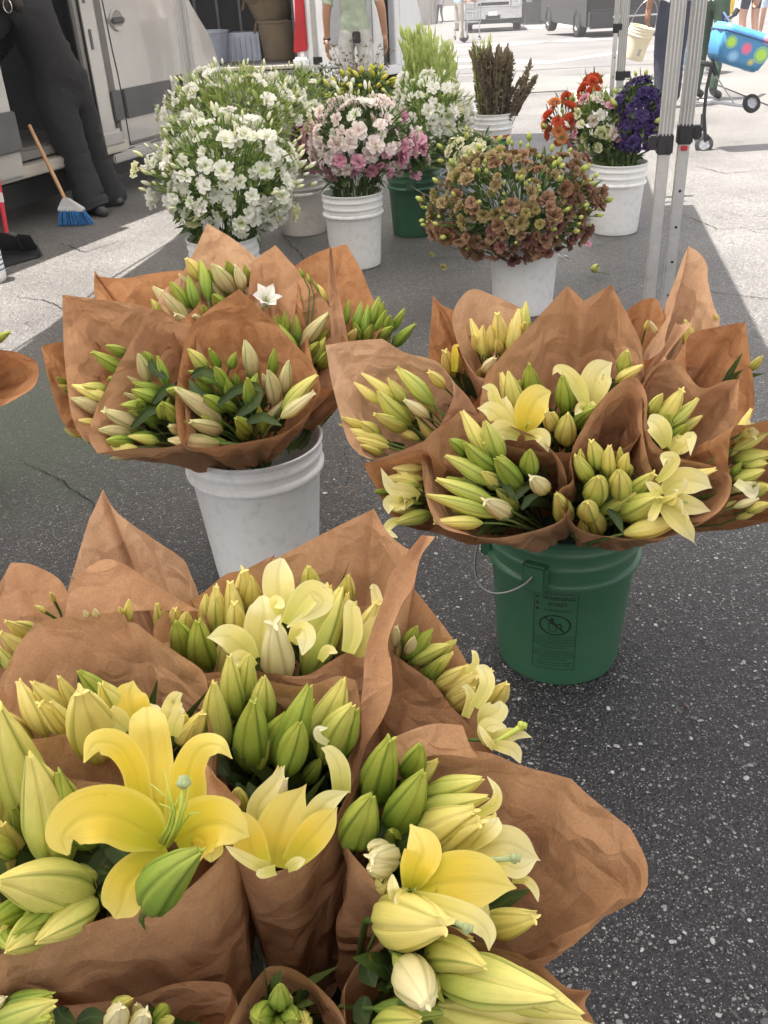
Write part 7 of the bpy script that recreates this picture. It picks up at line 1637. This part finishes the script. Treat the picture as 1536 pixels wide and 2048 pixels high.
q.sheet([[(365, 78), (437, 85)], [(290, 170), (360, 190)], [(210, 270), (338, 335)], [(172, 400), (270, 420)], [(112, 560), (190, 600)], [(75, 690), (212, 735)], [(68, 820), (214, 880)], [(48, 1000), (170, 1010)], [(20, 1180), (92, 1140)], [(-20, 1310), (40, 1290)], [(-60, 1420), (-10, 1400)]] and
        [[((x/2.56)+700, (y/2.56)+1040) for x, y in r] for r in ([(365, 78), (400, 82), (437, 85)], [(290, 170), (325, 185), (362, 190)], [(210, 270), (270, 310), (322, 340)], [(172, 400), (215, 420), (262, 440)], [(112, 560), (150, 590), (195, 620)], [(75, 690), (140, 720), (212, 738)], [(68, 820), (140, 860), (214, 880)], [(48, 1000), (110, 1000), (170, 1010)], [(20, 1180), (55, 1165), (92, 1140)], [(-20, 1310), (5, 1300), (40, 1290)], [(-60, 1440), (-35, 1430), (-5, 1420)])], 'kraft', -.07, nx=12, ny=6)
q.more(8, 'my', 21); q.fill(10, 34)
# centre bouquet
q = Bq('central foreground bouquet of upright green buds above a cupped yellow lily', 560, 1530, .69, bf+Vector((.0, .02, 0)), 1.35, gF)
q.wrap([(412, 1420), (413, 1362, 1), (480, 1352), (600, 1372), (675, 1352), (712, 1362, 1), (724, 1440), (712, 1540), (690, 1600), (660, 1660), (625, 1705), (580, 1735), (545, 1745), (510, 1738), (460, 1700), (448, 1640), (425, 1560)], 'kraft', nu=150, seed=35, dd=.035)
q.buds_([(868, 1090, 842, 795, 122, 'm', .01), (930, 940, 905, 690, 104, 'm', .02), (1045, 960, 1040, 775, 96, 'm', .02), (985, 1145, 1000, 868, 152, 'g'), (1095, 1130, 1218, 810, 142, 'g'), (1235, 1070, 1355, 785, 134, 'm', .01), (1275, 1110, 1388, 885, 126, 'm', -.01), (1125, 1165, 1182, 955, 112, 'g', -.02), (1340, 1090, 1405, 900, 100, 'g')], Z6)
q.buds_([(1170, 560, 1252, 340, 90, 'co', -.01), (1040, 470, 1040, 390, 90, 'm', .0), (1130, 560, 1230, 290, 80, 'yo', .0)], Z8)
fe = q.flower(552, 1705, 0, .5, .85, 58, .3, 'petal_yellow', -.02, miss=(0, 1, 2, 3, 4, 5))
for p_, w_ in (([(1200, 735, .0), (1210, 640, .01), (1260, 500, .01), (1345, 368, 0)], [120, 220, 200, 10]), ([(1160, 730, .02), (1110, 660, .02), (1070, 560, .03), (1010, 480, .03)], [80, 150, 130, 30]), ([(1270, 720, .01), (1350, 620, .02), (1420, 540, .02), (1480, 470, .02)], [90, 150, 130, 20]), ([(1330, 660, .0), (1370, 540, .01), (1430, 450, .02), (1530, 400, .02)], [70, 120, 110, 20]), ([(1180, 740, .035), (1120, 720, .045), (1050, 680, .05), (990, 640, .045)], [60, 60, 50, 15]), ([(1210, 745, .04), (1150, 760, .05), (1130, 745, .05)], [50, 50, 20]), ([(1260, 740, .04), (1300, 715, .05), (1340, 700, .05)], [40, 60, 20]), ([(1140, 640, -.01), (1130, 480, 0), (1200, 380, 0), (1250, 285, 0)], [70, 110, 100, 10])): q.petal_strip(fe, p_, w_, Z8, 'petal_yellow' if w_[0] > 70 else 'petal_pale')
f7 = q.flower(675, 1500, 0, .5, .85, 40, .3, 'petal_cream', 0, miss=(0, 1, 2, 3, 4, 5))
q.petal_strip(f7, [(1500, 410, .0), (1490, 300, .02), (1450, 230, .03), (1410, 210, .04)], [90, 100, 70, 15], Z8, 'petal_pale'); q.petal_strip(f7, [(1440, 190, .0), (1400, 165, .01), (1395, 130, .02), (1440, 122, .02)], [30, 40, 36, 10], Z8, 'petal_cream')
for l in ([(1000, 330), (960, 280), (925, 260)], [(1090, 500), (1060, 420), (1040, 360)], [(1100, 480), (1110, 420), (1090, 360)]): q.leaf(l, 70, Z8, .03)
q.more(10, 'mgm', 22); q.fill(40, 35, .07, .011)
# left-behind
q = Bq('foreground bouquet left of centre under the rounded, crumpled kraft hood', 230, 1400, .73, bf+Vector((-.08, .02, 0)), 1.4, gF)
q.wrap([(-60, 1440), (0, 1360), (30, 1300), (72, 1244, 1), (150, 1230), (248, 1221, 1), (256, 1243, 1), (278, 1247), (308, 1272), (360, 1310), (406, 1350), (411, 1417), (414, 1478), (400, 1530), (300, 1570), (180, 1560), (60, 1540), (-60, 1530)], 'kraft', nu=160, seed=36, dd=.05, amp=2.0)
q.buds_([(185, 1010, 72, 785, 84, 'yo', .01), (275, 940, 125, 795, 96, 'y', .02), (262, 1005, 152, 875, 74, 'yo', -.01), (300, 990, 200, 872, 66, 'y', -.01), (445, 930, 310, 752, 94, 'g', .02), (405, 1100, 318, 825, 190, 'yo', -.05), (715, 1040, 800, 915, 84, 'yo', -.01), (700, 1030, 760, 960, 60, 'y', -.02), (120, 1060, -20, 910, 120, 'y', .02)], Z6)
f8 = q.flower(270, 1420, .1, .6, .8, 50, .4, 'petal_yellow', .02, miss=(0, 1, 2, 3, 4, 5))
for p_, w_ in (([(560, 980), (520, 900, .01), (510, 840, .01), (525, 790, .01)], [90, 150, 120, 20]), ([(500, 990, .01), (460, 950, .02), (420, 920, .03), (415, 910, .02)], [60, 110, 90, 30]), ([(640, 1000), (670, 920, .01), (690, 860, .01), (718, 840, .03)], [70, 90, 70, 20]), ([(680, 1010, .01), (690, 960, .02), (710, 915, .03), (728, 910, .03)], [50, 70, 50, 15]), ([(600, 990, .0), (600, 930, .01), (590, 880, .0)], [80, 100, 30])): q.petal_strip(f8, p_, w_, Z6, 'petal_yellow' if w_[0] > 80 else 'petal_pale')
q.more(9, 'ymm', 23); q.fill(26, 36, .07, .01)
# hero bouquet
q = Bq('nearest kraft bouquet, bottom left, with the fully open deep-yellow lily', 240, 1660, .70, bf+Vector((-.07, -.05, 0)), 1.3, gF)
q.wrap([(-160, 1560), (-60, 1490), (80, 1478), (150, 1467), (250, 1490), (350, 1530), (400, 1545), (440, 1560), (480, 1605, 1), (465, 1640), (446, 1702), (412, 1745), (340, 1800), (228, 1832), (110, 1870), (0, 1911), (-120, 1935), (-200, 1800)], 'kraft', nu=180, nv=36, seed=37, dd=.05, amp=1.1)
q.sheet([[(880, 300), (940, 330), (1000, 370)], [(870, 370), (960, 400), (1055, 440)], [(930, 430), (1000, 470), (1040, 480)]] and [[(x/2.194, y/2.194+1400) for x, y in r] for r in ([(870, 285), (900, 300), (930, 320)], [(880, 340), (940, 370), (1000, 395)], [(900, 410), (980, 430), (1056, 440)], [(950, 440), (1000, 468), (1040, 482)])], 'kraft', -.02, nx=8, ny=6)
q.buds_([(175, 560, -10, 30, 260, 'm', .0), (265, 735, 132, 240, 215, 'm', -.03), (60, 760, 10, 540, 150, 'y', .03), (395, 850, -10, 800, 230, 'm', -.03), (200, 970, 30, 1100, 150, 'm', -.03), (415, 880, 160, 1060, 150, 'm', -.02), (40, 900, -40, 1100, 120, 'y', -.02), (-20, 560, -120, 200, 200, 'y', .0), (20, 1030, 40, 1090, 80, 'g', -.03)], Z8)
q.bud(300, 1815, 402, 1700, 98, 'g', -.09)
P = q.P(725/2.194, 640/2.194+1400, -.06); mb = MB()
hb = lambda x, y, d: q.P(x/2.194, y/2.194+1400, -d)-P
mb.tube([hb(735, 640, .065), hb(770, 560, .10), hb(795, 470, .12), hb(805, 375, .125)], [.0020, .0015, .0014, .0016], 10, mi=1)
for dx, dy in ((-12, -8), (12, -6), (0, -22)): mb.tube([hb(805, 378, .125), hb(805+dx*.7, 366+dy*.6, .129), hb(805+dx*1.4, 358+dy*1.2, .130)], [.0026, .0042, .0036], 8, mi=2)
for a in ([(700, 620), (735, 560), (760, 470), (720, 305)], [(705, 625), (745, 560), (750, 440), (660, 368)], [(715, 630), (750, 570), (765, 480), (700, 455)], [(745, 635), (790, 560), (830, 500), (870, 495)], [(740, 640), (780, 570), (815, 470), (840, 330)], [(730, 630), (760, 560), (770, 460), (800, 400)]):
    mb.tube([hb(a[0][0], a[0][1], .065), hb(a[1][0], a[1][1], .09), hb(a[2][0], a[2][1], .11), hb(a[3][0], a[3][1], .115)], [.0015, .0011, .0008, .0005], 7, mi=0)
mb.lathe([(.0, 0), (.0, 0)], 3)
hero = link('lily_flower', mb.mesh('lily_flower', [M['filament'], M['filament'], M['stigma']], smooth='all'), q.e); hero.location = P-q.o
q.leaf([(640, 640), (560, 690), (480, 620), (400, 600)], 110, Z8, .02); q.leaf([(500, 640), (440, 730), (420, 820)], 110, Z8, .02); q.leaf([(620, 860), (680, 880), (740, 860)], 70, Z8, .05)
q.leaf([(300, 740), (360, 720), (470, 760)], 90, Z8, .02)
for p_, w_, kw in (
    ([(705, 610, .03), (680, 440, .05), (665, 240, .045), (650, 110, .05), (645, 30, .035)], [100, 180, 195, 178, 130], dict(cup=.15)),
    ([(690, 590, .04), (620, 450, .055), (590, 300, .07), (520, 200, .09), (420, 190, .10), (368, 275, .095)], [70, 110, 120, 125, 105, 30], dict(cup=-.2)),
    ([(715, 640, .055), (620, 560, .075), (490, 500, .095), (350, 520, .10), (272, 600, .09), (300, 680, .075)], [60, 230, 250, 230, 150, 50], dict(cup=.25)),
    ([(740, 670, .05), (640, 730, .06), (560, 810, .065), (530, 900, .06), (505, 960, .05)], [90, 170, 200, 170, 50], dict(cup=.2)),
    ([(770, 630, .055), (860, 560, .075), (960, 540, .09), (1040, 570, .09), (1095, 600, .08)], [90, 240, 230, 130, 15], dict(cup=.2)),
    ([(790, 640, .05), (860, 640, .07), (920, 660, .08), (930, 710, .075)], [80, 170, 130, 50], dict(cup=.1)),
    ([(760, 600, .04), (810, 440, .05), (830, 300, .065), (880, 210, .085), (960, 200, .10), (1020, 258, .095)], [90, 190, 150, 120, 80, 15], dict(cup=-.2))):
    q.petal_strip(hero, p_, w_, Z8, 'petal_yellow', off=0, nv=34, nu=16, **kw)
q.more(12, 'mmg', 24); q.fill(40, 37, .055, .011)
# right front
q = Bq('foreground bouquet whose wide crumpled paper spreads out to the right over the asphalt', 900, 1690, .66, bf+Vector((.07, -.02, 0)), 1.3, gF)
q.wrap([(709, 1582), (755, 1491, 1), (800, 1478), (846, 1482), (878, 1496), (946, 1500), (992, 1509), (1042, 1530), (1142, 1557, 1), (1188, 1600), (1256, 1655, 1), (1288, 1719), (1292, 1768, 1), (1279, 1792, 1), (1238, 1797, 1), (1183, 1847), (1142, 1892), (1062, 1920, 1), (1037, 1906), (987, 1892), (933, 1874), (880, 1852), (787, 1806, 1), (746, 1755), (695, 1692), (686, 1637)], 'kraft', nu=200, nv=40, seed=38, dd=.035, amp=2.4, bulge=.14)
q.sheet([[(782, 1476), (860, 1452), (925, 1450)], [(788, 1500), (870, 1480), (940, 1490)], [(800, 1530), (880, 1515), (960, 1520)]], 'kraft', .02, nx=14, ny=8)
q.buds_([(205, 455, 290, 165, 185, 'g', .01), (355, 340, 420, 195, 105, 'g', .02), (290, 580, 432, 315, 155, 'g'), (130, 640, 205, 420, 172, 'g', -.01), (425, 430, 690, 345, 118, 'm', .02), (420, 485, 715, 425, 112, 'm', .01), (400, 590, 660, 480, 165, 'yo', -.01), (480, 660, 690, 530, 170, 'yo', -.01), (600, 620, 750, 520, 110, 'yo', .01), (235, 970, 535, 985, 238, 'yo', -.06), (700, 990, 930, 955, 122, 'yo', -.02), (680, 960, 930, 930, 80, 'y', -.01)], Z9)
q.buds_([(300, 690, 200, 690, 120, 'co', -.04), (290, 730, 195, 740, 90, 'co', -.05), (280, 660, 190, 650, 80, 'c', -.03)], Z9)
ff = q.flower(818, 1783, .3, .4, .85, 55, .4, 'petal_yellow', -.06, miss=(0, 1, 2, 3, 4, 5))
for p_, w_, mt in (([(370, 830, .05), (400, 740, .07), (430, 650, .075), (375, 545, .06)], [70, 150, 165, 30], 'petal_yellow'), ([(380, 840, .05), (520, 800, .07), (680, 790, .07), (840, 825, .06)], [80, 240, 230, 25], 'petal_yellow'), ([(400, 860, .06), (520, 910, .08), (650, 960, .09), (715, 1020, .085), (720, 1100, .075)], [50, 110, 110, 80, 20], 'petal_pale'), ([(360, 840, .05), (320, 860, .06), (300, 830, .07), (295, 765, .065)], [50, 70, 60, 30], 'petal_pale'), ([(370, 850, .06), (330, 870, .07), (310, 905, .075)], [60, 60, 25], 'petal_pale'), ([(430, 860, .05), (540, 900, .06), (575, 930, .07), (570, 960, .07)], [60, 80, 60, 30], 'petal_pale'), ([(600, 700, .02), (700, 640, .03), (820, 630, .03), (945, 705, .02)], [60, 140, 160, 15], 'petal_pale'), ([(690, 740, .03), (780, 720, .04), (850, 740, .04), (930, 700, .03)], [50, 90, 90, 20], 'petal_pale'), ([(670, 500, .01), (740, 460, .02), (755, 400, .03), (712, 335, .03)], [40, 60, 40, 12], 'petal_pale'), ([(640, 640, .03), (690, 590, .04), (740, 550, .04), (760, 515, .03)], [60, 100, 90, 20], 'petal_pale'), ([(820, 790, .02), (880, 790, .03), (920, 830, .03), (935, 885, .03)], [30, 44, 40, 15], 'petal_pale'), ([(690, 940, .02), (695, 900, .03), (720, 990, .03)], [30, 50, 20], 'petal_pale')):
    q.petal_strip(ff, p_, w_, Z9, mt, off=0, nv=30, nu=14)
mb = MB(); P = [q.P(x/2.194+650, y/2.194+1400, -.06) for x, y in ((700, 700), (770, 700), (835, 692))]; mb.tube([p-q.o for p in P], [.002, .0022, .0026], 8)
for k in range(3): mb.tube([P[-1]-q.o, P[-1]-q.o+Vector((math.cos(k*2.1), -.3, math.sin(k*2.1)))*.004], [.0034, .0028], 8)
mb.build('pistil', M['stigma'], q.e, smooth='all'); mb = MB()
P = [q.P(x/2.194+650, y/2.194+1400, -.10) for x, y in ((570, 975), (600, 990), (625, 1000))]; mb.tube([p-q.o for p in P], [.002, .0022, .0028], 8)
for k in range(3): mb.tube([P[-1]-q.o, P[-1]-q.o+Vector((math.cos(k*2.1), -.3, math.sin(k*2.1)))*.004], [.0034, .0028], 8)
mb.build('pistil', M['stigma'], q.e, smooth='all')
q.leaf([(230, 620), (260, 560), (300, 540)], 60, Z9, .02); q.leaf([(260, 660), (300, 600), (380, 590)], 60, Z9, .02)
q.more(8, 'mgy', 25); q.fill(30, 38, .05, .010)
# bottom right
q = Bq('foreground bouquet at the bottom right with two long lime buds lying across it', 920, 2010, .62, bf+Vector((.06, -.08, 0)), 1.1, gF)
q.wrap([(690, 1990), (742, 1900), (820, 1862), (896, 1853), (951, 1883), (1046, 1915), (1087, 1933), (1133, 1974), (1183, 1981, 1), (1170, 2010), (1190, 2060), (1150, 2160), (950, 2200), (740, 2160)], 'kraft', nu=130, seed=39, dd=.03)
q.buds_([(480, 1215, 1015, 1300, 215, 'm', -.03), (500, 1350, 1170, 1440, 215, 'y', .0), (220, 1440, 420, 1400, 130, 'm', -.02), (340, 1150, 445, 1340, 185, 'co', -.04), (400, 1130, 490, 1295, 90, 'co', -.03), (560, 1500, 1000, 1500, 200, 'm', .0)], Z9)
for l in ([(180, 1300), (160, 1380), (190, 1422)], [(200, 1120), (190, 1200), (220, 1260)], [(480, 1160), (470, 1210), (480, 1260)], [(440, 1330), (480, 1400), (540, 1440)]): q.leaf(l, 90, Z9, .02)
q.more(6, 'mg', 26); q.fill(30, 39, .05, .010)
# bottom centre
q = Bq('small rolled kraft bouquet at the bottom centre edge, stubby lime buds inside', 550, 2040, .62, bf+Vector((.0, -.11, 0)), 1.1, gF)
q.wrap([(455, 2070), (480, 2005), (501, 1974), (525, 1942), (547, 1931), (588, 1938), (638, 1974), (684, 2029), (690, 2090), (640, 2160), (500, 2160)], 'kraft', seed=40, dd=.02)
q.buds_([(1225, 1340, 1225, 1250, 92, 'g', -.03), (1190, 1370, 1130, 1400, 110, 'g', -.02), (1250, 1380, 1295, 1395, 100, 'g', -.02), (1320, 1400, 1345, 1422, 100, 'm', .0), (1220, 1400, 1230, 1440, 90, 'g', -.01)], Z8)
q.more(4, 'gm', 28); q.fill(14, 40, .06, .012)
q = Bq('foreground bouquet along the bottom left edge, cream bud tips under the hero paper', 260, 2070, .60, bf+Vector((-.06, -.11, 0)), 1.1, gF)
q.wrap([(-80, 2050), (20, 2010), (114, 2012), (205, 2003), (273, 1994), (346, 1968), (410, 1962), (462, 1975), (448, 2045), (420, 2120), (250, 2200), (0, 2200)], 'kraft', seed=41, dd=.03)
q.buds_([(500, 1420, 530, 1345, 110, 'co', -.04), (600, 1440, 640, 1370, 100, 'co', -.04), (-20, 1420, 240, 1330, 150, 'm', -.03), (20, 1350, 230, 1290, 120, 'g', -.02), (100, 1450, 220, 1400, 130, 'g', -.03), (700, 1440, 760, 1400, 70, 'm', -.01)], Z8)
for l in ([(250, 1350), (270, 1390), (330, 1422)], [(340, 1410), (400, 1390), (470, 1395)]): q.leaf(l, 80, Z8, .0)
q.more(3, 'mgc', 27); q.fill(12, 41, .05, .010)
# ============================================================ added volume imitating lens flare: lifts the darks with distance
HZ = 0.0032
def veil():
    x0, x1, y0, y1, z0, z1 = -35, 35, -4, 62, -2.7, 3.35
    mb = MB(); mb.box(((x0+x1)/2, (y0+y1)/2, (z0+z1)/2), (x1-x0, y1-y0, z1-z0))
    m = bpy.data.materials.new('veil'); m.use_nodes = True; n = m.node_tree; n.nodes.clear()
    out = n.nodes.new('ShaderNodeOutputMaterial'); v = n.nodes.new('ShaderNodeVolumePrincipled'); v.inputs['Density'].default_value = HZ; v.inputs['Color'].default_value = (.95, .95, .97, 1); v.inputs['Anisotropy'].default_value = .3
    n.links.new(v.outputs[0], out.inputs['Volume'])
    tag(mb.build('veil', m), 'thin bright haze volume, added to imitate lens flare', 'veil', kind='stuff')
veil()
